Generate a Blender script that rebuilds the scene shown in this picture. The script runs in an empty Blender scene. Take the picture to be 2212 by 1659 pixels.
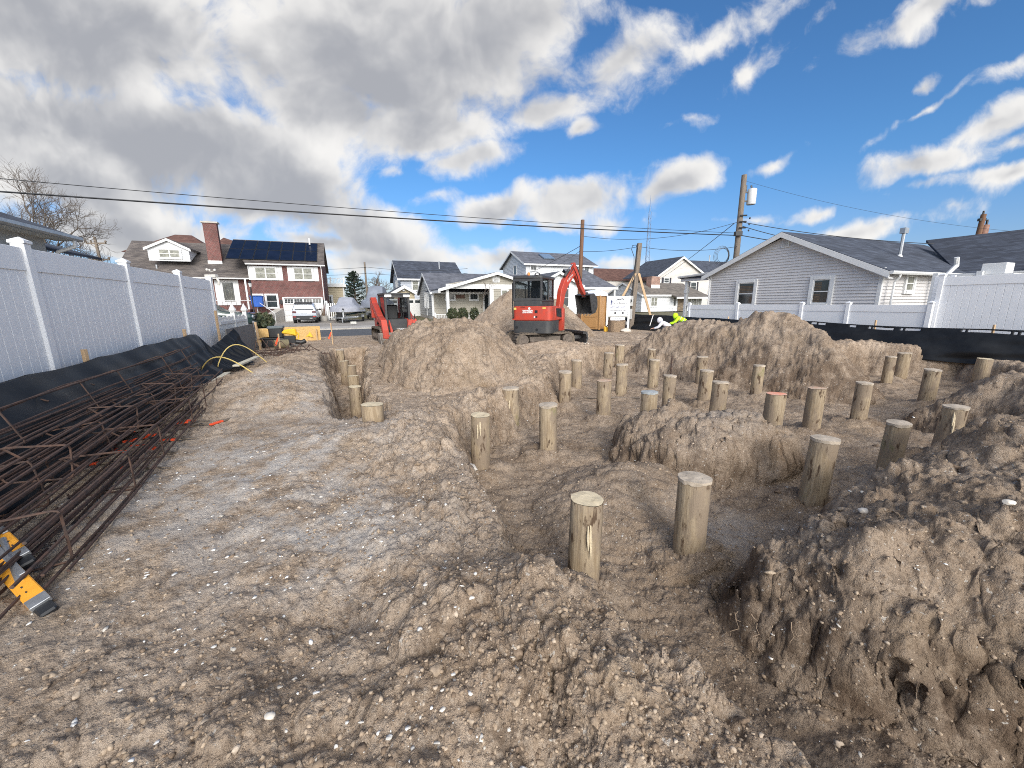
import bpy, math, random
import numpy as np
from mathutils import Vector, Matrix
rnd = random.Random(7)
sc = bpy.context.scene
R = math.radians
# ---------------------------------------------------------------- camera
CAMH = 1.65; PITCH = R(11.86); ROLL = R(0.5); FPX = 831.0
cam = bpy.data.cameras.new("camera"); camo = bpy.data.objects.new("camera", cam)
sc.collection.objects.link(camo); sc.camera = camo
cam.sensor_width = 36.0; cam.lens = 36.0 * FPX / 2212.0
cam.clip_start = 0.05; cam.clip_end = 8000
camo.matrix_world = Matrix.Translation((0, 0, CAMH)) @ Matrix.Rotation(R(90) - PITCH, 4, 'X') @ Matrix.Rotation(-ROLL, 4, 'Z')
# site axes: S runs along the street, L runs along the lot away from the photographer
TH = R(22.5); CS, SN = math.cos(TH), math.sin(TH)
def SL(s, t, z=0.0): return Vector((s * CS - t * SN, s * SN + t * CS, z))
def ray(x, y):
    u = (x - 1106) / FPX; v = -(y - 829.5) / FPX
    c, s = math.cos(ROLL), math.sin(ROLL)
    u2 = u * c + v * s; v2 = -u * s + v * c
    return Vector((u2, math.cos(PITCH) + v2 * math.sin(PITCH), -math.sin(PITCH) + v2 * math.cos(PITCH)))
def gnd(x, y, z=0.0):
    r = ray(x, y); k = (z - CAMH) / r.z
    return Vector((r.x * k, r.y * k, z))
def atY(x, y, Y):
    r = ray(x, y); k = Y / r.y
    return Vector((r.x * k, Y, CAMH + r.z * k))
def fp(x, y, t):          # survey a point of a facade plane at distance t along the lot -> (s, z)
    r = ray(x, y); k = t / (-r.x * SN + r.y * CS)
    return (r.x * CS + r.y * SN) * k, CAMH + r.z * k
def sp(x, y, s):          # the same for a plane parallel to the lot side -> (t, z)
    r = ray(x, y); k = s / (r.x * CS + r.y * SN)
    return (-r.x * SN + r.y * CS) * k, CAMH + r.z * k
# ---------------------------------------------------------------- light, exposure
SUN_EL = R(27); SUN_DIR = Vector((math.sin(R(166)) , math.cos(R(166)), 0)) * math.cos(SUN_EL) + Vector((0, 0, math.sin(SUN_EL)))
sun = bpy.data.lights.new("sun", 'SUN'); sun.energy = 1.1; sun.angle = R(16); sun.color = (1.0, 0.93, 0.84)
suno = bpy.data.objects.new("sun", sun); sc.collection.objects.link(suno)
suno.rotation_euler = SUN_DIR.to_track_quat('Z', 'Y').to_euler(); suno.location = (0, -20, 30)
sc.view_settings.view_transform = 'Standard'; sc.view_settings.look = 'None'
sc.view_settings.exposure = 0.93; sc.view_settings.gamma = 1.0
sc.cycles.pixel_filter_type = 'BLACKMAN_HARRIS'; sc.cycles.filter_width = 1.0; sc.cycles.use_denoising = False; sc.cycles.use_adaptive_sampling = False
# ---------------------------------------------------------------- sky with clouds
world = bpy.data.worlds.new("World"); sc.world = world; world.use_nodes = True
wt = world.node_tree; wt.nodes.clear()
def wn(t, **k):
    n = wt.nodes.new(t)
    for a, b in k.items(): setattr(n, a, b)
    return n
def wl(a, b): wt.links.new(a, b)
def wmath(op, a, b=None, c=None, clamp=False):
    n = wn('ShaderNodeMath', operation=op, use_clamp=clamp)
    for i, q in enumerate((a, b, c)):
        if q is None: continue
        if isinstance(q, (int, float)): n.inputs[i].default_value = q
        else: wl(q, n.inputs[i])
    return n.outputs[0]
def wvec(op, a, b=None, sc_=None):
    n = wn('ShaderNodeVectorMath', operation=op)
    for i, q in enumerate((a, b)):
        if q is None: continue
        if isinstance(q, tuple): n.inputs[i].default_value = q
        else: wl(q, n.inputs[i])
    if sc_ is not None: n.inputs[3].default_value = sc_
    return n.outputs['Value'] if op in ('LENGTH', 'DOT_PRODUCT') else n.outputs[0]
def wnoise(vec, scale, detail=8, rough=0.55, dist=0.0, out='Fac'):
    n = wn('ShaderNodeTexNoise'); n.inputs['Scale'].default_value = scale; n.inputs['Detail'].default_value = detail
    n.inputs['Roughness'].default_value = rough; n.inputs['Distortion'].default_value = dist; wl(vec, n.inputs['Vector'])
    return n.outputs[out]
def wramp(f, a, b, lo=0.0, hi=1.0):
    n = wn('ShaderNodeMapRange', interpolation_type='SMOOTHSTEP'); wl(f, n.inputs[0])
    for i, q in enumerate((a, b, lo, hi)): n.inputs[1 + i].default_value = q
    return n.outputs[0]
def wmix(f, a, b):
    n = wn('ShaderNodeMix', data_type='RGBA')
    if isinstance(f, (int, float)): n.inputs['Factor'].default_value = f
    else: wl(f, n.inputs['Factor'])
    for k, q in (('A', a), ('B', b)):
        s_ = [i for i in n.inputs if i.name == k and i.type == 'RGBA'][0]
        if isinstance(q, tuple): s_.default_value = q
        else: wl(q, s_)
    return [o for o in n.outputs if o.type == 'RGBA'][0]
sky = wn('ShaderNodeTexSky', sky_type='NISHITA'); sky.sun_disc = False
sky.sun_elevation = SUN_EL; sky.sun_rotation = math.atan2(SUN_DIR.x, SUN_DIR.y)
sky.air_density = 1.0; sky.dust_density = 0.6; sky.ozone_density = 1.6; sky.altitude = 10
SKYK = 0.0535
tc = wn('ShaderNodeTexCoord'); DIR = tc.outputs['Generated']
sep = wn('ShaderNodeSeparateXYZ'); wl(DIR, sep.inputs[0])
dx, dy, dz = sep.outputs
zz = wmath('ADD', wmath('MAXIMUM', dz, 0.0), 0.16)
cpl = wn('ShaderNodeCombineXYZ'); wl(wmath('DIVIDE', dx, zz), cpl.inputs[0]); wl(wmath('DIVIDE', dy, zz), cpl.inputs[1])
CP = cpl.outputs[0]                                   # position on the cloud deck
yy = wmath('MAXIMUM', dy, 0.02)
tp = wn('ShaderNodeCombineXYZ'); wl(wmath('DIVIDE', dx, yy), tp.inputs[0]); wl(wmath('DIVIDE', dz, yy), tp.inputs[1])
G0 = tp.outputs[0]                                    # direction as slopes from due north
wob = wn('ShaderNodeTexNoise'); wob.inputs['Scale'].default_value = 3.2; wob.inputs['Detail'].default_value = 5; wl(G0, wob.inputs['Vector'])
G = wvec('ADD', G0, wvec('SCALE', wvec('SUBTRACT', wob.outputs['Color'], (0.5, 0.5, 0.5)), None, 0.16))
def blobs(lst):
    acc = None
    for (px, py, rx, ry, rot, w) in lst:
        r = ray(px, py); k = 1.0 / 848.0
        m = wn('ShaderNodeMapping', vector_type='TEXTURE')
        m.inputs['Location'].default_value = (r.x / r.y, r.z / r.y, 0)
        m.inputs['Rotation'].default_value = (0, 0, R(rot)); m.inputs['Scale'].default_value = (rx * k, ry * k, 1)
        wl(G, m.inputs['Vector'])
        q = wmath('MULTIPLY', wmath('SUBTRACT', 1.0, wvec('LENGTH', m.outputs[0])), w)
        acc = q if acc is None else wmath('SMOOTH_MAX', acc, q, 0.12)
    return acc
COV = [(200, 60, 560, 200, -8, 1.0), (120, 300, 440, 180, -14, 1.2), (480, 340, 330, 130, -14, 1.1), (800, 110, 440, 190, -6, 1.1),
       (700, 250, 220, 100, -25, .9), (930, 290, 190, 90, 10, .9), (1085, 50, 235, 100, 15, .9), (1180, 235, 118, 48, 10, .8),
       (560, 420, 280, 80, -12, 1.0), (820, 500, 170, 66, -20, .9), (1330, 125, 200, 60, 25, .48), (1570, 60, 230, 44, 30, .5),
       (1640, 130, 130, 40, 35, .5), (1990, 40, 240, 42, 25, .6), (2130, 10, 120, 30, 20, .4), (1258, 278, 46, 26, 10, .6), (1000, 362, 130, 40, 14, .8),
       (1065, 448, 125, 40, 12, .9), (940, 440, 60, 22, 10, .4), (1250, 432, 175, 56, 8, .9), (1460, 405, 115, 38, 22, .7), (1310, 470, 90, 26, 5, .5),
       (1210, 482, 46, 18, 5, .5), (1060, 552, 110, 44, 8, .7), (280, 490, 300, 70, -4, .9), (680, 515, 150, 30, -6, .7),
       (1660, 352, 80, 20, 22, .45), (1990, 362, 160, 36, 8, .8), (2190, 385, 110, 30, 12, .7), (1860, 485, 150, 32, 8, .7), (1760, 447, 70, 16, 22, .45),
       (2160, 275, 200, 34, 30, .5), (1990, 248, 120, 14, 32, .4), (1985, 190, 55, 18, 24, .45), (2190, 150, 90, 24, 30, .45), (2210, 310, 80, 24, 24, .5),
       (1400, 470, 40, 16, 10, .3), (1330, 560, 90, 26, 4, .45), (1990, 405, 110, 20, 5, .35), (800, 560, 160, 44, 0, .6), (850, 385, 60, 24, 0, .4), (1480, 270, 60, 16, 10, .25), (1610, 480, 70, 14, 6, .3), (2070, 450, 60, 18, 10, .3), (930, 560, 90, 30, 0, .5)]
DARK = [(330, 330, 420, 95, -16, 1.0), (760, 180, 260, 100, -8, 1.0), (60, 60, 320, 120, -5, .8), (560, 400, 230, 60, -12, .8), (1000, 110, 220, 70, 5, .7),
        (130, 480, 220, 60, 0, .5), (1250, 466, 150, 20, 6, .4), (1060, 470, 90, 14, 4, .3), (1990, 395, 130, 14, 4, .3), (820, 530, 130, 30, -12, .6), (1230, 150, 130, 50, 20, .4)]
cov = blobs(COV); dark = blobs(DARK)
nA = wnoise(CP, 1.1, 9, 0.55, 0.2)
nB = wnoise(G, 5.0, 9, 0.6, 0.15)
nC = wnoise(wvec('ADD', G, (0.012, 0.045, 0.0)), 5.0, 4, 0.5, 0.15)
nB2 = wnoise(G, 5.0, 4, 0.5, 0.15)
nD = wnoise(G, 2.2, 5, 0.5, 0.1)
front = wramp(dy, 0.02, 0.25)
ngen = wramp(nA, 0.40, 0.66, -0.3, 0.8)               # broken cloud everywhere else round the sky
covall = wmath('ADD', wmath('MULTIPLY', cov, front), wmath('MULTIPLY', ngen, wmath('SUBTRACT', 1.0, front)))
covc = wmath('ADD', wmath('MINIMUM', covall, 0.42), wramp(covall, 0.4, 0.8, 0.0, 0.28))
nE = wnoise(G, 17.0, 7, 0.6, 0.1)
thick = wmath('ADD', wmath('ADD', covc, wmath('MULTIPLY', wmath('SUBTRACT', nE, 0.5), 0.42)), wmath('ADD', wmath('MULTIPLY', wmath('SUBTRACT', nA, 0.5), 0.35), wmath('MULTIPLY', wmath('SUBTRACT', nB, 0.5), 1.5)))
alpha = wramp(thick, 0.03, 0.47)
relief = wmath('MULTIPLY', wmath('SUBTRACT', nB2, nC), -2.1)
mass = wramp(covall, 0.25, 0.7, 0.0, 0.30)
grey = wramp(wmath('ADD', wmath('ADD', wmath('ADD', mass, wmath('MULTIPLY', thick, 0.30)), wmath('MULTIPLY', wmath('MAXIMUM', dark, -0.25), 0.42)), wmath('ADD', relief, wmath('MULTIPLY', wmath('SUBTRACT', nD, 0.5), 0.9))), -0.25, 0.95)
white = (0.505, 0.495, 0.478, 1); dgrey = (0.222, 0.227, 0.243, 1)
cloudcol = wmix(grey, white, dgrey)
skyc = wn('ShaderNodeVectorMath', operation='SCALE'); wl(sky.outputs[0], skyc.inputs[0]); skyc.inputs[3].default_value = SKYK
tint = wmix(wramp(dz, 0.0, 0.30), (0.80, 0.92, 1.30, 1), (0.62, 1.08, 1.50, 1))
skyt = wvec('MULTIPLY', skyc.outputs[0], tint)
final0 = wmix(wmath('MULTIPLY', alpha, 0.97), skyt, cloudcol)
halo = wmath('MULTIPLY', wmath('POWER', wmath('MAXIMUM', wvec('DOT_PRODUCT', DIR, tuple(SUN_DIR)), 0.0), 4.0), 1.9)   # glow added round the veiled sun behind the photographer, to brighten the ground
hl = wn('ShaderNodeVectorMath', operation='SCALE'); hl.inputs[0].default_value = (1.0, 0.95, 0.87); wl(halo, hl.inputs[3])
final = wvec('ADD', final0, hl.outputs[0])
bg = wn('ShaderNodeBackground'); wl(final, bg.inputs[0]); bg.inputs[1].default_value = 1.0
wo = wn('ShaderNodeOutputWorld'); wl(bg.outputs[0], wo.inputs[0])
# ---------------------------------------------------------------- helpers
def c(r, g, b):
    f = lambda q: ((q / 255 + 0.055) / 1.055) ** 2.4 if q > 10 else q / 255 / 12.92
    return (f(r), f(g), f(b))
MATS = {}
def nt(m):
    return m.node_tree, (lambda t, **k: [m.node_tree.nodes.new(t)][0])
def mat(name, col, rough=0.6, metal=0.0, var=0.15, scale=5.0, bump=0.0, bscale=30.0, col2=None, spec=0.5, stretch=None, trans=0.0, sheen=0):
    if name in MATS: return MATS[name]
    m = bpy.data.materials.new(name); m.use_nodes = True; t = m.node_tree; N = t.nodes; K = t.links
    b = N['Principled BSDF']; b.inputs['Roughness'].default_value = rough; b.inputs['Metallic'].default_value = metal
    b.inputs['Specular IOR Level'].default_value = spec; b.inputs['Transmission Weight'].default_value = trans
    tcn = N.new('ShaderNodeTexCoord'); mp = N.new('ShaderNodeMapping'); K.new(tcn.outputs['Object'], mp.inputs['Vector'])
    if stretch: mp.inputs['Scale'].default_value = stretch
    no = N.new('ShaderNodeTexNoise'); no.inputs['Scale'].default_value = scale; no.inputs['Detail'].default_value = 7; no.inputs['Roughness'].default_value = 0.65
    K.new(mp.outputs[0], no.inputs['Vector'])
    cr = N.new('ShaderNodeValToRGB'); K.new(no.outputs['Fac'], cr.inputs[0])
    a = col2 if col2 else tuple(q * (1 - var) for q in col); d = col if col2 else tuple(min(1, q * (1 + var)) for q in col)
    cr.color_ramp.elements[0].position = 0.32; cr.color_ramp.elements[1].position = 0.66
    cr.color_ramp.elements[0].color = (*a, 1); cr.color_ramp.elements[1].color = (*d, 1)
    K.new(cr.outputs[0], b.inputs['Base Color'])
    if bump:
        n2 = N.new('ShaderNodeTexNoise'); n2.inputs['Scale'].default_value = bscale; n2.inputs['Detail'].default_value = 5; K.new(mp.outputs[0], n2.inputs['Vector'])
        bp = N.new('ShaderNodeBump'); bp.inputs['Strength'].default_value = bump; bp.inputs['Distance'].default_value = 0.02
        K.new(n2.outputs['Fac'], bp.inputs['Height']); K.new(bp.outputs[0], b.inputs['Normal'])
    MATS[name] = m; return m
def brickmat(name, c1, c2, mortar, bw=0.22, bh=0.075, mort=0.012, zscale=1.0, rough=0.85, bump=0.4):
    if name in MATS: return MATS[name]
    m = bpy.data.materials.new(name); m.use_nodes = True; t = m.node_tree; N = t.nodes; K = t.links; b = N['Principled BSDF']
    b.inputs['Roughness'].default_value = rough
    tcn = N.new('ShaderNodeTexCoord'); sp_ = N.new('ShaderNodeSeparateXYZ'); K.new(tcn.outputs['Object'], sp_.inputs[0])
    ad = N.new('ShaderNodeMath'); ad.operation = 'ADD'; K.new(sp_.outputs[0], ad.inputs[0]); K.new(sp_.outputs[1], ad.inputs[1])
    mz = N.new('ShaderNodeMath'); mz.operation = 'MULTIPLY'; K.new(sp_.outputs[2], mz.inputs[0]); mz.inputs[1].default_value = zscale
    cb = N.new('ShaderNodeCombineXYZ'); K.new(ad.outputs[0], cb.inputs[0]); K.new(mz.outputs[0], cb.inputs[1])
    br = N.new('ShaderNodeTexBrick'); K.new(cb.outputs[0], br.inputs['Vector']); br.inputs['Scale'].default_value = 1.0
    br.inputs['Brick Width'].default_value = bw; br.inputs['Row Height'].default_value = bh; br.inputs['Mortar Size'].default_value = mort
    br.inputs['Color1'].default_value = (*c1, 1); br.inputs['Color2'].default_value = (*c2, 1); br.inputs['Mortar'].default_value = (*mortar, 1)
    br.inputs['Mortar Smooth'].default_value = 0.3; br.inputs['Bias'].default_value = 0.0
    no = N.new('ShaderNodeTexNoise'); no.inputs['Scale'].default_value = 1.3; no.inputs['Detail'].default_value = 8; K.new(tcn.outputs['Object'], no.inputs['Vector'])
    mr = N.new('ShaderNodeMapRange'); K.new(no.outputs['Fac'], mr.inputs[0]); mr.inputs[1].default_value = .3; mr.inputs[2].default_value = .7; mr.inputs[3].default_value = .72; mr.inputs[4].default_value = 1.25
    vs = N.new('ShaderNodeVectorMath'); vs.operation = 'SCALE'; K.new(br.outputs['Color'], vs.inputs[0]); K.new(mr.outputs[0], vs.inputs[3])
    K.new(vs.outputs[0], b.inputs['Base Color'])
    bp = N.new('ShaderNodeBump'); bp.inputs['Strength'].default_value = bump; bp.inputs['Distance'].default_value = 0.01; bp.invert = True
    K.new(br.outputs['Fac'], bp.inputs['Height']); K.new(bp.outputs[0], b.inputs['Normal'])
    MATS[name] = m; return m
def link(o): sc.collection.objects.link(o); return o
def tag(o, label=None, cat=None, group=None, kind=None):
    if label: o['label'] = label
    if cat: o['category'] = cat
    if group: o['group'] = group
    if kind: o['kind'] = kind
    return o
def thing(name, label, cat, loc=(0, 0, 0), rz=0.0, group=None):
    o = bpy.data.objects.new(name, None); o.empty_display_size = 0.1; link(o)
    o.location = loc; o.rotation_euler = (0, 0, rz); return tag(o, label, cat, group)
class MB:
    def __init__(s): s.v = []; s.f = []; s.m = []; s.cm = 0; s.T = None
    def add(s, vs, fs):
        b = len(s.v)
        for q in vs:
            q = Vector(q); s.v.append(tuple(s.T @ q) if s.T else tuple(q))
        for f in fs: s.f.append(tuple(b + i for i in f)); s.m.append(s.cm)
        return s
    def poly(s, pts): return s.add(pts, [tuple(range(len(pts)))])
    def hexa(s, p): return s.add(p, [(0, 3, 2, 1), (4, 5, 6, 7), (0, 1, 5, 4), (1, 2, 6, 5), (2, 3, 7, 6), (3, 0, 4, 7)])
    def box(s, x0, x1, y0, y1, z0, z1):
        return s.hexa([(x0, y0, z0), (x1, y0, z0), (x1, y1, z0), (x0, y1, z0), (x0, y0, z1), (x1, y0, z1), (x1, y1, z1), (x0, y1, z1)])
    def prism(s, pts, d):          # planar polygon pushed along d
        n = len(pts); d = Vector(d); a = [Vector(p) for p in pts]
        return s.add(a + [p + d for p in a], [tuple(range(n))[::-1], tuple(range(n, 2 * n))] + [(i, (i + 1) % n, n + (i + 1) % n, n + i) for i in range(n)])
    def tube(s, pts, r, n=8, caps=True, closed=False):
        pts = [Vector(p) for p in pts]; k = len(pts); rs = r if isinstance(r, (list, tuple)) else [r] * k
        rings = []; prev = None
        for i, p in enumerate(pts):
            a = pts[i - 1] if (i > 0 or closed) else p; b = pts[(i + 1) % k] if (i < k - 1 or closed) else p
            d = (b - a).normalized() if (b - a).length > 1e-9 else Vector((0, 0, 1))
            if prev is None: u = d.orthogonal().normalized()
            else:
                u = prev - d * prev.dot(d); u = u.normalized() if u.length > 1e-6 else d.orthogonal().normalized()
            prev = u; w = d.cross(u)
            rings.append([p + (u * math.cos(2 * math.pi * j / n) + w * math.sin(2 * math.pi * j / n)) * rs[i] for j in range(n)])
        return s.loft(rings, caps and not closed, closed)
    def loft(s, rings, caps=True, closed=False):
        n = len(rings[0]); vs = [p for g in rings for p in g]; fs = []
        for i in range(len(rings) if closed else len(rings) - 1):
            i2 = (i + 1) % len(rings)
            for j in range(n): fs.append((i * n + j, i * n + (j + 1) % n, i2 * n + (j + 1) % n, i2 * n + j))
        if caps: fs += [tuple(range(n))[::-1], tuple(range((len(rings) - 1) * n, len(rings) * n))]
        return s.add(vs, fs)
    def lathe(s, prof, n=16, o=(0, 0, 0), axis='z'):
        o = Vector(o); rings = []
        for r_, z in prof:
            g = []
            for j in range(n):
                a = 2 * math.pi * j / n; x, y = r_ * math.cos(a), r_ * math.sin(a)
                g.append(o + (Vector((x, y, z)) if axis == 'z' else Vector((z, x, y)) if axis == 'x' else Vector((y, z, x))))
            rings.append(g)
        return s.loft(rings)
    def ball(s, o, r, n=12):
        r = r if isinstance(r, (tuple, list)) else (r, r, r); o = Vector(o); k = n // 2
        return s.loft([[o + Vector((r[0] * math.sin(math.pi * i / k) * math.cos(2 * math.pi * j / n), r[1] * math.sin(math.pi * i / k) * math.sin(2 * math.pi * j / n), -r[2] * math.cos(math.pi * i / k))) for j in range(n)] for i in [.08] + list(range(1, k)) + [k - .08]])
    def build(s, name, mats, parent=None, smooth=False, bevel=0.0, label=None, seg=1):
        me = bpy.data.meshes.new(name); me.from_pydata(s.v, [], s.f); mats = mats if isinstance(mats, (list, tuple)) else [mats]
        for m in mats: me.materials.append(m)
        me.polygons.foreach_set('material_index', [min(i, len(mats) - 1) for i in s.m])
        if smooth:
            me.polygons.foreach_set('use_smooth', [True] * len(me.polygons)); me.set_sharp_from_angle(angle=R(42))
        me.update(); o = link(bpy.data.objects.new(name, me))
        if parent: o.parent = parent
        if bevel:
            b = o.modifiers.new('bevel', 'BEVEL'); b.width = bevel; b.segments = seg; b.limit_method = 'ANGLE'; b.angle_limit = R(40)
        if label: o['label'] = label
        return o
def copy_tree(o, parent=None):
    q = o.copy(); link(q); q.parent = parent
    for ch in list(o.children): copy_tree(ch, q)
    return q
def text_mesh(name, body, size, m, parent, M4, depth=0.003, align='CENTER'):
    cu = bpy.data.curves.new(name, 'FONT'); cu.body = body; cu.size = size; cu.extrude = depth; cu.align_x = align; cu.align_y = 'CENTER'; cu.resolution_u = 2
    to = bpy.data.objects.new(name, cu); link(to); dg = bpy.context.evaluated_depsgraph_get()
    me = bpy.data.meshes.new_from_object(to.evaluated_get(dg)); bpy.data.objects.remove(to); bpy.data.curves.remove(cu)
    me.name = name; me.materials.clear(); me.materials.append(m); me.transform(M4)
    o = link(bpy.data.objects.new(name, me)); o.parent = parent; return o
# walls: a frame is (origin, u, n); points are given as (u, z, outwards)
class Fr:
    def __init__(s, o, u, n): s.o = Vector(o); s.u = Vector(u); s.n = Vector(n)
    def p(s, u, z, d=0.0): return s.o + s.u * u + s.n * d + Vector((0, 0, z))
    def box(s, mb, u0, u1, z0, z1, d0, d1):
        P = s.p; q = [P(u0, z0, d1), P(u1, z0, d1), P(u1, z0, d0), P(u0, z0, d0), P(u0, z1, d1), P(u1, z1, d1), P(u1, z1, d0), P(u0, z1, d0)]
        mb.hexa(q); return mb
def span(poly, z):
    xs = []
    for i in range(len(poly)):
        (x0, z0), (x1, z1) = poly[i], poly[(i + 1) % len(poly)]
        if abs(z1 - z0) < 1e-9:
            if abs(z - z0) < 1e-6: xs += [x0, x1]
        elif min(z0, z1) - 1e-9 <= z <= max(z0, z1) + 1e-9: xs.append(x0 + (x1 - x0) * (z - z0) / (z1 - z0))
    return (min(xs), max(xs)) if xs else None
def lap(mb, fr, poly, h=0.13, d=0.02):
    z = min(p[1] for p in poly); zt = max(p[1] for p in poly)
    while z < zt - 1e-4:
        z1 = min(z + h, zt); a = span(poly, z + 1e-5); b = span(poly, z1 - 1e-5)
        if a and b:
            P = fr.p
            g = h * .16; zg = min(z + g, z1); e = span(poly, zg) or a; mb.add([P(e[0], zg, d), P(e[1], zg, d), P(b[1], z1, 0), P(b[0], z1, 0), P(e[0], zg, -.004), P(e[1], zg, -.004), P(a[0], z, -.004), P(a[1], z, -.004)], [(0, 1, 2, 3), (4, 5, 1, 0), (6, 7, 5, 4)])
        z = z1
    return mb
def wallpoly(mb, fr, poly): mb.poly([fr.p(u, z, 0) for u, z in poly]); return mb
# ================================================================ terrain
PILES = [  # px, top, width px, end material, label
 (1265, 1078, 72, 0, 'nearest tall pile, with a clean yellow sawn top'), (1502, 1030, 73, 1, 'thick brown pile just behind and right of the nearest pile'), (1775, 947, 66, 2, 'tall tilted pile rising behind the tip of the near dirt bank'),
 (1938, 912, 56, 1, 'pile with dark bark patches on the right, left of the widest capped pile'), (2060, 877, 60, 2, 'wide pile with a splayed pale cap in front of the grey clod heap'), (1185, 873, 40, 1, 'smooth mud-coated pile between the bank and the clod bank'),
 (1035, 897, 43, 0, 'pile standing closest to the left edge of the pit'), (1105, 838, 36, 1, 'muddy pile with a split side at the foot of the flat-topped heap'), (1307, 822, 32, 5, 'streaked pile with a faint orange mark in the middle of the pit'),
 (1403, 846, 36, 4, 'short pile with a grey top half buried behind the clod bank'), (1675, 850, 47, 3, 'short stout pile with a bright orange sprayed top'), (1765, 838, 42, 5, 'tall pile with a reddish top right of the orange-topped stump'),
 (1868, 826, 38, 2, 'clean grey-green pile at the toe of the three-peaked heap'), (1640, 789, 27, 1, 'dark-footed pile standing alone before the three-peaked heap'), (1555, 825, 36, 1, 'short split pile touching a taller pile on its left'),
 (1526, 800, 31, 2, 'taller pile of the touching pair, pale top'), (1448, 811, 29, 1, 'plain pile with a ragged splinter at its top, right of the grey-topped short pile'), (1344, 787, 25, 2, 'pale pile behind and right of the faintly orange-marked one'),
 (1413, 777, 24, 2, 'pale-topped pile overlapping the one behind it'), (1221, 802, 28, 1, 'pile with a dark notch at the right toe of the flat-topped heap'), (1247, 778, 22, 2, 'narrow pile right behind the notched pile'),
 (1314, 762, 20, 1, 'brown pile far back in the pit below the excavator blade'), (1340, 745, 21, 1, 'mud-caked farthest pile set into the back wall of the pit'), (1408, 754, 17, 1, 'thin far pile hidden behind a pale-topped one'),
 (1518, 770, 24, 1, 'pile at the left foot of the three-peaked heap behind the touching pair'), (1925, 770, 26, 1, 'yellow-brown pile leaning beside a taller green pile, right back'), (1954, 762, 31, 1, 'tall greenish pile at the right back of the pit'),
 (2015, 798, 40, 2, 'dark-streaked pile with a thin pale rim behind the grey clod heap'), (2127, 775, 38, 0, 'pile almost buried in the right back bank'), (766, 835, 28, 0, 'tall pile in the left trench with torn bark'),
 (806, 873, 50, 0, 'fat stump with a wide pale top at the near end of the left trench'), (763, 812, 25, 0, 'third pile back in the left trench, with a bright yellow top'), (758, 790, 20, 0, 'slim pale-topped pile in the left trench, second from its far end'),
 (743, 780, 20, 0, 'pile tucked behind the slim one in the left trench'), (735, 755, 18, 1, 'mud-covered pile at the far end of the left trench'), (1040, 1107, 22, 1, 'broken stub sticking out of the near pit edge')]
PTZ = {30: .30, 35: -.32, 29: -.03, 31: -.03, 32: -.1, 33: -.05, 34: .1, 22: .22}
PPOS = [gnd(q[0], q[1], PTZ.get(i, .15)) for i, q in enumerate(PILES)]
_perm = np.random.RandomState(3).permutation(4096)
def _h(ix, iy, seed): return _perm[(ix + _perm[(iy + seed * 131) & 4095]) & 4095]
_ga = np.random.RandomState(5).rand(4096) * 2 * np.pi; _gx, _gy = np.cos(_ga), np.sin(_ga)
def pn(x, y, seed=0):
    ix = np.floor(x).astype(np.int64); iy = np.floor(y).astype(np.int64); fx = x - ix; fy = y - iy
    def g(a, b):
        k = _h(ix + a, iy + b, seed); return _gx[k] * (fx - a) + _gy[k] * (fy - b)
    u = fx * fx * fx * (fx * (fx * 6 - 15) + 10); v = fy * fy * fy * (fy * (fy * 6 - 15) + 10)
    a = g(0, 0); b = g(1, 0); c_ = g(0, 1); d = g(1, 1)
    return (a + (b - a) * u) * (1 - v) + (c_ + (d - c_) * u) * v
def fbm(x, y, f, oct=4, seed=0, gain=0.5):
    s = np.zeros_like(x); a = 1.0
    for o in range(oct): s += a * pn(x * f + 17.3 * o, y * f - 9.1 * o, seed + o); f *= 2.03; a *= gain
    return s
_wr = np.random.RandomState(9); _wx, _wy, _wh = _wr.rand(4096), _wr.rand(4096), _wr.rand(4096)
def clods(x, y, f, seed=0, dens=1.0):      # rounded lumps: each cell may hold one dome
    X = x * f; Y = y * f; ix = np.floor(X).astype(np.int64); iy = np.floor(Y).astype(np.int64); out = np.zeros_like(x)
    for a in (-1, 0, 1):
        for b in (-1, 0, 1):
            k = _h(ix + a, iy + b, seed); hh = _wh[k]
            d2 = (ix + a + _wx[k] - X) ** 2 + (iy + b + _wy[k] - Y) ** 2
            r = 0.25 + 0.5 * _wh[(k * 7 + 3) & 4095]; t = 1 - d2 / (r * r)
            out = np.maximum(out, np.where((t > 0) & (hh < dens), r * np.sqrt(np.maximum(t, 0)), 0))
    return out / f
_g3 = np.random.RandomState(12).normal(size=(4096, 3)); _g3 /= np.linalg.norm(_g3, axis=1)[:, None]
def pn3(x, y, z, seed=0):
    ix, iy, iz = (np.floor(q).astype(np.int64) for q in (x, y, z)); fx, fy, fz = x - ix, y - iy, z - iz
    def g(a, b, c_):
        k = _perm[(_h(ix + a, iy + b, seed) + iz + c_) & 4095]; return _g3[k, 0] * (fx - a) + _g3[k, 1] * (fy - b) + _g3[k, 2] * (fz - c_)
    f = lambda t: t * t * t * (t * (t * 6 - 15) + 10)
    u, v, w = f(fx), f(fy), f(fz); L_ = lambda a, b, t: a + (b - a) * t
    return L_(L_(L_(g(0, 0, 0), g(1, 0, 0), u), L_(g(0, 1, 0), g(1, 1, 0), u), v), L_(L_(g(0, 0, 1), g(1, 0, 1), u), L_(g(0, 1, 1), g(1, 1, 1), u), v), w)
def fb3(x, y, z, f, oct, seed):
    s = np.zeros_like(x); a = 1.0
    for o in range(oct): s += a * pn3(x * f, y * f, z * f + 3.7 * o, seed + o); f *= 2.1; a *= .55
    return s
def rid3(x, y, z, f, oct, seed):
    s = np.zeros_like(x); a = 1.0
    for o in range(oct): s += a * (.35 - np.abs(pn3(x * f, y * f, z * f + 5.1 * o, seed + o)) * 1.4); f *= 2.1; a *= .55
    return s
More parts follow.
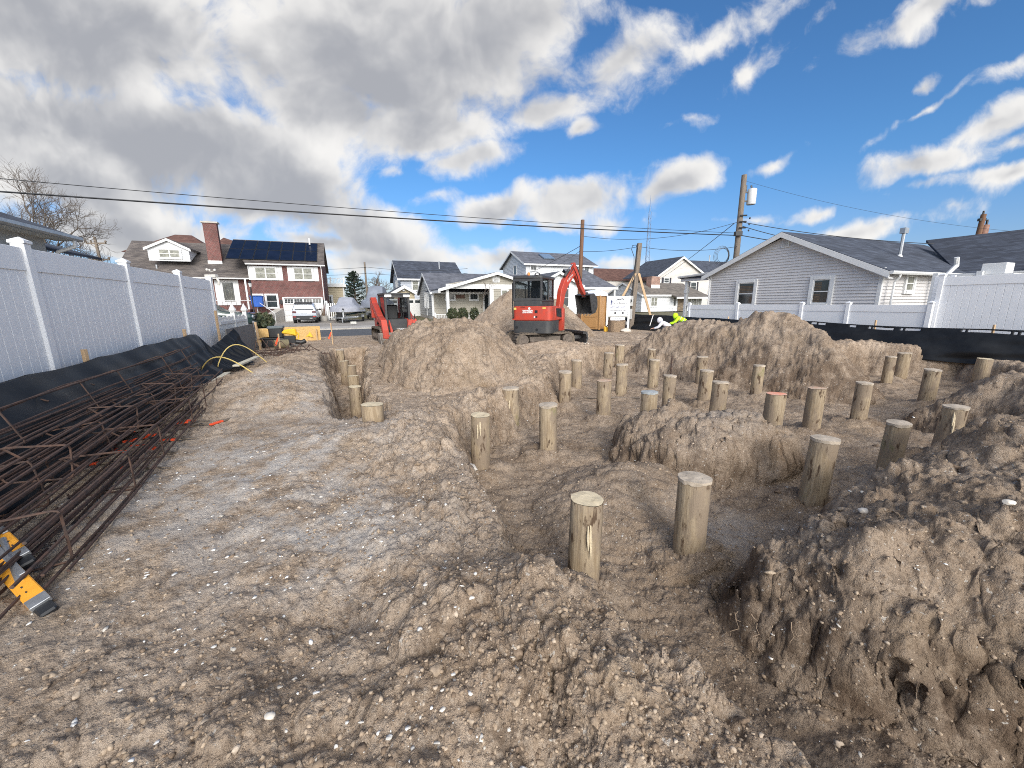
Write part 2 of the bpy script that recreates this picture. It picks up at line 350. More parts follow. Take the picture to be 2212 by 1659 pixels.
def rid2(x, y, f, seed):      # crumbly relief: sharp little hollows between lumps
    a = pn(x * f, y * f, seed); b = pn(x * f * 1.7 + 3.1, y * f * 1.7, seed + 3); return .55 - 1.5 * np.minimum(np.abs(a) + .25 * np.abs(b), .6)
def sst(a, b, x):
    t = np.clip((x - a) / (b - a), 0, 1); return t * t * (3 - 2 * t)
def psd(x, y, poly):                        # signed distance, positive inside
    P = np.array(poly, float); n = len(P); d = np.full(x.shape, 1e9); ins = np.zeros(x.shape, bool)
    for i in range(n):
        ax, ay = P[i]; bx, by = P[(i + 1) % n]; ex, ey = bx - ax, by - ay; wx, wy = x - ax, y - ay
        t = np.clip((wx * ex + wy * ey) / (ex * ex + ey * ey), 0, 1)
        d = np.minimum(d, (wx - t * ex) ** 2 + (wy - t * ey) ** 2)
        cnd = (ay > y) != (by > y); ins ^= cnd & (x < ax + (y - ay) / (by - ay + 1e-12) * ex)
    d = np.sqrt(d); return np.where(ins, d, -d)
PIT = [(1.3, .5), (.98, 1.07), (.64, 1.42), (.50, 1.62), (.46, 1.84), (.34, 1.98), (.06, 2.07), (-.07, 2.18), (-.16, 2.5), (-.24, 2.8), (-.38, 3.3), (-.62, 3.8), (-.82, 4.35), (-1.0, 5.0), (-1.0, 5.7),
       (-.4, 6.6), (.2, 7.6), (.7, 8.6), (.85, 9.6), (1.0, 10.8), (1.2, 12.0), (2.2, 12.9), (3.2, 14.2), (5.0, 14.6), (5.6, 13), (6.4, 12), (8.5, 12.6), (11.5, 12.6), (13.4, 11.2), (12.6, 9.2), (11, 8.0), (9.6, 7.2), (9.5, 5.0), (9.5, 1.0), (6, .2)]
TRENCH = [(-2.6, 5.35), (-3.2, 6.2), (-4.0, 8.0), (-5.5, 10.6), (-6.3, 12.6), (-6.9, 14.6), (-5.6, 15.2), (-4.8, 13), (-4.0, 10.8), (-3.2, 8.6), (-2.6, 7.0), (-1.8, 5.9), (-2.0, 5.45)]
M1 = [(-1.25, 5.75), (-.45, 6.4), (.3, 7.2), (.95, 8.4), (1.15, 9.5), (1.05, 10.8), (.3, 12.0), (-1.2, 12.6), (-3.2, 12.8), (-4.4, 11.8), (-4.0, 10.2), (-3.3, 8.6), (-2.75, 7.2), (-2.1, 6.05)]
M2 = [(-2.9, 19.0), (-1.6, 17.2), (.8, 16.6), (2.6, 17.4), (4.3, 19.2), (4.6, 21), (2.4, 22.6), (-.4, 22.8), (-2.4, 21.4)]
M3 = [(3.6, 13.6), (4.6, 12.0), (5.5, 10.7), (6.3, 9.6), (7.0, 8.6), (7.9, 8.2), (9.0, 8.9), (9.9, 10.4), (9.9, 12.4), (8.4, 14.3), (6, 15.2), (4.2, 14.9)]
M4 = [(7.1, 6.9), (7.3, 6.1), (7.0, 5.3), (7.6, 4.9), (9, 5.0), (11.5, 5.2), (12, 7.2), (10.2, 7.9), (8.6, 7.7)]
BLK = [(1.44, 2.36), (1.58, 2.07), (1.68, 1.75), (1.94, 1.52), (2.5, 1.36), (3.6, 1.0), (6, .6), (8, 2), (8.6, 4.2), (7, 4.5), (5.3, 4.35), (4.2, 4.0), (3.1, 3.6), (2.4, 3.05), (1.8, 2.72)]
CLD = [(1.48, 5.3), (1.8, 4.8), (2.3, 4.5), (3.0, 4.55), (3.8, 4.85), (4.15, 5.3), (3.5, 5.75), (2.5, 6.05), (1.7, 6.0)]
def hump(x, y, cx, cy, rx, ry, rot, h, p=1.0):
    c_, s_ = math.cos(rot), math.sin(rot); u = ((x - cx) * c_ + (y - cy) * s_) / rx; v = (-(x - cx) * s_ + (y - cy) * c_) / ry
    r = np.sqrt(u * u + v * v); return h * np.clip(1.12 - np.sqrt(r * r + .0144) , 0, 1) ** p
def height(x, y, detail=True):
    """returns z, sideways shift, and soil masks for ground points"""
    s = x * CS + y * SN; t = -x * SN + y * CS
    lot = sst(17.6, 15.6, t) * sst(-4.3, -3.4, s) * sst(18.6, 16.6, s) * sst(-60, -40, t)
    lot2 = sst(23.5, 21.5, t) * sst(-4.5, -3.5, s) * sst(18.6, 16.8, s)
    wx = x + .16 * fbm(x, y, 1.3, 4, 1); wy = y + .16 * fbm(x, y, 1.3, 4, 11)
    wx += .05 * fbm(x, y, 6, 3, 21); wy += .05 * fbm(x, y, 6, 3, 31)
    z = .05 * fbm(x, y, .45, 4, 2) + .03 * fbm(x, y, 1.6, 3, 4)
    z = z + hump(x, y, -4.95, 7.8, 1.35, 2.3, .32, .42) + hump(x, y, -3.7, 6.4, .9, 1.0, 0, .18) + hump(x, y, -1.9, 4.4, 1.2, .9, .3, .14) + hump(x, y, -6.2, 11.2, 1.0, 2.0, .4, .25)
    z = z + hump(x, y, -.15, 1.55, .75, .55, .2, .12) + hump(x, y, .2, 1.75, .35, .3, 0, .07) - .09 * np.exp(-((x + .95) ** 2 + (y - 1.75) ** 2) / .09)
    z = z + hump(x, y, 11.5, 12.8, 3.5, 1.8, -.4, .3) + hump(x, y, 1.2, 13.5, 2.3, .75, .35, .36)
    z = z * (0.15 + .85 * lot)
    d = psd(wx, wy, PIT); dt = psd(wx, wy, TRENCH)
    rough = 1 + 0 * x
    slope = .28 + .25 * (.5 + .5 * pn(x * .8, y * .8, 77))
    fl = -.68 + .05 * fbm(x, y, .9, 3, 8) + .03 * fbm(x * 1, y * 3, 2.2, 2, 14)
    fl = fl + hump(x, y, 1.15, 4.15, .8, 1.0, -.5, .36) + hump(x, y, 1.75, 4.4, .7, .5, .3, .22) + hump(x, y, 3.0, 7.2, 1.2, .8, 0, .1)
    fl = fl + .10 * sst(2.0, 1.0, y) * sst(2.6, 1.0, x)
    z = z + .11 * np.exp(-((d + .30) / .28) ** 2) * sst(1.0, .5, x) * sst(6.5, 5, y) * (1 + 1.2 * fbm(x, y, 1.7, 3, 261))
    k = sst(-.06, 1, d / np.maximum(slope, .1)); inpit = sst(0, .3, d)
    z = z + (fl - z) * k
    kt = sst(-.03, 1, dt / .3); z = z + (-.9 + .06 * fbm(x, y, 2.2, 3, 15) - z) * kt
    mound = np.zeros(x.shape, np.int32)
    mx_ = x + .13 * fbm(x, y, 1.1, 2, 101); my_ = y + .13 * fbm(x, y, 1.1, 2, 111)
    def pile(poly, base, sl, top, idx, ed=.35, seed=0):
        nonlocal z
        dd = psd(mx_, my_, poly) + .08 * fbm(x, y, .9, 2, 40 + seed)
        hgt = base + sl * dd + .07 * fbm(x, y, 1.6, 3, 50 + seed) * np.clip(dd, 0, 1)
        tp_ = top + .12 * fbm(x, y, .8, 3, 60 + seed)
        hgt = tp_ - np.log1p(np.exp(np.clip((tp_ - hgt) / .12, -30, 30))) * .12
        m = hgt > z
        z = np.where(m, hgt, z); mound[m & (dd > 0)] = idx
    top1 = .34 + hump(x, y, -1.5, 9.6, 3.1, 3.7, -.12, .80, .55) + hump(x, y, -1.0, 9.3, .8, .8, 0, .09) - .22 * sst(-.5, .5, x) + hump(x, y, -.2, 7.5, .8, .8, 0, .10)
    pile(M1, -.80, 1.25 + .75 * sst(-1.5, -2.8, x) * sst(7.0, 8.5, y) - .45 * sst(8.6, 6.8, y), top1, 1, seed=1)
    pile(M2, -.1, .95, 2.05 + hump(x, y, .2, 19.4, 1.2, 1.2, 0, .3), 2, seed=2)
    # right heap: a ridge of three summits
    top3 = .95 + hump(x, y, 7.35, 11.2, .9, 1.0, 0, .38) + hump(x, y, 8.75, 10.6, .7, .8, 0, .2) - .40 * sst(6.4, 4.6, x)
    pile(M3, -.80, 1.15, top3, 3, seed=3)
    pile(M4, -.75, 1.15, .36, 4, seed=4)
    # clod bank in the middle and the big cut bank at the near right
    dc = psd(wx, wy, CLD); hc = -.06 + .14 * fbm(x, y, 1.4, 3, 70) + .25 * clods(x, y, 2.6, 16, .8) + .2 * clods(x, y, 5.3, 17, .6) - .20 * sst(.55, .0, dc); kc = sst(-.04, .16, dc)
    zc = z + (np.maximum(hc, z) - z) * kc; mound[(dc > -.02) & (zc > z + .04)] = 5; z = zc
    db = psd(wx, wy, BLK)
    hb = -.09 + .36 * sst(0, 1.1, db) + .13 * fbm(x, y, 1.2, 4, 71) + .14 * clods(x, y, 2.1, 13, .8) + .16 * clods(x, y, 4.3, 14, .6) - .03 + .10 * sst(2, 5, x) + hump(x, y, 4.9, 3.75, 1.4, .8, .2, .26) - .12 * sst(3.2, 1.6, y) * sst(3, 1.8, x)
    far = sst(2.7, 3.4, y - .25 * (x - 2)) 
    kb = sst(-.05, .24 + .5 * far, db)
    zb = z + (hb - z) * kb; mound[db > -.04] = 6; z = zb
    for P in PPOS[:30] + PPOS[31:35]:          # soil drawn up round each pile
        sel = np.where((np.abs(x - P.x) < .6) & (np.abs(y - P.y) < .6))[0]
        if len(sel): r_ = np.hypot(x[sel] - P.x, y[sel] - P.y); z[sel] += (.10 + .12 * fbm(x[sel], y[sel], 2.5, 2, 120)) * sst(.50, .14, r_)
    ux = np.zeros_like(x); uy = np.zeros_like(x)
    q = np.where(db < .24, sst(.26, .02, db) * sst(-.75, -.1, db), 0) * (1 - far) * sst(.9, 1.35, x)      # under-cut of the near bank face
    q = q * (.7 + .6 * fbm(x, y, 1.6, 2, 95)); ux += q * .13; uy += q * .10
    act = lot2 * (.35 + .65 * lot)
    rgh = .55 + .45 * sst(-.3, .4, fbm(x, y, .6, 3, 90)); rgh = np.where(mound > 0, np.maximum(rgh, .9), rgh)
    bank = sst(-1.1, -.05, d) * (1 - k)
    rg = rgh * (.60 + .50 * np.maximum(bank, mound > 0)) * np.where(k > .9, .85, 1.0)
    flat = np.exp(-(((x + 3.1) / 1.1) ** 2 + ((y - 3.6) / 2.4) ** 2)); rg = rg * (1 - .6 * flat)
    smoothcut = np.clip(sst(.30, .10, db) * sst(-.2, .0, db) * (1 - far) * sst(-.15, .25, fbm(x, y, 1.3, 2, 191)), 0, 1)
    aux = (act, rg, smoothcut, mound)
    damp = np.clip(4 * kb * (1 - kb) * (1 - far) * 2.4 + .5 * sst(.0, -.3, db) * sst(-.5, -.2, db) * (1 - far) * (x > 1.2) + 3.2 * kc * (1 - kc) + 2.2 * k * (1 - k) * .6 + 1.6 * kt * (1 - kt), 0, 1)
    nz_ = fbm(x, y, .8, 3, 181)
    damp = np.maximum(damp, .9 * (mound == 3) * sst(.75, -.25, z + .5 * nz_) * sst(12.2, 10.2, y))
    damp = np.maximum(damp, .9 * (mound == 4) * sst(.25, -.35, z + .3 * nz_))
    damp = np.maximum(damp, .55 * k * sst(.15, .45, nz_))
    grey = np.clip(1.0 * np.exp(-(((x + 2.7) / 1.5) ** 2 + ((y - 3.7) / 1.7) ** 2)) + .7 * np.exp(-(((x + 1.2) / .7) ** 2 + ((y - 2.5) / .55) ** 2)) + .9 * np.exp(-(((x + 4.3) / .8) ** 2 + ((y - 7.2) / .7) ** 2))
                   + .8 * np.exp(-(((x - 2.2) / .6) ** 2 + ((y - 3.5) / .5) ** 2)) + .5 * np.exp(-(((x + 3.6) / 1.0) ** 2 + ((y - 6.0) / .6) ** 2)) + .5 * np.exp(-(((x - 3) / .7) ** 2 + ((y - 5.3) / .4) ** 2)), 0, 1)
    green = np.clip(sst(25.5, 27, t) + sst(-4.0, -5, s) + sst(18.5, 19.5, s), 0, 1)
    return z, ux, uy, mound, damp, grey, green, k, aux
# one polar sheet, fine near the photographer and reaching the horizon
NA = 1440; az = np.radians(np.linspace(-74, 74, NA))
rr = [0.55]
while rr[-1] < 34: rr.append(rr[-1] * 1.0048 + .0006)
while rr[-1] < 5500: rr.append(rr[-1] * 1.25)
rr = np.array(rr); NR = len(rr)
AZ, RR = np.meshgrid(az, rr); gx = (RR * np.sin(AZ)).ravel(); gy = (RR * np.cos(AZ) - 0.05).ravel()
nearm = RR.ravel() < 40
gz = np.full(gx.shape, 0.0); mnd = np.zeros(gx.shape, np.int32); att = [np.zeros(gx.shape, np.float32) for _ in range(4)]
hz = height(gx[nearm], gy[nearm])
NN = int((rr < 40).sum()); nearm[:] = False; nearm[:NN * NA] = True
if len(hz[0]) != NN * NA: hz = height(gx[nearm], gy[nearm])
X = gx[nearm] + hz[1]; Y = gy[nearm] + hz[2]; Z = hz[0].copy(); act, rg, scut, mnd_ = hz[8]
def normals(X, Y, Z):
    P = np.stack([X, Y, Z], 1).reshape(NN, NA, 3); du = np.gradient(P, axis=1); dv = np.gradient(P, axis=0); n = np.cross(du, dv); n /= np.linalg.norm(n, axis=2)[:, :, None] + 1e-12
    n = np.where(n[:, :, 2:3] < 0, -n, n)
    for _ in range(3): n[1:-1, 1:-1] = (n[1:-1, 1:-1] * 2 + n[:-2, 1:-1] + n[2:, 1:-1] + n[1:-1, :-2] + n[1:-1, 2:]) / 6
    n /= np.linalg.norm(n, axis=2)[:, :, None] + 1e-12
    return n.reshape(-1, 3)
nr = normals(X, Y, Z); steep = sst(.06, .24, 1 - nr[:, 2]); near = sst(14, 2, np.hypot(X, Y))
def r3(f, seed):
    a = pn3(X * f, Y * f, Z * f, seed); b = pn3(X * f * 1.7 + 3.1, Y * f * 1.7, Z * f * 1.7, seed + 3); return .55 - 1.5 * np.minimum(np.abs(a) + .25 * np.abs(b), .6)
vr = .45 + .95 * sst(-.2, .35, fbm(X, Y, .9, 3, 171))
D2 = .060 * fbm(X, Y, 2.6, 5, 80, .6) + .022 * np.abs(fbm(X, Y, 9, 3, 84)) + .85 * (.7 * clods(X, Y, 5, 1, .25) + .8 * clods(X, Y, 11, 2, .4) + .75 * clods(X, Y, 23, 3, .65) * (.4 + .6 * near) + .7 * clods(X, Y, 47, 4, .7) * near)
fr = hump(X, Y, .45, 1.75, .9, .7, .2, 1.0) + hump(X, Y, -.5, 1.35, 1.1, .5, 0, .8); D2 += .6 * clods(X, Y, 8, 6, .5) * np.clip(fr, 0, 1)
D2 += 1.3 * (.020 * rid2(X, Y, 7, 131) + .013 * rid2(X, Y, 16, 141) + .010 * rid2(X, Y, 34, 151) * (.3 + .7 * near) + .008 * rid2(X, Y, 62, 161) * near) * vr
D3 = .05 * rid3(X, Y, Z, 2.4, 3, 5) + (.050 * r3(5, 201) + .034 * r3(12, 211) + .022 * r3(28, 221) + .012 * r3(60, 231) * near) * (.6 + .6 * vr)
D = (D2 * rg * (1 - steep) + D3 * steep * (1 - .75 * scut)) * act
big = (mnd_ > 0); D += big * act * np.where(mnd_ == 6, .55, 1.0) * (.12 * fb3(X, Y, Z, 1.3, 4, 241) + .06 * np.maximum(0, r3(2.8, 251)))
D *= np.where(mnd_ == 6, 1 - .35 * steep, 1.0)
X += nr[:, 0] * D; Y += nr[:, 1] * D; Z += nr[:, 2] * D
gz[nearm] = Z; gx[nearm] = X; gy[nearm] = Y; mnd[nearm] = hz[3]
att[0][nearm] = hz[4]; att[1][nearm] = hz[5]; att[2][:] = 1; att[2][nearm] = hz[6]; att[3][nearm] = np.maximum(hz[7], .8 * (hz[3] > 0))
_lr = rr[:NN]
def on_ground(x, y):          # nearest ground point, as finished
    r = np.hypot(x, y + .05); j = np.clip(np.rint((np.arctan2(x, y + .05) - az[0]) / (az[1] - az[0])).astype(int), 0, NA - 1); i = np.clip(np.searchsorted(_lr, r), 0, NN - 1); q = i * NA + j
    return gx[q], gy[q], gz[q]
def zat(x, y): return float(on_ground(np.array([float(x)]), np.array([float(y)]))[2][0])
# ---- soil material
ms = bpy.data.materials.new("soil"); ms.use_nodes = True; T_ = ms.node_tree; N_ = T_.nodes; K_ = T_.links; bs = N_['Principled BSDF']
bs.inputs['Roughness'].default_value = .95; bs.inputs['Specular IOR Level'].default_value = .15
def sn_noise(scale, det=6, rough=.6, vec=None):
    n = N_.new('ShaderNodeTexNoise'); n.inputs['Scale'].default_value = scale; n.inputs['Detail'].default_value = det; n.inputs['Roughness'].default_value = rough
    K_.new(vec if vec else geo.outputs['Position'], n.inputs['Vector']); return n.outputs['Fac']
def sn_attr(nm): n = N_.new('ShaderNodeAttribute'); n.attribute_name = nm; return n.outputs['Fac']
def sn_mr(f, a, b, lo=0., hi=1.):
    n = N_.new('ShaderNodeMapRange'); n.interpolation_type = 'SMOOTHSTEP'; K_.new(f, n.inputs[0])
    for i, q in enumerate((a, b, lo, hi)): n.inputs[i + 1].default_value = q
    return n.outputs[0]
def sn_m(op, a, b):
    n = N_.new('ShaderNodeMath'); n.operation = op
    for i, q in enumerate((a, b)):
        if isinstance(q, (int, float)): n.inputs[i].default_value = q
        else: K_.new(q, n.inputs[i])
    return n.outputs[0]
def sn_mix(f, a, b, bt='MIX'):
    n = N_.new('ShaderNodeMix'); n.data_type = 'RGBA'; n.blend_type = bt
    if isinstance(f, (int, float)): n.inputs['Factor'].default_value = f
    else: K_.new(f, n.inputs['Factor'])
    for kk, q in (('A', a), ('B', b)):
        s_ = [i for i in n.inputs if i.name == kk and i.type == 'RGBA'][0]
        if isinstance(q, tuple): s_.default_value = (*q, 1)
        else: K_.new(q, s_)
    return [o for o in n.outputs if o.type == 'RGBA'][0]
geo = N_.new('ShaderNodeNewGeometry')
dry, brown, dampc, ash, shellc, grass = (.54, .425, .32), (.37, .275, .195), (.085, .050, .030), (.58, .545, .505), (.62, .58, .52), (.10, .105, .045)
col = sn_mix(sn_mr(sn_noise(1.6, 7, .65), .36, .64), brown, dry)
col = sn_mix(sn_m('MULTIPLY', sn_mr(sn_noise(4.5, 6, .7), .5, .68), .7), col, (.18, .132, .096))
col = sn_mix(sn_m('MULTIPLY', sn_mr(sn_noise(26, 5, .75), .50, .64), .65), col, (.56, .46, .36))
col = sn_mix(sn_m('MULTIPLY', sn_mr(sn_noise(11, 6, .75), .50, .62), .6), col, (.17, .122, .086))
col = sn_mix(sn_m('MULTIPLY', sn_mr(sn_noise(48, 4, .75), .53, .66), .7), col, (.15, .108, .076))
g_ = sn_m('MULTIPLY', sn_attr('ash'), sn_mr(sn_noise(2.6, 7, .7), .40, .60)); col = sn_mix(sn_m('MULTIPLY', g_, .85), col, ash)
col = sn_mix(sn_m('MULTIPLY', sn_mr(sn_noise(.9, 5, .6), .56, .70), .35), col, (.30, .21, .12))
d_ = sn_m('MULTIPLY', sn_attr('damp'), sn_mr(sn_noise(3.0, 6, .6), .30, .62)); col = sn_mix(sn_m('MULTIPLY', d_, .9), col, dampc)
col = sn_mix(sn_m('MULTIPLY', sn_attr('pitfloor'), .32), col, (.22, .165, .12))
col = sn_mix(sn_m('MULTIPLY', sn_mr(sn_noise(34, 2, .5), .68, .71), .7), col, shellc)
gv = sn_mix(sn_mr(sn_noise(.6, 6, .7), .4, .62), grass, (.23, .19, .13)); col = sn_mix(sn_attr('lawn'), col, gv)
K_.new(col, bs.inputs['Base Color'])
bh = sn_m('ADD', sn_noise(45, 6, .7), sn_m('MULTIPLY', sn_noise(160, 3, .6), .35)); bp_ = N_.new('ShaderNodeBump'); bp_.inputs['Strength'].default_value = 1.0; bp_.inputs['Distance'].default_value = .03
K_.new(bh, bp_.inputs['Height']); K_.new(bp_.outputs[0], bs.inputs['Normal'])
# ---- split the sheet: one object per spoil heap, the rest is the ground
ii, jj = np.meshgrid(np.arange(NR - 1), np.arange(NA - 1), indexing='ij'); a0 = (ii * NA + jj).ravel()
quads = np.stack([a0, a0 + 1, a0 + NA + 1, a0 + NA], 1)
fm = mnd[quads].max(axis=1)
def sheet(name, sel):
    q = quads[sel]; used = np.unique(q); mp = np.full(gx.shape, -1, np.int64); mp[used] = np.arange(len(used)); q = mp[q]
    me = bpy.data.meshes.new(name); nv, nf = len(used), len(q)
    me.vertices.add(nv); me.vertices.foreach_set('co', np.stack([gx[used], gy[used], gz[used]], 1).astype(np.float32).ravel())
    me.loops.add(nf * 4); me.loops.foreach_set('vertex_index', q.astype(np.int32).ravel())
    me.polygons.add(nf); me.polygons.foreach_set('loop_start', np.arange(0, nf * 4, 4, dtype=np.int32)); me.polygons.foreach_set('loop_total', np.full(nf, 4, np.int32))
    me.polygons.foreach_set('use_smooth', np.ones(nf, bool))
    for nm, a in zip(('damp', 'ash', 'lawn', 'pitfloor'), att):
        at_ = me.attributes.new(nm, 'FLOAT', 'POINT'); at_.data.foreach_set('value', a[used])
    me.materials.append(ms); me.update(calc_edges=True); me.validate(); return link(bpy.data.objects.new(name, me))
tag(sheet('ground', fm == 0), 'dug-over sandy building lot with a pit and open trench', 'ground', kind='structure')
HL = {1: 'large flat-topped brown dirt heap between the left trench and the open pit', 2: 'tall dirt heap behind the orange excavator, the farthest heap', 3: 'long dirt heap with three peaks in front of the black fence at right',
      4: 'grey clod heap with dark cut side below the right black fence', 5: 'low broken clod bank in the middle of the pit among the piles', 6: 'big crumbling dirt bank with dark undercut face at the near right corner'}
for i_, l_ in HL.items(): tag(sheet('dirt_heap', fm == i_), l_, 'dirt heap', 'spoil heaps on the lot')

# ---- loose clods, stones and shell chips lying on the soil: far too many to count
def ico(sub):
    import bmesh
    b = bmesh.new(); bmesh.ops.create_icosphere(b, subdivisions=sub, radius=1.0); v = np.array([q.co[:] for q in b.verts]); f = np.array([[w.index for w in q.verts] for q in b.faces]); b.free(); return v, f
def scatter(name, label, n, seed, sizes, mats_, flat, shape_sub, rmax, dens=None, lift=.25):
    rs = np.random.RandomState(seed); a = np.radians(rs.uniform(-60, 60, n * 3)); r = np.exp(rs.uniform(math.log(.9), math.log(rmax), n * 3))
    x = r * np.sin(a); y = r * np.cos(a); keep = rs.rand(n * 3) < (dens(x, y) if dens else 1.0); x, y = x[keep][:n], y[keep][:n]; n = len(x)
    x, y, z = on_ground(x, y)
    sz = np.exp(rs.uniform(math.log(sizes[0]), math.log(sizes[1]), n)) * (.75 + .12 * np.hypot(x, y)) ** .6
    v0, f0 = ico(shape_sub); nv, nf = len(v0), len(f0); V = np.zeros((n, nv, 3))
    bases = []
    for q in range(12):
        d = 1 + .95 * fb3(v0[:, 0] * 1.5 + q * 9, v0[:, 1] * 1.5, v0[:, 2] * 1.5, 1.0, 3, 3 + q); bases.append(v0 * d[:, None])
    for i in range(n):
        b = bases[rs.randint(12)] * (sz[i] * rs.uniform(.7, 1.3, 3)) * np.array([1, 1, rs.uniform(*flat)])
        al = rs.uniform(0, 6.28); ca, sa = math.cos(al), math.sin(al); be = rs.normal(0, .35); cb, sb = math.cos(be), math.sin(be)
        b = b @ np.array([[ca, sa, 0], [-sa, ca, 0], [0, 0, 1]]) @ np.array([[1, 0, 0], [0, cb, sb], [0, -sb, cb]]); V[i] = b + [x[i], y[i], z[i] + lift * sz[i] * flat[0]]
    F = (f0[None] + (np.arange(n) * nv)[:, None, None]).reshape(-1, 3); me = bpy.data.meshes.new(name)
    me.vertices.add(n * nv); me.vertices.foreach_set('co', V.astype(np.float32).ravel()); me.loops.add(len(F) * 3); me.loops.foreach_set('vertex_index', F.astype(np.int32).ravel())
    me.polygons.add(len(F)); me.polygons.foreach_set('loop_start', np.arange(0, len(F) * 3, 3, dtype=np.int32)); me.polygons.foreach_set('loop_total', np.full(len(F), 3, np.int32))
    at_ = me.attributes.new('tone', 'FLOAT', 'POINT'); at_.data.foreach_set('value', np.repeat(rs.rand(n).astype(np.float32), nv))
    me.materials.append(mats_); me.update(calc_edges=True); return tag(link(bpy.data.objects.new(name, me)), label, None, None, 'stuff')
def tonemat(name, stops, rough=.95):
    m = bpy.data.materials.new(name); m.use_nodes = True; N = m.node_tree.nodes; K = m.node_tree.links; b = N['Principled BSDF']; b.inputs['Roughness'].default_value = rough; b.inputs['Specular IOR Level'].default_value = .15
    at_ = N.new('ShaderNodeAttribute'); at_.attribute_name = 'tone'; cr = N.new('ShaderNodeValToRGB'); K.new(at_.outputs['Fac'], cr.inputs[0])
    while len(cr.color_ramp.elements) < len(stops): cr.color_ramp.elements.new(.5)
    for e, (p, q) in zip(cr.color_ramp.elements, stops): e.position = p; e.color = (*q, 1)
    tcn = N.new('ShaderNodeTexCoord'); no = N.new('ShaderNodeTexNoise'); no.inputs['Scale'].default_value = 45; no.inputs['Detail'].default_value = 4; K.new(tcn.outputs['Object'], no.inputs['Vector'])
    mr = N.new('ShaderNodeMapRange'); K.new(no.outputs['Fac'], mr.inputs[0]); mr.inputs[1].default_value = .3; mr.inputs[2].default_value = .7; mr.inputs[3].default_value = .7; mr.inputs[4].default_value = 1.2
    vs = N.new('ShaderNodeVectorMath'); vs.operation = 'SCALE'; K.new(cr.outputs[0], vs.inputs[0]); K.new(mr.outputs[0], vs.inputs[3]); K.new(vs.outputs[0], b.inputs['Base Color'])
    bp = N.new('ShaderNodeBump'); bp.inputs['Strength'].default_value = .7; bp.inputs['Distance'].default_value = .008; K.new(no.outputs['Fac'], bp.inputs['Height']); K.new(bp.outputs[0], b.inputs['Normal']); return m
CLODM = tonemat('clod_soil', [(0, (.19, .137, .097)), (.5, (.33, .25, .178)), (.92, (.43, .34, .25)), (1, (.52, .43, .34))])
SHELLM = tonemat('shell_white', [(0, (.50, .45, .38)), (.4, (.68, .65, .60)), (1, (.80, .79, .76))], .7)
def dcl(x, y):
    r = np.hypot(x, y); return np.clip(.35 + 1.0 * sst(-.25, .3, fbm(x, y, .7, 3, 33)), 0, 1) * np.where((x < -1.6) & (y < 6), .4, 1)
scatter('dirt_clods', 'countless loose dirt clods and pebbles strewn over the dug soil', 17000, 21, (.0035, .013), CLODM, (.55, .95), 1, 16, dcl, .0)
scatter('dirt_clods', 'larger loose lumps of soil and stones lying about the lot', 130, 22, (.014, .030), CLODM, (.45, .8), 2, 12, lambda x, y: np.clip(.15 + 1.2 * np.exp(-((x - .2) ** 2 + (y - 1.8) ** 2) / 2.5) + .5 * (x > .6), 0, 1), .0)
def dsh(x, y): return np.clip(.10 + .5 * sst(0, .35, fbm(x, y, 1.1, 3, 35)) + 1.1 * np.exp(-(((x + 2.6) / 1.3) ** 2 + ((y - 3.3) / 1.4) ** 2)) + .6 * np.exp(-(((x + 1.2) / .8) ** 2 + ((y - 2.6) / .8) ** 2)), 0, 1)
scatter('shell_fragments', 'countless white shell and clam chips scattered over the soil', 1500, 23, (.003, .016), SHELLM, (.12, .4), 1, 14, dsh, .5)
# ================================================================ materials
WHITE = mat('white_vinyl', (.82, .83, .845), .45, var=.03, scale=3)
TRIM = mat('white_trim', (.68, .68, .67), .5, var=.04)
GLASS = mat('dark_glass', (.035, .042, .045), .08, var=.5, scale=1.5, spec=.8)
CURT = mat('lace_curtain', (.20, .20, .165), .2, var=.55, scale=5)
BLACK = mat('black_plastic', (.018, .019, .021), .45, var=.3)
ORANGE = mat('orange_paint', (.52, .052, .026), .45, var=.16, scale=5, col2=(.34, .062, .042))
DIRTY = mat('muddy_steel', (.13, .105, .085), .75, var=.4, scale=8)
LUMBER = mat('pale_lumber', (.52, .36, .21), .7, var=.18, scale=4, stretch=(1, 1, .2))
OLDWOOD = mat('weathered_wood', (.185, .15, .118), .85, var=.35, scale=9, stretch=(4, 4, .35), bump=.4)
GALV = mat('galvanised_metal', (.45, .46, .47), .4, .6, var=.12)
ALU = mat('dull_aluminium', (.42, .43, .44), .42, .7, var=.2, scale=12)
RUST = mat('rusty_rebar', (.115, .062, .042), .8, var=.5, scale=14, col2=(.035, .028, .027))
CONC = mat('concrete', (.42, .39, .35), .85, var=.16, scale=2.5)
ROOFD = brickmat('dark_shingles', c(62, 64, 70), c(80, 82, 88), c(48, 50, 55), .32, .14, .012, 2.2, .9, .3)
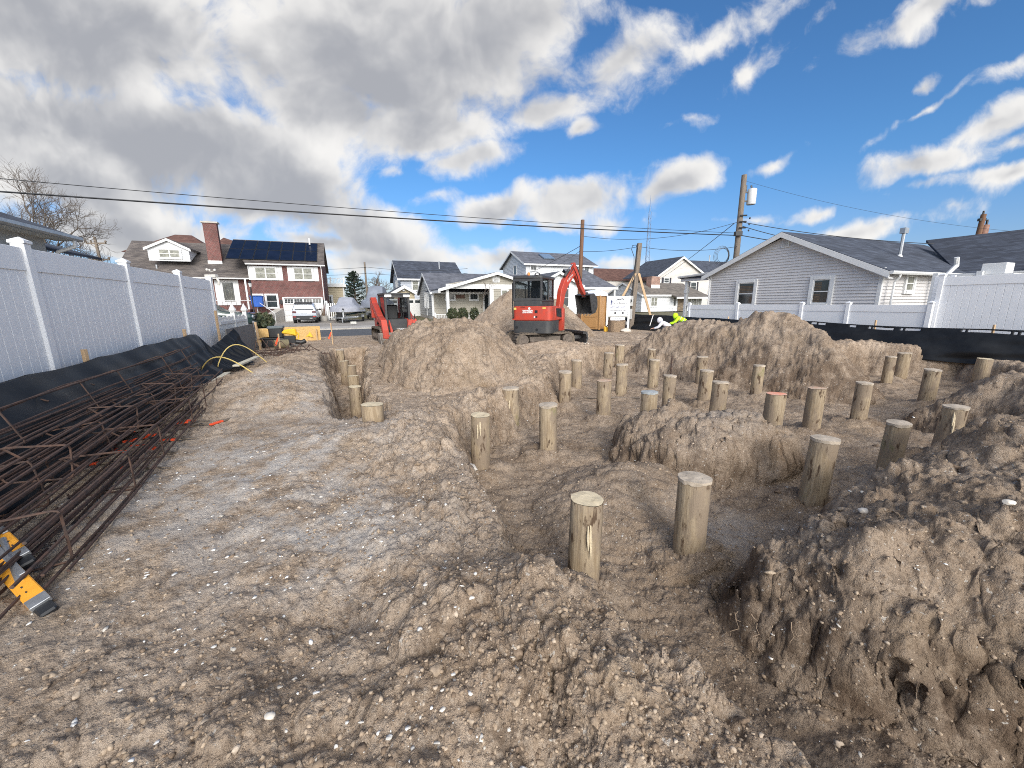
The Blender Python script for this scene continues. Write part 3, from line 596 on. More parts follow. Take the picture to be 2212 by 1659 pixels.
# ================================================================ timber piles
def pilemat():
    m = bpy.data.materials.new('muddy_pile_wood'); m.use_nodes = True; t = m.node_tree; N = t.nodes; K = t.links; b = N['Principled BSDF']; b.inputs['Roughness'].default_value = .85; b.inputs['Specular IOR Level'].default_value = .2
    tcn = N.new('ShaderNodeTexCoord'); oi = N.new('ShaderNodeObjectInfo')
    ad = N.new('ShaderNodeVectorMath'); ad.operation = 'ADD'; K.new(tcn.outputs['Object'], ad.inputs[0])
    ml = N.new('ShaderNodeVectorMath'); ml.operation = 'SCALE'; ml.inputs[0].default_value = (37, 11, 23); K.new(oi.outputs['Random'], ml.inputs[3]); K.new(ml.outputs[0], ad.inputs[1])
    def ns(scale, st, det=6):
        mp = N.new('ShaderNodeMapping'); mp.inputs['Scale'].default_value = st; K.new(ad.outputs[0], mp.inputs[0])
        n = N.new('ShaderNodeTexNoise'); n.inputs['Scale'].default_value = scale; n.inputs['Detail'].default_value = det; n.inputs['Roughness'].default_value = .65; K.new(mp.outputs[0], n.inputs['Vector']); return n.outputs['Fac']
    def mr(f, a, bb):
        n = N.new('ShaderNodeMapRange'); n.interpolation_type = 'SMOOTHSTEP'; K.new(f, n.inputs[0]); n.inputs[1].default_value = a; n.inputs[2].default_value = bb; return n.outputs[0]
    def mx(f, a, bb):
        n = N.new('ShaderNodeMix'); n.data_type = 'RGBA'; K.new(f, n.inputs['Factor'])
        for kk, q in (('A', a), ('B', bb)):
            s_ = [i for i in n.inputs if i.name == kk and i.type == 'RGBA'][0]
            if isinstance(q, tuple): s_.default_value = (*q, 1)
            else: K.new(q, s_)
        return [o for o in n.outputs if o.type == 'RGBA'][0]
    grain = ns(14, (3, 3, .22)); col = mx(mr(grain, .35, .65), (.29, .218, .14), (.42, .335, .23))
    col = mx(mr(ns(4, (1, 1, .55)), .44, .58), col, (.27, .21, .152))
    col = mx(mr(ns(7, (1.6, 1.6, .5)), .55, .64), col, (.10, .066, .043))
    col = mx(mr(ns(3.1, (1, 1, .5)), .60, .72), col, (.20, .19, .085))
    sp_ = N.new('ShaderNodeSeparateXYZ'); K.new(tcn.outputs['Object'], sp_.inputs[0])
    a2 = N.new('ShaderNodeMath'); a2.operation = 'MULTIPLY_ADD'; K.new(ns(5, (1, 1, 1)), a2.inputs[0]); a2.inputs[1].default_value = .55; K.new(sp_.outputs[2], a2.inputs[2])
    r2 = N.new('ShaderNodeMapRange'); K.new(a2.outputs[0], r2.inputs[0]); r2.inputs[1].default_value = 1.10; r2.inputs[2].default_value = .80; K.new(r2.outputs[0], r2.inputs[0]) if False else None
    col = mx(r2.outputs[0], col, (.20, .148, .105))
    K.new(col, b.inputs['Base Color']); bp = N.new('ShaderNodeBump'); bp.inputs['Strength'].default_value = .6; bp.inputs['Distance'].default_value = .012; K.new(grain, bp.inputs['Height']); K.new(bp.outputs[0], b.inputs['Normal'])
    return m
PILEM = pilemat()
PTOP = mat('sawn_pile_end', (.60, .50, .34), .8, var=.25, scale=9, bump=.3)
PTOPM = mat('muddy_pile_end', (.46, .385, .30), .9, var=.3, scale=8, bump=.3)
PTOPG = mat('grey_pile_end', (.36, .38, .38), .9, var=.25, scale=8, bump=.3)
PTOPR = mat('orange_sprayed_pile_end', (.85, .20, .09), .8, scale=6, col2=(.66, .54, .42))
PTOPS = mat('faintly_orange_pile_end', (.52, .44, .33), .8, scale=4, col2=(.58, .30, .18))
tops = [PTOP, PTOPM, PTOPM, PTOPR, PTOPG, PTOPS]
for i, (px, py, w, tm, lb) in enumerate(PILES):
    zt = PTZ.get(i, .15)
    P = gnd(px, py, zt); th_ = math.atan2(P.x, P.y); dep = P.y * math.cos(PITCH) + (CAMH - zt) * math.sin(PITCH)
    dia = min(.40, max(.235, w * dep / FPX * math.cos(th_) ** .9)); r0 = dia / 2
    if i == 35: r0 = .06
    seg = 28; rr_ = random.Random(100 + i); ph = [rr_.uniform(0, 6.28) for _ in range(6)]
    zb = -1.35; L_ = zt - zb; mb = MB(); rings = []; n_ = 9
    tl = (rr_.uniform(-.03, .03), rr_.uniform(-.03, .03))
    if i in (2,): tl = (.06, .0)
    for k in range(n_ + 1):
        f = k / n_; z = zb + L_ * f; g = []
        for j in range(seg):
            a = 2 * math.pi * j / seg
            rad = r0 * (1.03 - .05 * f + .022 * math.sin(2 * a + ph[0]) + .016 * math.sin(3 * a + ph[1] + f * 2) + .010 * math.sin(7 * a + ph[2] + 3 * f) + .008 * math.sin(11 * a + ph[3]))
            dzt = (.006 * math.sin(a + ph[4]) + .002 * math.sin(4 * a + ph[5])) if k == n_ else 0
            g.append((rad * math.cos(a) + tl[0] * (f - .5) * L_, rad * math.sin(a) + tl[1] * (f - .5) * L_, z - zb + dzt))
        rings.append(g)
    mb.loft(rings, caps=False); mb.poly(rings[0][::-1])
    root = thing('timber_pile', lb, 'pile', (P.x, P.y, zb), rr_.uniform(0, .3), 'timber piles driven into the lot')
    body = mb.build('pile_shaft', PILEM, root, True)
    mt = MB(); tr = rings[-1]; cx = sum(q[0] for q in tr) / seg; cy = sum(q[1] for q in tr) / seg; cz = sum(q[2] for q in tr) / seg
    flare = 1.035 if tm in (1, 2, 4) else 1.0
    ring2 = [(cx + (q[0] - cx) * flare * (1 + rr_.uniform(-.01, .035) * (flare > 1)), cy + (q[1] - cy) * flare, q[2] + .004) for q in tr]
    low = [(q[0], q[1], q[2] - (.018 + rr_.uniform(0, .02)) * (flare > 1) - .002) for q in ring2]
    inner = [(cx + (q[0] - cx) * .5, cy + (q[1] - cy) * .5, q[2] * .5 + cz * .5 + .006 + rr_.uniform(-.004, .006)) for q in ring2]
    if flare > 1: mt.loft([low, ring2], caps=False)
    mt.loft([ring2, inner], caps=False); mt.poly(inner); mt.build('sawn_end', tops[tm], root, True)
    if i in (7, 6, 0, 4):       # torn strips of bark
        for q in range(2):
            a = rr_.uniform(3.6, 5.6); mb = MB(); zc = L_ - rr_.uniform(.05, .2); ln = rr_.uniform(.15, .4)
            ex, ey = math.cos(a), math.sin(a)
            mb.tube([(ex * r0, ey * r0, zc), (ex * (r0 + .012), ey * (r0 + .012), zc - ln * .5), (ex * (r0 + .03), ey * (r0 + .03), zc - ln)], [.006, .014, .003], 5)
            mb.build('bark_strip', PTOP, root)
# ================================================================ left fence, silt fences
def vinyl_fence(label, plane_s, t0, ts, z0, ztop, side, capz, group, panel_top=.30, far=None):
    root = thing('vinyl_fence', label, 'fence', SL(plane_s, t0, z0), TH, group)
    ly = lambda t: t - t0; H_ = ztop - z0
    for i, t in enumerate(ts):
        y = ly(t); mb = MB(); mb.box(-.063, .063, y - .063, y + .063, -.6, H_ + .03)
        p = mb.build('fence_post', WHITE, root, bevel=.006)
        cb = MB(); q = .078; zc = H_ + .03
        cb.box(-q, q, y - q, y + q, zc, zc + .035); cb.add([(-q, y - q, zc + .035), (q, y - q, zc + .035), (q, y + q, zc + .035), (-q, y + q, zc + .035), (0, y, zc + .085)], [(0, 1, 4), (1, 2, 4), (2, 3, 4), (3, 0, 4)])
        cb.build('post_cap', WHITE, p, bevel=.005)
    for a, b in zip(ts[:-1], ts[1:]):
        ya, yb = ly(a) + .064, ly(b) - .064; mb = MB()
        n = max(2, int((yb - ya) / .152)); w = (yb - ya) / n
        for k in range(n):
            mb.box(-.018, .018, ya + k * w + .002, ya + (k + 1) * w - .002, -.55, H_ - panel_top + .02)
        pn_ = mb.build('fence_panel', WHITE, root, bevel=.004)
        mb = MB(); mb.box(-.034, .034, ya, yb, H_ - panel_top, H_ - .02); mb.build('top_rail', WHITE, root, bevel=.004)
    return root
LT = [2.15, 4.59, 7.03, 9.47, 11.91, 14.2]
vinyl_fence('tall white vinyl privacy fence along the left side of the lot, bluish in shade', -3.72, 2.0, LT, .5, 2.40, 1, .08, 'white vinyl fences')
SILT = mat('black_silt_fabric', (.011, .012, .0135), .5, var=.4, scale=4, spec=.35)
def cloth(name, pts_top, pts_bot, n, m, amp, seed, root, fold=7.0, rips=()):
    """a sagging sheet between a top line and a bottom line"""
    mb = MB(); r_ = random.Random(seed); ph = [r_.uniform(0, 6.3) for _ in range(6)]
    def interp(P, f):
        k = f * (len(P) - 1); i = min(int(k), len(P) - 2); q = k - i; return Vector(P[i]).lerp(Vector(P[i + 1]), q)
    vs = []
    for i in range(n + 1):
        f = i / n; a = interp(pts_top, f); b = interp(pts_bot, f)
        u = (interp(pts_top, min(1, f + .01)) - interp(pts_top, max(0, f - .01))).normalized(); nn = u.cross(Vector((0, 0, 1)))
        for j in range(m + 1):
            g = j / m; p = a.lerp(b, g)
            w = (math.sin(fold * f * 6.28 + ph[0] + 2.2 * g) + .6 * math.sin(fold * 2.3 * f * 6.28 + ph[1] - 3 * g) + .5 * math.sin(9 * g + ph[2] + 5 * f))
            w2 = math.sin(5.1 * g * 3 + 14 * f + ph[3]) * .5 + .35 * math.sin(21 * g + 40 * f + 3 * math.sin(17 * f) + ph[4]) + .3 * math.sin(90 * f - 8 * g + ph[5])
            p = p + nn * amp * (w + w2) * (.25 + g * 1.1) + Vector((0, 0, amp * .5 * w * (1 - abs(2 * g - 1))))
            if j == 0: p.z -= amp * 1.0 * abs(math.sin(f * fold * 3.14))
            vs.append(p)
    fs = []
    for i in range(n):
        for j in range(m):
            cx_, cy_ = (i + .5) / n, (j + .5) / m
            if any(abs(cx_ - a) < ra * (1 + .35 * math.sin(cx_ * 900)) and abs(cy_ - b) < rb for a, b, ra, rb in rips): continue
            k = i * (m + 1) + j; fs.append((k, k + m + 1, k + m + 2, k + 1))
    mb.add(vs, fs); o = mb.build(name, SILT, root, True)
    sd = o.modifiers.new('thickness', 'SOLIDIFY'); sd.thickness = .006; sd.offset = 0
    return o
def stake(root, p, h, w=.04, lean=(0, 0), m=None, name='stake'):
    mb = MB(); x, y, z = p
    mb.hexa([(x - w / 2, y - w / 2, z), (x + w / 2, y - w / 2, z), (x + w / 2, y + w / 2, z), (x - w / 2, y + w / 2, z)] + [(x + a * w / 2 + lean[0], y + b * w / 2 + lean[1], z + h) for a, b in ((-1, -1), (1, -1), (1, 1), (-1, 1))])
    return mb.build(name, m or LUMBER, root, bevel=.003)
def loc(root, p):   # world point -> local of an unrotated empty
    return Vector(p) - root.location
r = thing('silt_fence', 'black plastic silt fence sagging along the foot of the left vinyl fence', 'silt fence', SL(-3.4, 7, 0), 0, 'black silt fences')
tl = [SL(-3.42, 2.2, .80), SL(-3.42, 4.4, .88), SL(-3.42, 7.0, .93), SL(-3.42, 9.6, 1.0), SL(-3.42, 11.4, 1.02), SL(-3.35, 11.9, .62), SL(-3.30, 12.5, .72), SL(-3.1, 13.3, 1.02)]
bl = [SL(-2.7, 2.2, .05), SL(-2.65, 4.4, .05), SL(-2.7, 7.0, .06), SL(-2.85, 9.6, .06), SL(-2.9, 11.2, .1), SL(-2.7, 11.8, .1), SL(-2.6, 12.4, .1), SL(-2.7, 13.3, .1)]
cloth('fabric', [loc(r, p) for p in tl], [loc(r, p) for p in bl], 190, 30, .034, 3, r, 13)
for t, h in ((4.55, .62), (7.25, .65), (10.9, .72), (13.35, 1.1)): stake(r, loc(r, SL(-3.47, t, .42)), h, .05)
r = thing('silt_fence', 'black plastic silt fence with small rips below the right vinyl fences', 'silt fence', SL(16.6, 12, 0), 0, 'black silt fences')
ts_ = [20.4 - 19.9 * k / 9 for k in range(10)]
zt_ = [.95, .92, .90, .86, .84, .90, .80, .86, .80, .8]
cloth('fabric', [loc(r, SL(16.5, a, z)) for a, z in zip(ts_, zt_)], [loc(r, SL(16.1, a, -.15 if a < 12 else .02)) for a in ts_], 330, 30, .035, 5, r, 6,
      rips=[((20.4 - sp(px, 700, 16.5)[0]) / 19.9, .10, w_, .034) for px, w_ in ((1760, .005), (1778, .008), (1845, .006), (1894, .006), (1918, .010), (1970, .010), (2149, .026))])
for px, h in ((1570, .5), (1705, .42), (1889, .53), (2147, .50)): t = sp(px, 700, 16.5)[0]; stake(r, loc(r, SL(16.56, t, .45)), h, .045)
stake(r, loc(r, SL(15.9, 17.6, .3)), .62, .04, (.18, .06), TRIM, 'white_stake')
vinyl_fence('low white vinyl fence in front of the pale grey gable house', 17.35, 8.0, [16.2, 13.3, 10.4, 8.76, 6.5], .30, 1.50, -1, .08, 'white vinyl fences', .26)
vinyl_fence('tall white vinyl fence panel at the right edge, next to the low fence', 17.5, 2.0, [-3.2, -.8, 1.6, 4.05, 6.42], .30, 2.36, -1, .08, 'white vinyl fences', .28)
# gate leaf set back behind the fence corner
g = thing('garden_gate', 'narrow white vinyl gate behind the corner where low and tall fence meet', 'gate', SL(18.1, 6.75, .3), TH)
MB().box(-.05, .05, -.06, .06, 0, 2.1).build('gate_post', WHITE, g, bevel=.006)
mb = MB(); mb.box(.95, 1.05, -.06, .06, 0, 2.15); mb.build('gate_post', WHITE, g, bevel=.006)
mb = MB(); mb.box(.07, .93, -.02, .02, .05, 1.9); mb.box(.07, .93, -.035, .035, 1.62, 1.9); mb.build('gate_leaf', WHITE, g, bevel=.004)
MB().box(-.07, -.05, -.02, .02, .85, 1.0).build('latch', BLACK, g)
# ================================================================ street
ASPH = mat('asphalt', (.085, .088, .095), .85, var=.2, scale=1.2, bump=.3, bscale=60)
def strip(name, s0, s1, t0, t1, z, m, label, n=1):
    mb = MB(); 
    mb.hexa([SL(s0, t0, -.3), SL(s1, t0, -.3), SL(s1, t1, -.3), SL(s0, t1, -.3), SL(s0, t0, z), SL(s1, t0, z), SL(s1, t1, z), SL(s0, t1, z)])
    o = mb.build(name, m); return tag(o, label, None, None, 'structure')
strip('road', -70, 130, 22.6, 28.6, .012, ASPH, 'grey asphalt street crossing behind the building lot')
strip('kerb', -70, 130, 28.62, 28.85, .10, CONC, 'concrete kerb along the far side of the street')
strip('pavement', -70, 130, 28.87, 31.6, .085, CONC, 'pale concrete pavement in front of the houses')
strip('driveway', -8.5, 2.9, 31.65, 46.5, .05, mat('driveway_concrete', (.30, .27, .235), .85, var=.2, scale=.8), 'tan concrete driveway with the white car and the boats')
strip('lawn', 24, 60, 31.65, 46, .05, mat('dry_lawn', (.12, .115, .05), .95, var=.4, scale=3, col2=(.22, .18, .11)), 'brownish winter lawn in front of the small white house')
# ================================================================ houses
def place(s, t, z=0.0): return SL(s, t, z)
SIDW = mat('white_siding', (.64, .65, .66), .55, var=.04, scale=1)
SIDB = mat('blue_grey_siding', (.42, .45, .50), .6, var=.05, scale=1)
SIDT = mat('tan_siding', (.47, .40, .27), .6, var=.06, scale=1)
SIDG = mat('greige_siding', (.34, .315, .26), .6, var=.06, scale=1)
SIDG2 = mat('grey_end_siding', (.36, .36, .35), .6, var=.06, scale=1)
SIDV = mat('light_grey_siding', (.60, .58, .57), .55, var=.04, scale=1)
SIDC = mat('beige_siding', (.60, .57, .53), .6, var=.04, scale=1)
BRICK = brickmat('red_brick', (.165, .040, .034), (.10, .026, .024), (.22, .17, .15), .21, .07, .010)
SHBR = brickmat('brown_grey_shingles', c(86, 80, 78), c(112, 104, 98), c(62, 58, 56), .5, .16, .012, 1.6, .95, .3)
SHGR = brickmat('grey_shingles', c(88, 90, 98), c(106, 108, 116), c(70, 72, 78), .5, .16, .012, 1.6, .95, .3)
SHDK = brickmat('charcoal_shingles', c(58, 62, 72), c(78, 84, 96), c(44, 47, 55), .5, .15, .012, 2.2, .95, .3)
SHRB = brickmat('red_brown_shingles', c(90, 62, 54), c(108, 80, 70), c(70, 50, 44), .5, .16, .012, 1.6, .95, .3)
SHTN = brickmat('taupe_shingles', c(104, 97, 90), c(126, 118, 108), c(84, 78, 72), .5, .16, .012, 1.6, .95, .3)
SOLAR = mat('solar_cell_blue', (.007, .010, .022), .3, var=.3, scale=1, spec=.3)
STONE = brickmat('stone_veneer', c(150, 130, 105), c(96, 84, 70), c(120, 110, 98), .5, .12, .02)
def slab(mb, pts, th=.16):
    mb.prism([Vector(p) for p in pts], (0, 0, -th)); return mb
def win(parent, fr, u0, u1, z0, z1, trim=.11, d=.10, panes=1, dbl=True, glass=None, name='window', curtain=None, muntin=False, shutters=None):
    mb = MB(); B = lambda a, b, e, f, q=d: fr.box(mb, a, b, e, f, -.02, q)
    B(u0, u0 + trim, z0, z1); B(u1 - trim, u1, z0, z1); B(u0 + trim, u1 - trim, z1 - trim, z1, d + .012); B(u0 + trim, u1 - trim, z0, z0 + trim, d + .03)
    w = mb.build(name, TRIM, parent, bevel=.004)
    i0, i1, j0, j1 = u0 + trim, u1 - trim, z0 + trim, z1 - trim; pw = (i1 - i0) / panes
    g = MB(); sa = MB(); zm = (j0 + j1) / 2; b = min(.045, pw * .09)
    for k in range(panes):
        a, e = i0 + k * pw, i0 + (k + 1) * pw
        fr.box(g, a, e, j0, j1, -.03, .046)
        fr.box(sa, a, a + b, j0, j1, .046, .072); fr.box(sa, e - b, e, j0, j1, .046, .072)
        fr.box(sa, a + b, e - b, j0, j0 + b, .046, .070); fr.box(sa, a + b, e - b, j1 - b, j1, .046, .070)
        if dbl: fr.box(sa, a + b, e - b, zm - b / 2, zm + b / 2, .046, .075)
        if muntin: fr.box(sa, (a + e) / 2 - .015, (a + e) / 2 + .015, j0 + b, j1 - b, .046, .062); (None if dbl else fr.box(sa, a + b, e - b, zm - .015, zm + .015, .046, .064))
    g.build('pane', glass or GLASS, w); sa.build('sash', TRIM, w)
    if curtain:
        cb = MB(); fr.box(cb, i0 + b, i1 - b, (j0 + j1) / 2 + b, j1 - b, .046, .0475); cb.build('curtain', curtain, w)
    if shutters:
        sw, sm = shutters
        for a in (u0 - sw - .01, u1 + .01):
            s_ = MB(); fr.box(s_, a, a + sw, z0, z1, -.01, .04); 
            fr.box(s_, a + .06, a + sw - .06, z0 + .08, zm - .05, .04, .05); fr.box(s_, a + .06, a + sw - .06, zm + .05, z1 - .08, .04, .05); s_.build('shutter', sm, parent, bevel=.006)
    return w
def gutter(parent, a, b, name='gutter', m=None, drop=None):
    a, b = Vector(a), Vector(b); d = (b - a).normalized(); n = d.cross(Vector((0, 0, 1))); mb = MB(); up = Vector((0, 0, 1))
    prof = [(0, 0), (.09, 0), (.125, .06), (.125, .125), (0, .125)]
    mb.loft([[p + n * x + up * z for x, z in prof] for p in (a, b)]); mb.build(name, m or TRIM, parent)
def downspout(parent, p, zlow, n, m=None):
    p = Vector(p); n = Vector(n); q = p - n * .14 + Vector((0, 0, -.3)); MB().tube([p, p + Vector((0, 0, -.1)), q, Vector((q.x, q.y, zlow))], .04, 6).build('downspout', m or TRIM, parent)
# ---------------------------------------------------------------- 1 brick house with solar panels
T1 = 44.5
def F1(px, py, t=T1): s, z = fp(px, py, t); return s - S1, z
S1 = fp(541, 600, T1)[0]
b1 = thing('brick_house', 'red brick split-level house with blue solar panels, dormer and brick chimney', 'house', SL(S1, T1, 0), TH)
W1 = F1(702, 640)[0]; ze = F1(620, 571)[1]; zr = F1(600, 521, T1 + 4.5)[1]
fr = Fr((0, 0, 0), (1, 0, 0), (0, -1, 0))
m = MB(); wallpoly(m, fr, [(0, 0), (W1, 0), (W1, ze), (0, ze)])
frR = Fr((W1, 0, 0), (0, 1, 0), (1, 0, 0)); wallpoly(m, frR, [(0, 0), (9, 0), (9, ze), (4.5, zr - .1), (0, ze)])
frL = Fr((0, 0, 0), (0, 1, 0), (-1, 0, 0)); wallpoly(m, frL, [(0, 0), (9, 0), (9, ze), (4.5, zr - .1), (0, ze)])
m.build('wall', BRICK, b1)
xl = F1(503, 514, T1 + 4.5)[0]
m = MB(); slab(m, [(-.15, -.35, ze), (W1 + .25, -.35, ze), (W1 + .25, 4.5, zr), (xl, 4.5, zr), (-1.2, 1.8, ze + (zr - ze) * .44)]); slab(m, [(xl, 4.51, zr), (W1 + .25, 4.51, zr), (W1 + .25, 9.3, ze), (xl, 9.3, ze)]); roof1 = m.build('roof', SHBR, b1)
gutter(b1, (-.2, -.37, ze - .14), (W1 + .3, -.37, ze - .14)); downspout(b1, (W1 - .08, -.42, ze - .14), 0, (0, -1, 0))
# solar panels lie on the slope
def onroof(x, f, d=.0): return Vector((x, -.35 + 4.85 * f, ze + (zr - ze) * f)) + Vector((0, -.55, .83)) * d
x0, x1 = F1(489, 562, T1 + .6)[0], F1(686, 568, T1 + .6)[0]; nx = 7
for row in range(2):
    for k in range(nx):
        a = x0 + (x1 - x0) * k / nx + .02; b = x0 + (x1 - x0) * (k + 1) / nx - .02; f0 = .12 + row * .41; f1 = f0 + .40
        m = MB(); P = [onroof(a, f0, .05), onroof(b, f0, .05), onroof(b, f1, .05), onroof(a, f1, .05)]
        m.prism(P, Vector((0, -.55, .83)) * .05); p_ = m.build('solar_panel', BLACK, b1)
        m = MB(); e = .035; P = [onroof(a + e, f0 + .008, .103), onroof(b - e, f0 + .008, .103), onroof(b - e, f1 - .008, .103), onroof(a + e, f1 - .008, .103)]; m.poly(P); m.build('cell_glass', SOLAR, p_)
def r1(x0, y0, x1, y1, t=T1): a = F1(x0, y1, t); b = F1(x1, y0, t); return a[0], b[0], a[1], b[1]
sh = (F1(602, 596)[0] - F1(592, 596)[0], TRIM)
win(b1, fr, *r1(550, 575.5, 597.5, 605), panes=2, trim=.13, glass=CURT, shutters=(.42, TRIM)); win(b1, fr, *r1(634, 577, 676, 607), panes=2, trim=.13, glass=CURT, shutters=(.42, TRIM))
win(b1, fr, *r1(546, 634.5, 569, 662), trim=.12); win(b1, fr, *r1(575.5, 634.5, 600.5, 667), trim=.12)
ga = r1(619.5, 644, 694, 694.5); fr.box(m := MB(), ga[0] - .12, ga[0], .05, ga[3] + .1, -.02, .07); fr.box(m, ga[1], ga[1] + .12, .05, ga[3] + .1, -.02, .07); fr.box(m, ga[0], ga[1], ga[3], ga[3] + .12, -.02, .07)
gd = m.build('garage_door', TRIM, b1); m = MB(); hh = ga[3] / 4.15
for k in range(4):
    fr.box(m, ga[0], ga[1], .06 + k * hh, .06 + (k + 1) * hh - .03, -.02, .03)
    pw = (ga[1] - ga[0]) / 4
    if k < 3:
        for q in range(4): fr.box(m, ga[0] + q * pw + .12, ga[0] + (q + 1) * pw - .12, .06 + k * hh + .1, .06 + (k + 1) * hh - .13, .03, .045)
m.build('door_panel', TRIM, gd)
for q in range(4):
    m = MB(); a0 = ga[0] + (q + .5) * pw
    for i in range(3):
        for j in range(2): fr.box(m, a0 - .36 + i * .25, a0 - .14 + i * .25, .06 + 3 * hh + .12 + j * .2, .06 + 3 * hh + .29 + j * .2, .0, .034)
    m.build('door_pane', GLASS, gd)
for (x, y) in ((608, 652), (700.5, 652)):
    a = F1(x, y); m = MB(); fr.box(m, a[0] - .1, a[0] + .1, a[1] - .2, a[1] + .2, 0, .18); m.build('wall_lamp', BLACK, b1, bevel=.02)
# left wing: entry, long low roof with dormer
TL_ = T1 + 1.2
e0 = F1(237, 575, T1 + .7); zle = F1(460, 599.5, T1 + .6)[1]; zlr = F1(336, 521.5, T1 + 5.6)[1]; xA = F1(238, 573, T1 + .7)[0]; xB = F1(285, 521, T1 + 5.6)[0]; xC = F1(545, 527, T1 + 5.6)[0]
m = MB(); slab(m, [(xA, .55, zle), (-.05, .55, zle), (-.05, 1.9, zle + (zlr - zle) * .27), (xC, 5.6, zlr), (xB, 5.6, zlr)], .14); m.build('roof', SHBR, b1)
m = MB(); frw = Fr((0, TL_ - T1, 0), (1, 0, 0), (0, -1, 0)); wallpoly(m, frw, [(xA + .6, 0), (-.0, 0), (-.0, zle), (xA + .6, zle)]); m.build('wall', BRICK, b1)
gutter(b1, (xA, .53, zle - .13), (-.1, .53, zle - .13))
tri = MB(); tri.prism([(-.02, .55, zle - .05), (-.02, .55, ze - .3), (-.02, -.2, ze - .3)], (-.06, 0, 0)); tri.build('white_cheek', SIDW, b1)
dz0 = F1(340, 563, T1 + 1.6); dz1 = F1(408, 563, T1 + 1.6); dt = 1.6; zd0 = F1(366, 564, T1 + dt)[1]; zd1 = F1(320, 533, T1 + dt)[1]; zap = F1(361, 517, T1 + dt)[1]; xa, xb, xm = F1(322, 560, T1 + dt)[0], F1(411, 560, T1 + dt)[0], F1(361, 517, T1 + dt)[0]
frd = Fr((0, dt, 0), (1, 0, 0), (0, -1, 0)); m = MB(); lap(m, frd, [(xa, zd0), (xb, zd0), (xb, zd1), (xm, zap), (xa, zd1)], .2); dm = m.build('dormer', SIDW, b1)
frs = Fr((xb, dt, 0), (0, 1, 0), (1, 0, 0)); m = MB(); lap(m, frs, [(0, zd0), (.05, zd0), (2.6, zd1), (0, zd1)], .2); m.build('dormer_cheek', SIDW, dm)
m = MB(); slab(m, [(xa - .2, dt - .2, zd1 - .05), (xm, dt - .2, zap + .12), (xm, 5.2, zap + .12), (xa - .2, 5.2, zd1 - .05)], .1); slab(m, [(xm, dt - .2, zap + .12), (xb + .2, dt - .2, zd1 - .05), (xb + .2, 5.2, zd1 - .05), (xm, 5.2, zap + .12)], .1); m.build('dormer_roof', SHBR, dm)
m = MB()
for a, za, b, zb in ((xa - .2, zd1 - .2, xm, zap - .03), (xm, zap - .03, xb + .2, zd1 - .2)): m.hexa([(a, dt - .24, za - .12), (b, dt - .24, zb - .12), (b, dt - .2, zb - .12), (a, dt - .2, za - .12), (a, dt - .24, za + .1), (b, dt - .24, zb + .1), (b, dt - .2, zb + .1), (a, dt - .2, za + .1)])
m.build('dormer_fascia', TRIM, dm)
a = F1(342, 560, T1 + dt); b = F1(391, 537, T1 + dt); win(b1, frd, a[0], b[0], a[1] + .02, b[1], panes=2, trim=.14, glass=CURT)
cl = F1(450, 548, T1 + 3.0); cr_ = F1(472, 482, T1 + 3.0); m = MB(); zfl = zle + (zlr - zle) * (2.6 - .55) / 5.05; m.box(cl[0], cr_[0] - .1, 2.6, 3.1, zfl - .6, cr_[1] - .1); ch = m.build('chimney', BRICK, b1)
m = MB(); m.box(cl[0] - .12, cr_[0] + .02, 2.5, 3.2, cr_[1] - .1, cr_[1] + .04); m.build('chimney_cap', CONC, ch); MB().box(cl[0] - .02, cr_[0] - .08, 2.5, 2.6, zfl - .25, zfl + .22).build('flashing', TRIM, ch)
vp = F1(340, 590, T1 + 1.6); MB().tube([(vp[0], 1.7, zle), (vp[0], 1.7, vp[1] + .75)], .07, 8).build('vent_pipe', ALU, b1); p_ = F1(668, 520, T1 + 3.6); MB().tube([(p_[0], 3.6, p_[1] - .4), (p_[0], 3.6, p_[1] + .25)], .08, 8).build('vent_pipe', TRIM, b1)
# front door with oval-etched storm door, porch
d0, d1 = F1(484, 657, TL_), F1(505, 607, TL_); fr.box(MB(), 0, 0, 0, 0, 0, 0); m = MB(); frw.box(m, d0[0] - .5, d1[0] + .35, d0[1] - .1, d1[1] + .1, -.02, .06); dr = m.build('front_door', TRIM, b1)
m = MB(); frw.box(m, d0[0] + .12, d1[0] - .1, d0[1] + .25, d1[1] - .15, .06, .075); m.build('door_glass', GLASS, dr)
m = MB(); n_ = 18; cxo, czo = (d0[0] + d1[0]) / 2, (d0[1] + d1[1]) / 2
m.tube([(cxo + .27 * math.cos(2 * math.pi * i / n_), TL_ - T1 - .085, czo + .75 * math.sin(2 * math.pi * i / n_)) for i in range(n_)], .025, 5, closed=True); m.tube([(cxo, TL_ - T1 - .085, czo - .3), (cxo + .1, TL_ - T1 - .085, czo), (cxo - .05, TL_ - T1 - .085, czo + .35)], .02, 5); m.build('etched_oval', CURT, dr)
zpf = F1(480, 669, T1 - .3)[1]; m = MB(); m.box(xA + 2, -.3, -.6, 1.15, 0, zpf); m.build('porch_base', BRICK, b1)
pc = F1(529, 600, T1 - .3); MB().box(pc[0] - .07, pc[0] + .07, -.45, -.31, zpf, zle - .1).build('porch_column', TRIM, b1)
m = MB(); 
for k in range(16): x = -6.0 + k * .36; m.tube([(x, -.5, zpf), (x, -.5, zpf + .8)], .012, 5)
m.build('porch_railing', BLACK, b1); m = MB(); m.tube([(-6.2, -.5, zpf + .82), (-.35, -.5, zpf + .82)], .03, 6); q = F1(596, 695, T1 - 3.5); m.tube([(-.35, -.5, zpf + .82), (.4, -1.0, zpf + .8), (q[0], -3.5, .95), (q[0], -3.5, .05)], .03, 6); m.tube([(.4, -1, zpf + .8), (.4, -1, .2)], .03, 6); m.build('handrail', TRIM, b1)
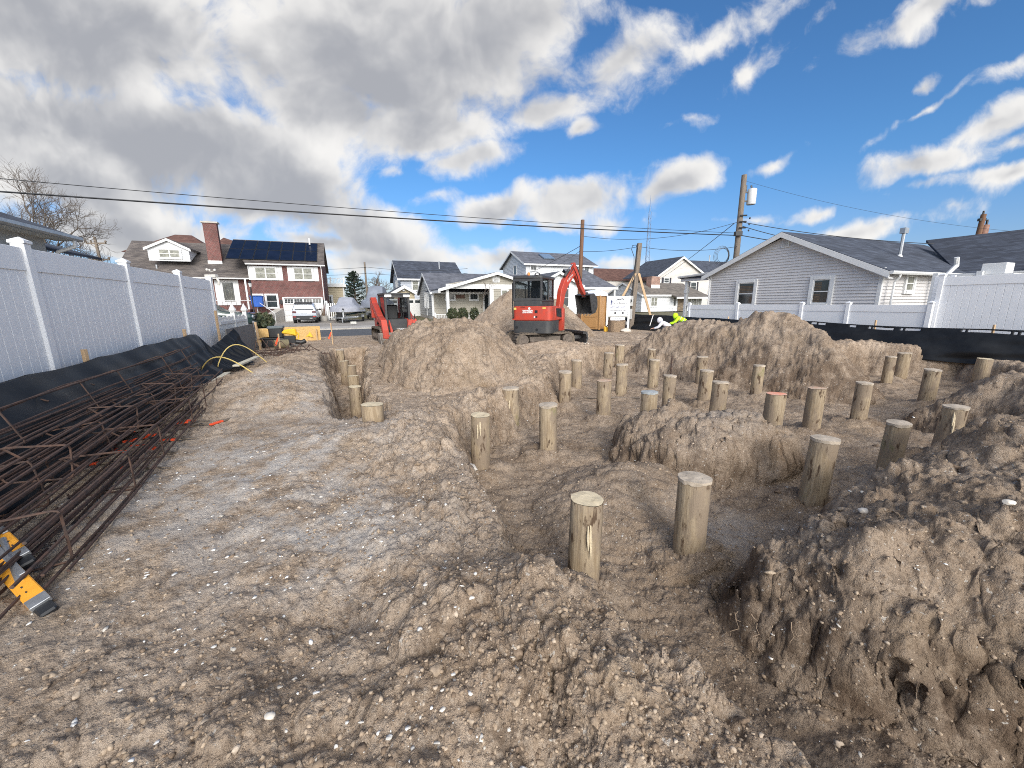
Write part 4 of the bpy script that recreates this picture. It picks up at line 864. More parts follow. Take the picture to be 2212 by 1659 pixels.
q0, q1 = F1(566, 706, T1 - 3), F1(604, 668, T1 - .5)
MB().hexa([(q0[0] - .1, -3.6, 0), (q0[0] + .5, -3.6, 0), (q1[0] + .3, -.3, 0), (q1[0] - .3, -.3, 0), (q0[0] - .1, -3.6, .45), (q0[0] + .5, -3.6, .45), (q1[0] + .3, -.3, 1.35), (q1[0] - .3, -.3, 1.35)]).build('stair_wall', CONC, b1)
m = MB()
for k in range(5): m.box(q0[0] - 1.6, q0[0] - .15, -3.4 + k * .32, -3.05 + k * .32 + (4 - k) * .0, 0, .15 + k * .16)
m.build('steps', CONC, b1)
# ---------------------------------------------------------------- 2 brown-roofed house far behind it
def hip(root, x0, x1, y0, y1, ze, zr, rid, m, name='roof', ov=.4):
    mb = MB(); xm0, xm1 = rid; ym = (y0 + y1) / 2; a, b, c_, d = (x0 - ov, y0 - ov, ze), (x1 + ov, y0 - ov, ze), (x1 + ov, y1 + ov, ze), (x0 - ov, y1 + ov, ze); e, f = (xm0, ym, zr), (xm1, ym, zr)
    mb.add([a, b, c_, d, e, f], [(0, 1, 5, 4), (1, 2, 5), (2, 3, 4, 5), (3, 0, 4), (3, 2, 1, 0)]); return mb.build(name, m, root)
T2 = 64; s0 = fp(375, 507, T2 + 5)[0]; s1 = fp(500, 507, T2 + 5)[0]; z2 = fp(395, 507.5, T2 + 5)[1]
b2 = thing('brown_roof_house', 'house showing only two dark brown hip roofs behind the brick house', 'house', SL(s0, T2, 0), TH)
MB().box(-3, 13, 0, 10, 0, z2 - 3).build('wall', SIDT, b2); hip(b2, -3.4, 5.4, 0, 10, z2 - 3, z2, (fp(378, 507, T2 + 5)[0] - s0, fp(414, 507, T2 + 5)[0] - s0), SHRB); hip(b2, 4.5, 13, 0, 10, z2 - 3, z2 - .1, (fp(482, 507, T2 + 5)[0] - s0,) * 2, SHRB)
# ---------------------------------------------------------------- 3 tan house with roof deck
T3 = 54; s0 = fp(690, 640, T3)[0]; f3 = lambda x, y, t=T3: (fp(x, y, t)[0] - s0, fp(x, y, t)[1])
b3 = thing('tan_house', 'tan sided flat-roofed house with a white railed roof deck', 'house', SL(s0, T3, 0), TH); w3 = f3(744, 640)[0]; zt = f3(720, 620)[1]
m = MB(); lap(m, fr, [(0, 0), (w3, 0), (w3, zt), (0, zt)], .28, .03); lap(m, Fr((w3, 0, 0), (0, 1, 0), (1, 0, 0)), [(0, 0), (8, 0), (8, zt), (0, zt)], .28, .03); m.build('wall', SIDT, b3)
MB().box(-.2, w3 + .3, -.3, 8.2, zt, zt + .35).build('roof_fascia', TRIM, b3); MB().box(w3 - .12, w3 + .05, -.05, .08, 0, zt).build('corner_board', TRIM, b3)
a = f3(705, 659); b = f3(719, 637); win(b3, fr, a[0], b[0], a[1], b[1], trim=.18, muntin=True, dbl=False)
m = MB(); zd = zt + .35; hr = f3(720, 600.5)[1] - zd; 
for x in np.arange(.3, w3 + .2, .16): m.box(x - .025, x + .025, -.03, .02, zd + .12, zd + hr - .05)
for y in np.arange(.2, 6, .2): m.box(w3 + .03, w3 + .08, y - .025, y + .025, zd + .12, zd + hr - .05)
m.box(.2, w3 + .1, -.05, .05, zd + hr - .05, zd + hr); m.box(.2, w3 + .1, -.05, .05, zd + .06, zd + .12); m.box(w3, w3 + .1, .05, 6, zd + hr - .05, zd + hr)
for x in (.2, w3 / 2, w3 + .05): m.box(x - .07, x + .07, -.07, .07, zd, zd + hr + .1)
m.build('deck_railing', TRIM, b3)
# ---------------------------------------------------------------- 7 blue-grey two-storey house
def gable_roof(root, xa, xb, y0, y1, ze, zr, m, ov=.35, th=.16, name='roof', fascia=True):
    """ridge along x"""
    ym = (y0 + y1) / 2; k = (zr - ze) / (ym - y0); zo = ze - ov * k; mb = MB()
    slab(mb, [(xa - ov, y0 - ov, zo), (xb + ov, y0 - ov, zo), (xb + ov, ym, zr), (xa - ov, ym, zr)], th); slab(mb, [(xa - ov, ym, zr), (xb + ov, ym, zr), (xb + ov, y1 + ov, zo), (xa - ov, y1 + ov, zo)], th); r_ = mb.build(name, m, root)
    if fascia:
        mb = MB()
        for x in (xa - ov - .03, xb + ov):
            for a, za, b, zb in ((y0 - ov, zo, ym, zr), (ym, zr, y1 + ov, zo)): mb.hexa([(x, a, za - .30), (x + .03, a, za - .30), (x + .03, b, zb - .30), (x, b, zb - .30), (x, a, za - .02), (x + .03, a, za - .02), (x + .03, b, zb - .02), (x, b, zb - .02)])
        mb.box(xa - ov, xb + ov, y0 - ov - .04, y0 - ov, zo - .28, zo - .03); mb.build('fascia', TRIM, root)
    return r_
T7 = 64; s0 = fp(866, 620, T7)[0]; f7 = lambda x, y, t=T7: (fp(x, y, t)[0] - s0, fp(x, y, t)[1])
b7 = thing('blue_grey_house', 'tall blue-grey two-storey house with a charcoal roof, behind the greige bungalow', 'house', SL(s0, T7, 0), TH); D7 = 11; zr = f7(910, 564.5, T7 + D7 / 2)[1]; ze = f7(880, 598)[1]; w7 = f7(996, 590)[0] 
frl = Fr((0, 0, 0), (0, 1, 0), (-1, 0, 0))
m = MB(); lap(m, fr, [(0, 0), (w7, 0), (w7, ze), (0, ze)], .24, .03); lap(m, frl, [(0, 0), (D7, 0), (D7, ze), (D7 / 2, zr - .2), (0, ze)], .24, .03); lap(m, Fr((w7, 0, 0), (0, 1, 0), (1, 0, 0)), [(0, 0), (D7, 0), (D7, ze), (D7 / 2, zr - .2), (0, ze)], .24, .03); m.build('wall', SIDB, b7)
gable_roof(b7, 0, w7, 0, D7, ze, zr, SHDK, .5); a = f7(889.5, 629); b = f7(905, 601); win(b7, fr, a[0], b[0], a[1], b[1], trim=.16, glass=CURT)
for u in (3.2, 5.4): win(b7, frl, u, u + .9, ze - 2.2, ze - .2, trim=.1)
p_ = f7(949, 582, T7 + 3); MB().tube([(p_[0], 3, p_[1] - .5), (p_[0], 3, p_[1] + 1.3)], .12, 8).build('vent_pipe', ALU, b7); MB().tube([(p_[0], 3, p_[1] - .5), (p_[0], 3, p_[1] - .1)], [.3, .13], 8).build('vent_base', ALU, b7)
p_ = f7(931, 603, T7 + 1.2); MB().tube([(p_[0], 1.2, p_[1] - .5), (p_[0], 1.2, p_[1] + 1.0)], .15, 8).build('vent_pipe', ALU, b7)
# ---------------------------------------------------------------- 8 tan garage
T8 = 54; s0 = fp(826, 650, T8)[0]; f8 = lambda x, y, t=T8: (fp(x, y, t)[0] - s0, fp(x, y, t)[1])
b8 = thing('garage', 'small tan garage with a front gable and white double door, left of the bungalow', 'garage', SL(s0, T8, 0), TH); w8 = f8(896, 650)[0]; zap = f8(872, 615.5)[1]; ze = f8(893, 628)[1]; xm = f8(872, 616)[0]; x8 = 2 * xm - w8
m = MB(); lap(m, fr, [(x8, 0), (w8, 0), (w8, ze), (xm, zap - .15), (x8, ze)], .25, .03); lap(m, Fr((x8, 0, 0), (0, 1, 0), (-1, 0, 0)), [(0, 0), (7, 0), (7, ze), (0, ze)], .25, .03); m.build('wall', SIDT, b8)
k8 = (zap - ze) / (w8 - xm); m = MB(); slab(m, [(x8 - .5, -.5, ze - .5 * k8), (xm, -.5, zap), (xm, 7.3, zap), (x8 - .5, 7.3, ze - .5 * k8)]); slab(m, [(xm, -.5, zap), (w8 + .5, -.5, ze - .5 * k8), (w8 + .5, 7.3, ze - .5 * k8), (xm, 7.3, zap)]); m.build('roof', SHDK, b8)
def rake(root, xa, xm, xb, y, ze, zr, h=.3, name='fascia', th=.06, m_=None):
    mb = MB()
    for a, za, b, zb in ((xa, ze, xm, zr), (xm, zr, xb, ze)): mb.hexa([(a, y - th, za - h), (b, y - th, zb - h), (b, y, zb - h), (a, y, za - h), (a, y - th, za - .02), (b, y - th, zb - .02), (b, y, zb - .02), (a, y, za - .02)])
    return mb.build(name, m_ or TRIM, root)
rake(b8, x8 - .5, xm, w8 + .5, -.5, ze - .5 * k8, zap, .45)
m = MB(); fr.box(m, xm - 2.0, xm + 2.3, .05, 2.35, -.02, .06); gd8 = m.build('garage_door', TRIM, b8); m = MB()
for q in range(4): fr.box(m, xm - 1.8 + q * 1.05, xm - 1.0 + q * 1.05, 1.8, 2.15, .05, .068)
m.build('door_pane', GLASS, gd8); lp = f8(871.5, 627); m = MB(); m.ball((lp[0], -.15, lp[1]), .18, 8); m.build('flood_lamp', TRIM, b8)
# ---------------------------------------------------------------- 9 greige bungalow with porch
T9 = 44.5; s0 = fp(935, 660, T9)[0]; f9 = lambda x, y, t=T9: (fp(x, y, t)[0] - s0, fp(x, y, t)[1])
b9 = thing('bungalow', 'greige sided bungalow with a white-trimmed gable porch, behind the round shrubs', 'house', SL(s0, T9, 0), TH)
D9 = 8.5; zb9 = f9(935, 683)[1]; ze = f9(938, 627)[1]; zr = f9(911, 589, T9 + D9 / 2)[1]; w9 = 13.5; zr = max(zr, ze + 1.6)
m = MB(); lap(m, frl, [(0, zb9), (D9, zb9), (D9, ze), (D9 / 2, zr - .15), (0, ze)], .27, .025); m.build('wall', SIDG2, b9, label='grey left end wall')
m = MB(); lap(m, fr, [(0, zb9), (w9, zb9), (w9, ze), (0, ze)], .27, .025); m.build('wall', SIDG, b9)
MB().box(-.02, w9, .03, D9, 0, zb9).build('foundation', CONC, b9); gable_roof(b9, 0, w9, 0, D9, ze, zr, SHGR, .3)
MB().box(-.1, .14, -.08, .12, zb9, ze).build('corner_board', TRIM, b9)
for u in (2.2, 4.1): win(b9, frl, u, u + .75, f9(935, 660)[1] - .35, f9(935, 660)[1] + 1.55, trim=.13)
for u in (3.2,): MB().tube([(-.08, u, zb9), (-.08, u, ze + .3), (-.08, u + .35, ze + .3)], .04, 6).build('vent_conduit', TRIM, b9)
m = MB()
for k in range(6): frl.box(m, D9 / 2 - .25, D9 / 2 + .25, zr - 1.5 + k * .15, zr - 1.42 + k * .15, .0, .05)
m.build('gable_vent', TRIM, b9)
# porch gable
PY = -3.2; TP = T9 + PY; fP = lambda x, y, t=TP: (fp(x, y, t)[0] - s0, fp(x, y, t)[1])
xl9, zl9 = fP(944, 624); xm9, zm9 = fP(1071, 587.5); xr9 = 2 * xm9 - xl9; zr9 = zl9
frp = Fr((0, PY, 0), (1, 0, 0), (0, -1, 0)); bx0 = fP(967, 640)[0]; zbm1 = fP(1040, 614)[1]; zbm0 = fP(1040, 624)[1]
m = MB(); lap(m, frp, [(bx0, zbm1), (xr9 - .8, zbm1), (xm9, zm9 - .35)], .27, .025); m.build('porch_gable', SIDG, b9)
m = MB(); slab(m, [(xl9, PY - .5, zl9), (xm9, PY - .5, zm9), (xm9, 3.6, zm9), (xl9, 3.6, zl9)], .14); slab(m, [(xm9, PY - .5, zm9), (xr9, PY - .5, zr9), (xr9, 3.6, zr9), (xm9, 3.6, zm9)], .14); m.build('porch_roof', SHGR, b9); rake(b9, xl9, xm9, xr9, PY - .5, zl9, zm9, .32)
m = MB(); m.box(bx0 - .15, xr9 - .4, PY - .06, PY + .12, zbm0, zbm1); m.box(xl9, xl9 + .25, PY - .5, 0, zl9 - .4, zl9 - .12); m.build('porch_beam', TRIM, b9)
zdk = fP(967, 699)[1]; MB().box(bx0 - 1.5, xr9 - 3.6, PY + .1, -.05, 0, max(.2, zdk)).build('porch_deck', CONC, b9)
MB().box(bx0 - .15, bx0 + .15, PY - .05, PY + .2, 0, zbm0).build('porch_column', TRIM, b9)
x2 = fP(1058, 640)[0]; x2b = fP(1066, 640)[0]; MB().box(x2, x2b, PY - .05, PY + .2, 0, zbm0).build('porch_column', TRIM, b9)
m = MB(); lap(m, frp, [(x2b, .2), (xr9 - .6, .2), (xr9 - .6, zbm0), (x2b, zbm0)], .27, .025); m.build('wall', SIDG, b9); a = fP(1082, 675); b = fP(1098, 624); win(b9, frp, a[0], b[0], a[1], b[1] - .05, trim=.12, glass=CURT)
for (xa_, xb_, ya, yb) in ((961, 983, 650, 632), (1013, 1034, 650, 632)): a = f9(xa_, ya); b = f9(xb_, yb); win(b9, fr, a[0], b[0], a[1], b[1], trim=.13, dbl=False)
a = f9(1044, 668); b = f9(1056, 632); m = MB(); fr.box(m, a[0], b[0], zdk, b[1], -.02, .06); dr = m.build('front_door', TRIM, b9); m = MB(); fr.box(m, a[0] + .15, b[0] - .15, zdk + .2, b[1] - .2, .06, .07); m.build('door_glass', GLASS, dr)
m = MB(); gv = fP(1063, 596); frp.box(m, xm9 - .42, xm9 + .42, zm9 - 1.12, zm9 - .48, 0, .06); vb = m.build('gable_vent', TRIM, b9); m = MB()
for k in range(7): frp.box(m, xm9 - .28, xm9 + .28, zm9 - 1.06 + k * .08, zm9 - 1.02 + k * .08, .06, .085)
m.build('louvre', SIDG2, vb)
sgn = f9(994, 641); m = MB(); fr.box(m, sgn[0] - .55, sgn[0] + .55, sgn[1] - .2, sgn[1] + .2, 0, .05); m.build('name_board', mat('brown_board', (.12, .06, .04), .6), b9, bevel=.03)
m = MB(); zt9 = zdk + .95; xs0, xs1 = bx0 - 1.4, fP(1046, 690)[0]
for x in np.arange(xs0 + .15, xs1, .17): m.box(x - .02, x + .02, PY + .1, PY + .14, zdk + .1, zt9)
m.box(xs0, xs1, PY + .08, PY + .16, zt9, zt9 + .07); m.box(xs0, xs1, PY + .08, PY + .16, zdk + .08, zdk + .14)
m.hexa([(xs1, PY + .1, zdk - .3), (xs1 + 1.8, PY - 1, -.2), (xs1 + 1.8, PY - .9, -.2), (xs1, PY + .2, zdk - .3), (xs1, PY + .1, zt9 - .1), (xs1 + 1.8, PY - 1, .9), (xs1 + 1.8, PY - .9, .9), (xs1, PY + .2, zt9 - .1)]) if False else None
m.build('porch_railing', TRIM, b9)
for x in (xs0, bx0 + 2.6, xs1 - 1.0, xs1): MB().box(x - .09, x + .09, PY + .05, PY + .21, zdk, zt9 + .22).build('railing_post', TRIM, b9, bevel=.02)
# ---------------------------------------------------------------- 10 white two-storey house with arched window
T10 = 58; s0 = fp(1136, 640, T10)[0]; f10 = lambda x, y, t=T10: (fp(x, y, t)[0] - s0, fp(x, y, t)[1])
b10 = thing('white_house', 'white two-storey house with skylight, arched window and covered side porch', 'house', SL(s0, T10, 0), TH); D10 = 10; w10 = f10(1282, 580)[0]; ze = f10(1140, 566)[1]; zr = f10(1170, 545.5, T10 + D10 / 2)[1]
m = MB(); lap(m, fr, [(0, 0), (w10, 0), (w10, ze), (0, ze)], .22, .03); lap(m, frl, [(0, 0), (D10, 0), (D10, ze), (D10 / 2, zr - .2), (0, ze)], .22, .03); lap(m, Fr((w10, 0, 0), (0, 1, 0), (1, 0, 0)), [(0, 0), (D10, 0), (D10, ze), (0, ze)], .22, .03); m.build('wall', SIDW, b10); gable_roof(b10, 0, w10, 0, D10, ze, zr, SHGR, .55)
for (x0, x1, y0, y1) in ((1144, 1161, 568, 586), (1260, 1274, 572, 590)): a = f10(x0, y1); b = f10(x1, y0); win(b10, fr, a[0], b[0], a[1], b[1], trim=.2, muntin=True, dbl=False)
win(b10, frl, 3.6, 5.0, ze - 3.2, ze - .1, trim=.15); kz = (zr - ze) / (D10 / 2)
a = f10(1172, 570, T10 + 2)[0]; m = MB(); m.prism([(a, 1.5, ze + kz * 1.5 + .08), (a + 2.0, 1.5, ze + kz * 1.5 + .08), (a + 2.0, 3.6, ze + kz * 3.6 + .08), (a, 3.6, ze + kz * 3.6 + .08)], (0, -.1, .15)); m.build('skylight', mat('skylight_glass', (.16, .22, .30), .1), b10)
# lower wing with arch window: gable faces the street
T10b = 50; fW = lambda x, y, t=T10b: (fp(x, y, t)[0] - s0, fp(x, y, t)[1]); yo = T10b - T10
xa, xb = fW(1118, 650)[0], fW(1286, 650)[0]; xm = fW(1206, 588)[0]; zg = fW(1206, 586)[1]; xg0, xg1 = fW(1160, 650)[0], fW(1252, 650)[0]; zge = fW(1160, 612)[1]; frw2 = Fr((0, yo, 0), (1, 0, 0), (0, -1, 0))
m = MB(); lap(m, frw2, [(xg0, 0), (xg1, 0), (xg1, zge), (xm, zg - .2), (xg0, zge)], .22, .03); lap(m, Fr((xg0, yo, 0), (0, 1, 0), (-1, 0, 0)), [(0, 0), (8, 0), (8, zge), (0, zge)], .22, .03); m.build('wall', SIDW, b10)
kg = (zg - zge) / (xm - xg0); m = MB(); slab(m, [(xg0 - .5, yo - .5, zge - .5 * kg), (xm, yo - .5, zg), (xm, .2, zg), (xg0 - .5, .2, zge - .5 * kg)]); slab(m, [(xm, yo - .5, zg), (xg1 + .5, yo - .5, zge - .5 * kg), (xg1 + .5, .2, zge - .5 * kg), (xm, .2, zg)]); m.build('wing_roof', SHGR, b10); rake(b10, xg0 - .5, xm, xg1 + .5, yo - .5, zge - .5 * kg, zg, .4)
a = fW(1211, 664); b = fW(1230, 622); w_ = win(b10, frw2, a[0], b[0], a[1], b[1], trim=.14)
ac = ((a[0] + b[0]) / 2, b[1] - .05); rA = (b[0] - a[0]) / 2; m = MB(); arc = [(ac[0] + rA * math.cos(math.pi * i / 12), yo - .05, ac[1] + rA * 1.5 * math.sin(math.pi * i / 12)) for i in range(13)]; m.tube(arc, .09, 6); m.build('arch_trim', TRIM, w_); m = MB(); m.poly([(p[0], yo - .045, p[2]) for p in arc]); m.build('arch_pane', GLASS, w_)
m = MB()
for an in (35, 65, 90, 115, 145): m.tube([(ac[0], yo - .055, ac[1]), (ac[0] + rA * .95 * math.cos(R(an)), yo - .055, ac[1] + rA * 1.43 * math.sin(R(an)))], .025, 4)
m.build('arch_muntin', TRIM, w_)
# side porch to the right
xp1 = fW(1331, 650)[0]; zpe = fW(1300, 621)[1]; zpr = fW(1290, 583, T10b + 4)[1]; m = MB(); xr_ = fW(1318, 600, T10b + 3)[0]
m.add([(xg1 - .5, yo - .3, zpe), (xp1, yo - .3, zpe), (xp1, yo + 8, zpe), (xg1 - .5, yo + 8, zpe), (xg1 - .5, yo + 4, zpr), (xp1 - 3.4, yo + 4, zpr)], [(0, 1, 5, 4), (1, 2, 5), (2, 3, 4, 5), (3, 2, 1, 0)]); m.build('porch_roof', SHGR, b10); MB().box(xg1 - .2, xp1 + .02, yo - .36, yo - .3, zpe - .3, zpe + .02).build('porch_beam', TRIM, b10)
xcol = fW(1328, 650)[0] - .2; MB().box(xcol - .12, xcol + .12, yo - .2, yo + .04, 0, zpe - .2).build('porch_column', TRIM, b10); MB().box(xg1 + .3, xg1 + .5, yo - .2, yo, 0, zpe - .2).build('porch_column', TRIM, b10)
zk = fW(1310, 662)[1]; m = MB()
for x in np.arange(xg1 + .5, xcol, .2): m.box(x - .03, x + .03, yo - .12, yo - .08, zk, zk + .95)
m.box(xg1 + .4, xcol, yo - .15, yo - .05, zk + .95, zk + 1.03); m.box(xg1 + .4, xcol, yo - .15, yo - .05, zk - .1, zk + .02); m.build('porch_railing', TRIM, b10); MB().box(xg1, xcol + .2, yo - .3, yo + 7, 0, zk - .12).build('porch_base', SIDW, b10)
m = MB(); lap(m, Fr((0, yo + 5, 0), (1, 0, 0), (0, -1, 0)), [(xg1, zk), (xcol, zk), (xcol, zpe), (xg1, zpe)], .22, .03); m.build('wall', SIDW, b10)
# ---------------------------------------------------------------- 11 red-brown hip roof behind
T11 = 80; s0 = fp(1345, 600, T11)[0]; z11 = fp(1370, 582, T11 + 5)[1]; b11 = thing('red_roof_house', 'distant house with a red-brown hip roof behind the white house', 'house', SL(s0, T11, 0), TH)
x11 = fp(1425, 607, T11)[0] - s0; zz_ = fp(1425, 608, T11)[1]; MB().box(-8, x11, 0, 10, 0, zz_).build('wall', SIDC, b11); hip(b11, -8, x11, 0, 10, zz_, z11, (-5, fp(1378, 582, T11 + 5)[0] - s0), SHRB)
# ---------------------------------------------------------------- 12 small white ranch house
T12 = 50; s0 = fp(1385, 660, T12)[0]; f12 = lambda x, y, t=T12: (fp(x, y, t)[0] - s0, fp(x, y, t)[1])
b12 = thing('ranch_house', 'low white ranch house with taupe roof, stone panel and small brick chimney', 'house', SL(s0, T12, 0), TH); D12 = 9; zb = f12(1400, 678)[1] * 0; ze = f12(1400, 634)[1]; zr = f12(1400, 611, T12 + D12 / 2)[1]; w12 = f12(1516, 650)[0]
m = MB(); lap(m, fr, [(0, .1), (w12, .1), (w12, ze), (0, ze)], .22, .025); lap(m, frl, [(0, .1), (D12, .1), (D12, ze), (D12 / 2, zr - .15), (0, ze)], .22, .025); m.build('wall', SIDW, b12)
xr_ = f12(1474, 612, T12 + D12 / 2)[0]; kz = (zr - ze) / (D12 / 2); m = MB(); slab(m, [(-.3, -.4, ze - .4 * kz), (w12 + .5, -.4, ze - .4 * kz), (xr_, D12 / 2, zr), (-.3, D12 / 2, zr)], .15); slab(m, [(-.3, D12 / 2, zr), (xr_, D12 / 2, zr), (w12 + .5, D12 + .4, ze - .4 * kz), (-.3, D12 + .4, ze - .4 * kz)], .15); slab(m, [(w12 + .5, -.4, ze - .4 * kz), (w12 + .5, D12 + .4, ze - .4 * kz), (xr_, D12 / 2, zr)], .15)
xe = f12(1446, 640)[0]; slab(m, [(xe, -1.6, ze - 1.3 * kz), (w12 + .6, -1.6, ze - 1.3 * kz), (w12 + .55, -.3, ze - .28 * kz), (xe, -.3, ze - .28 * kz)], .15); m.build('roof', SHTN, b12)
m = MB(); m.box(-.3, xe, -.46, -.4, ze - .4 * kz - .3, ze - .4 * kz - .02); m.box(xe - .02, w12 + .65, -1.66, -1.6, ze - 1.3 * kz - .3, ze - 1.3 * kz - .02); m.build('fascia', TRIM, b12)
rake_ = MB(); 
for a, za, b, zb_ in ((-.4, ze - .4 * kz, D12 / 2, zr), (D12 / 2, zr, D12 + .4, ze - .4 * kz)): rake_.hexa([(-.36, a, za - .25), (-.3, a, za - .25), (-.3, b, zb_ - .25), (-.36, b, zb_ - .25), (-.36, a, za - .01), (-.3, a, za - .01), (-.3, b, zb_ - .01), (-.36, b, zb_ - .01)])
rake_.build('rake_board', TRIM, b12)
a = f12(1404, 663); b = f12(1421, 641); win(b12, fr, a[0], b[0], a[1], b[1], panes=2, trim=.13, glass=CURT); a = f12(1452, 676); b = f12(1461, 642); m = MB(); fr.box(m, a[0], b[0], .15, b[1], -.02, .07); dr = m.build('front_door', TRIM, b12); m = MB(); fr.box(m, a[0] + .12, b[0] - .12, 1.0, b[1] - .15, .07, .08); m.build('door_glass', GLASS, dr)
a = f12(1462, 676); b = f12(1482, 641); m = MB(); fr.box(m, a[0], b[0], .1, b[1], 0, .10); m.build('stone_panel', STONE, b12); a = f12(1485, 664); b = f12(1516, 641); win(b12, fr, a[0], b[0], a[1], b[1], panes=5, trim=.12, dbl=False, muntin=True, glass=CURT)
a = f12(1408.5, 619, T12 + 2); b = f12(1419, 598, T12 + 3); m = MB(); m.box(a[0], b[0], 2.2, 3.4, a[1] - 1.2, b[1]); ch = m.build('chimney', brickmat('weathered_brick', (.26, .10, .06), (.32, .16, .11), (.45, .38, .33), .21, .07), b12); MB().box(a[0] - .03, b[0] + .03, 2.16, 2.2, a[1] - 1.2, a[1] + .3).build('flashing', TRIM, ch)
# ---------------------------------------------------------------- 13 beige two-storey house behind
T13 = 66; s0 = fp(1420, 620, T13)[0]; f13 = lambda x, y, t=T13: (fp(x, y, t)[0] - s0, fp(x, y, t)[1])
b13 = thing('beige_house', 'beige two-storey house with front gable, dark shutters and a white balcony', 'house', SL(s0, T13, 0), TH); w13 = f13(1522, 620)[0]; xm = f13(1473, 560)[0]; zg = f13(1473, 554)[1]; ze = f13(1420, 592)[1]
m = MB(); lap(m, fr, [(0, 0), (w13, 0), (w13, ze), (xm, zg - .2), (0, ze)], .24, .03); xw = f13(1560, 620)[0]; lap(m, Fr((0, .02, 0), (1, 0, 0), (0, -1, 0)), [(w13, 0), (xw + 6, 0), (xw + 6, ze - .5), (w13, ze - .5)], .24, .03); m.build('wall', SIDC, b13)
kg = (zg - ze) / xm; m = MB(); slab(m, [(-.5, -.5, ze - .5 * kg), (xm, -.5, zg), (xm, 11, zg), (-.5, 11, ze - .5 * kg)]); slab(m, [(xm, -.5, zg), (w13 + .5, -.5, ze - .5 * kg), (w13 + .5, 11, ze - .5 * kg), (xm, 11, zg)]); rd = f13(1600, 561, T13 + 5)[1]
slab(m, [(xm, 5, zg - .05), (xw + 8, 5, zg - .05), (xw + 8, -.3, ze - .3), (w13, -.3, ze - .3)]) ; m.build('roof', SHDK, b13); rake(b13, -.5, xm, w13 + .5, -.5, ze - .5 * kg, zg, .45)
for (x0, x1, y0, y1) in ((1433, 1446, 600, 612), (1490, 1505, 609, 628)): a = f13(x0, y1); b = f13(x1, y0); win(b13, fr, a[0], b[0], a[1], b[1], trim=.12, shutters=(.55, mat('black_shutter', (.03, .03, .04), .6)))
a = f13(1527, 638); b = f13(1548, 617); m = MB(); 
for x in np.arange(a[0], b[0] + .6, .25): m.box(x - .03, x + .03, -.9, -.84, a[1] + .1, a[1] + 1.1)
m.box(a[0] - .2, b[0] + .8, -.95, -.8, a[1] + 1.1, a[1] + 1.2); m.box(a[0] - .3, b[0] + .9, -1.0, 0, a[1] - .2, a[1] + .1); m.build('balcony', TRIM, b13); win(b13, fr, a[0] + .2, b[0] - .1, a[1] + .4, a[1] + 2.3, trim=.12)
m = MB(); gv = f13(1475, 573); fr.box(m, xm - .35, xm + .35, gv[1] - .6, gv[1] + .5, 0, .06); m.build('gable_vent', SIDC, b13); p_ = f13(1533, 556, T13 + 5); MB().tube([(p_[0], 5, p_[1] - 1), (p_[0], 5, p_[1] + .5)], .12, 8).build('vent_pipe', ALU, b13)
# ---------------------------------------------------------------- 16 pale grey gable house on the right
SG = 20.3; 
def G16(px, py, s=SG): t, z = sp(px, py, s); return t, z
tL, tR = G16(1541, 640)[0], G16(1899, 640)[0]
b16 = thing('grey_gable_house', 'pale grey lap-sided gable house with charcoal roof beside the right fence', 'house', SL(SG, tR, 0), TH)
y16 = lambda t: t - tR
f16 = lambda px, py, s=SG: (sp(px, py, s)[0] - tR, sp(px, py, s)[1])
yl = f16(1541, 640)[0]; ym, zm = f16(1698, 501); zeL = f16(1541, 590)[1]; zeR = f16(1899, 578)[1]; zeA = (zeL + zeR) / 2; frg = Fr((0, 0, 0), (0, 1, 0), (-1, 0, 0)); yl = max(yl, 2 * ym) if yl < 2 * ym else yl
m = MB(); lap(m, frg, [(0, .3), (yl, .3), (yl, zeL), (ym, zm - .22), (0, zeR)], .135, .034); m.build('wall', SIDV, b16)
frb = Fr((0, 0, 0), (1, 0, 0), (0, -1, 0)); XW = 9.0; m = MB(); lap(m, frb, [(0, .3), (XW, .3), (XW, zeR), (0, zeR)], .135, .034); m.build('wall', SIDV, b16)
kR = (zm - zeR) / ym; kL = (zm - zeL) / (yl - ym); ov = .35
m = MB(); slab(m, [(-.32, -ov, zeR - ov * kR), (XW + 4, -ov, zeR - ov * kR), (XW + 4, ym, zm), (-.32, ym, zm)], .12); slab(m, [(-.32, ym, zm), (XW + 4, ym, zm), (XW + 4, yl + ov, zeL - ov * kL), (-.32, yl + ov, zeL - ov * kL)], .12); m.build('roof', SHDK, b16)
m = MB(); x = -.36
for a, za, b, zb in ((-ov, zeR - ov * kR, ym, zm), (ym, zm, yl + ov, zeL - ov * kL)): m.hexa([(x, a, za - .27), (x + .05, a, za - .27), (x + .05, b, zb - .27), (x, b, zb - .27), (x, a, za - .03), (x + .05, a, za - .03), (x + .05, b, zb - .03), (x, b, zb - .03)])
m.hexa([(-.34, -ov, zeR - ov * kR - .3), (0, -ov, zeR - ov * kR - .3), (0, ym, zm - .24), (-.34, ym, zm - .24), (-.34, -ov, zeR - ov * kR - .27), (0, -ov, zeR - ov * kR - .27), (0, ym, zm - .21), (-.34, ym, zm - .21)])
m.build('rake_board', TRIM, b16); gutter(b16, (-.35, -ov - .01, zeR - ov * kR - .13), (XW, -ov - .01, zeR - ov * kR - .13)); downspout(b16, (.35, -ov - .05, zeR - ov * kR - .13), .3, (0, -1, 0))
MB().box(-.03, .10, -.03, .10, .3, zeR).build('corner_board', TRIM, b16); m = MB(); m.box(-.03, .08, yl - .1, yl + .03, .3, zeL); m.build('corner_board', TRIM, b16); MB().tube([(-.2, yl + .2, zeL - .1), (-.06, yl - .05, zeL - .45), (-.06, yl - .05, .4)], .045, 6).build('downspout', TRIM, b16)
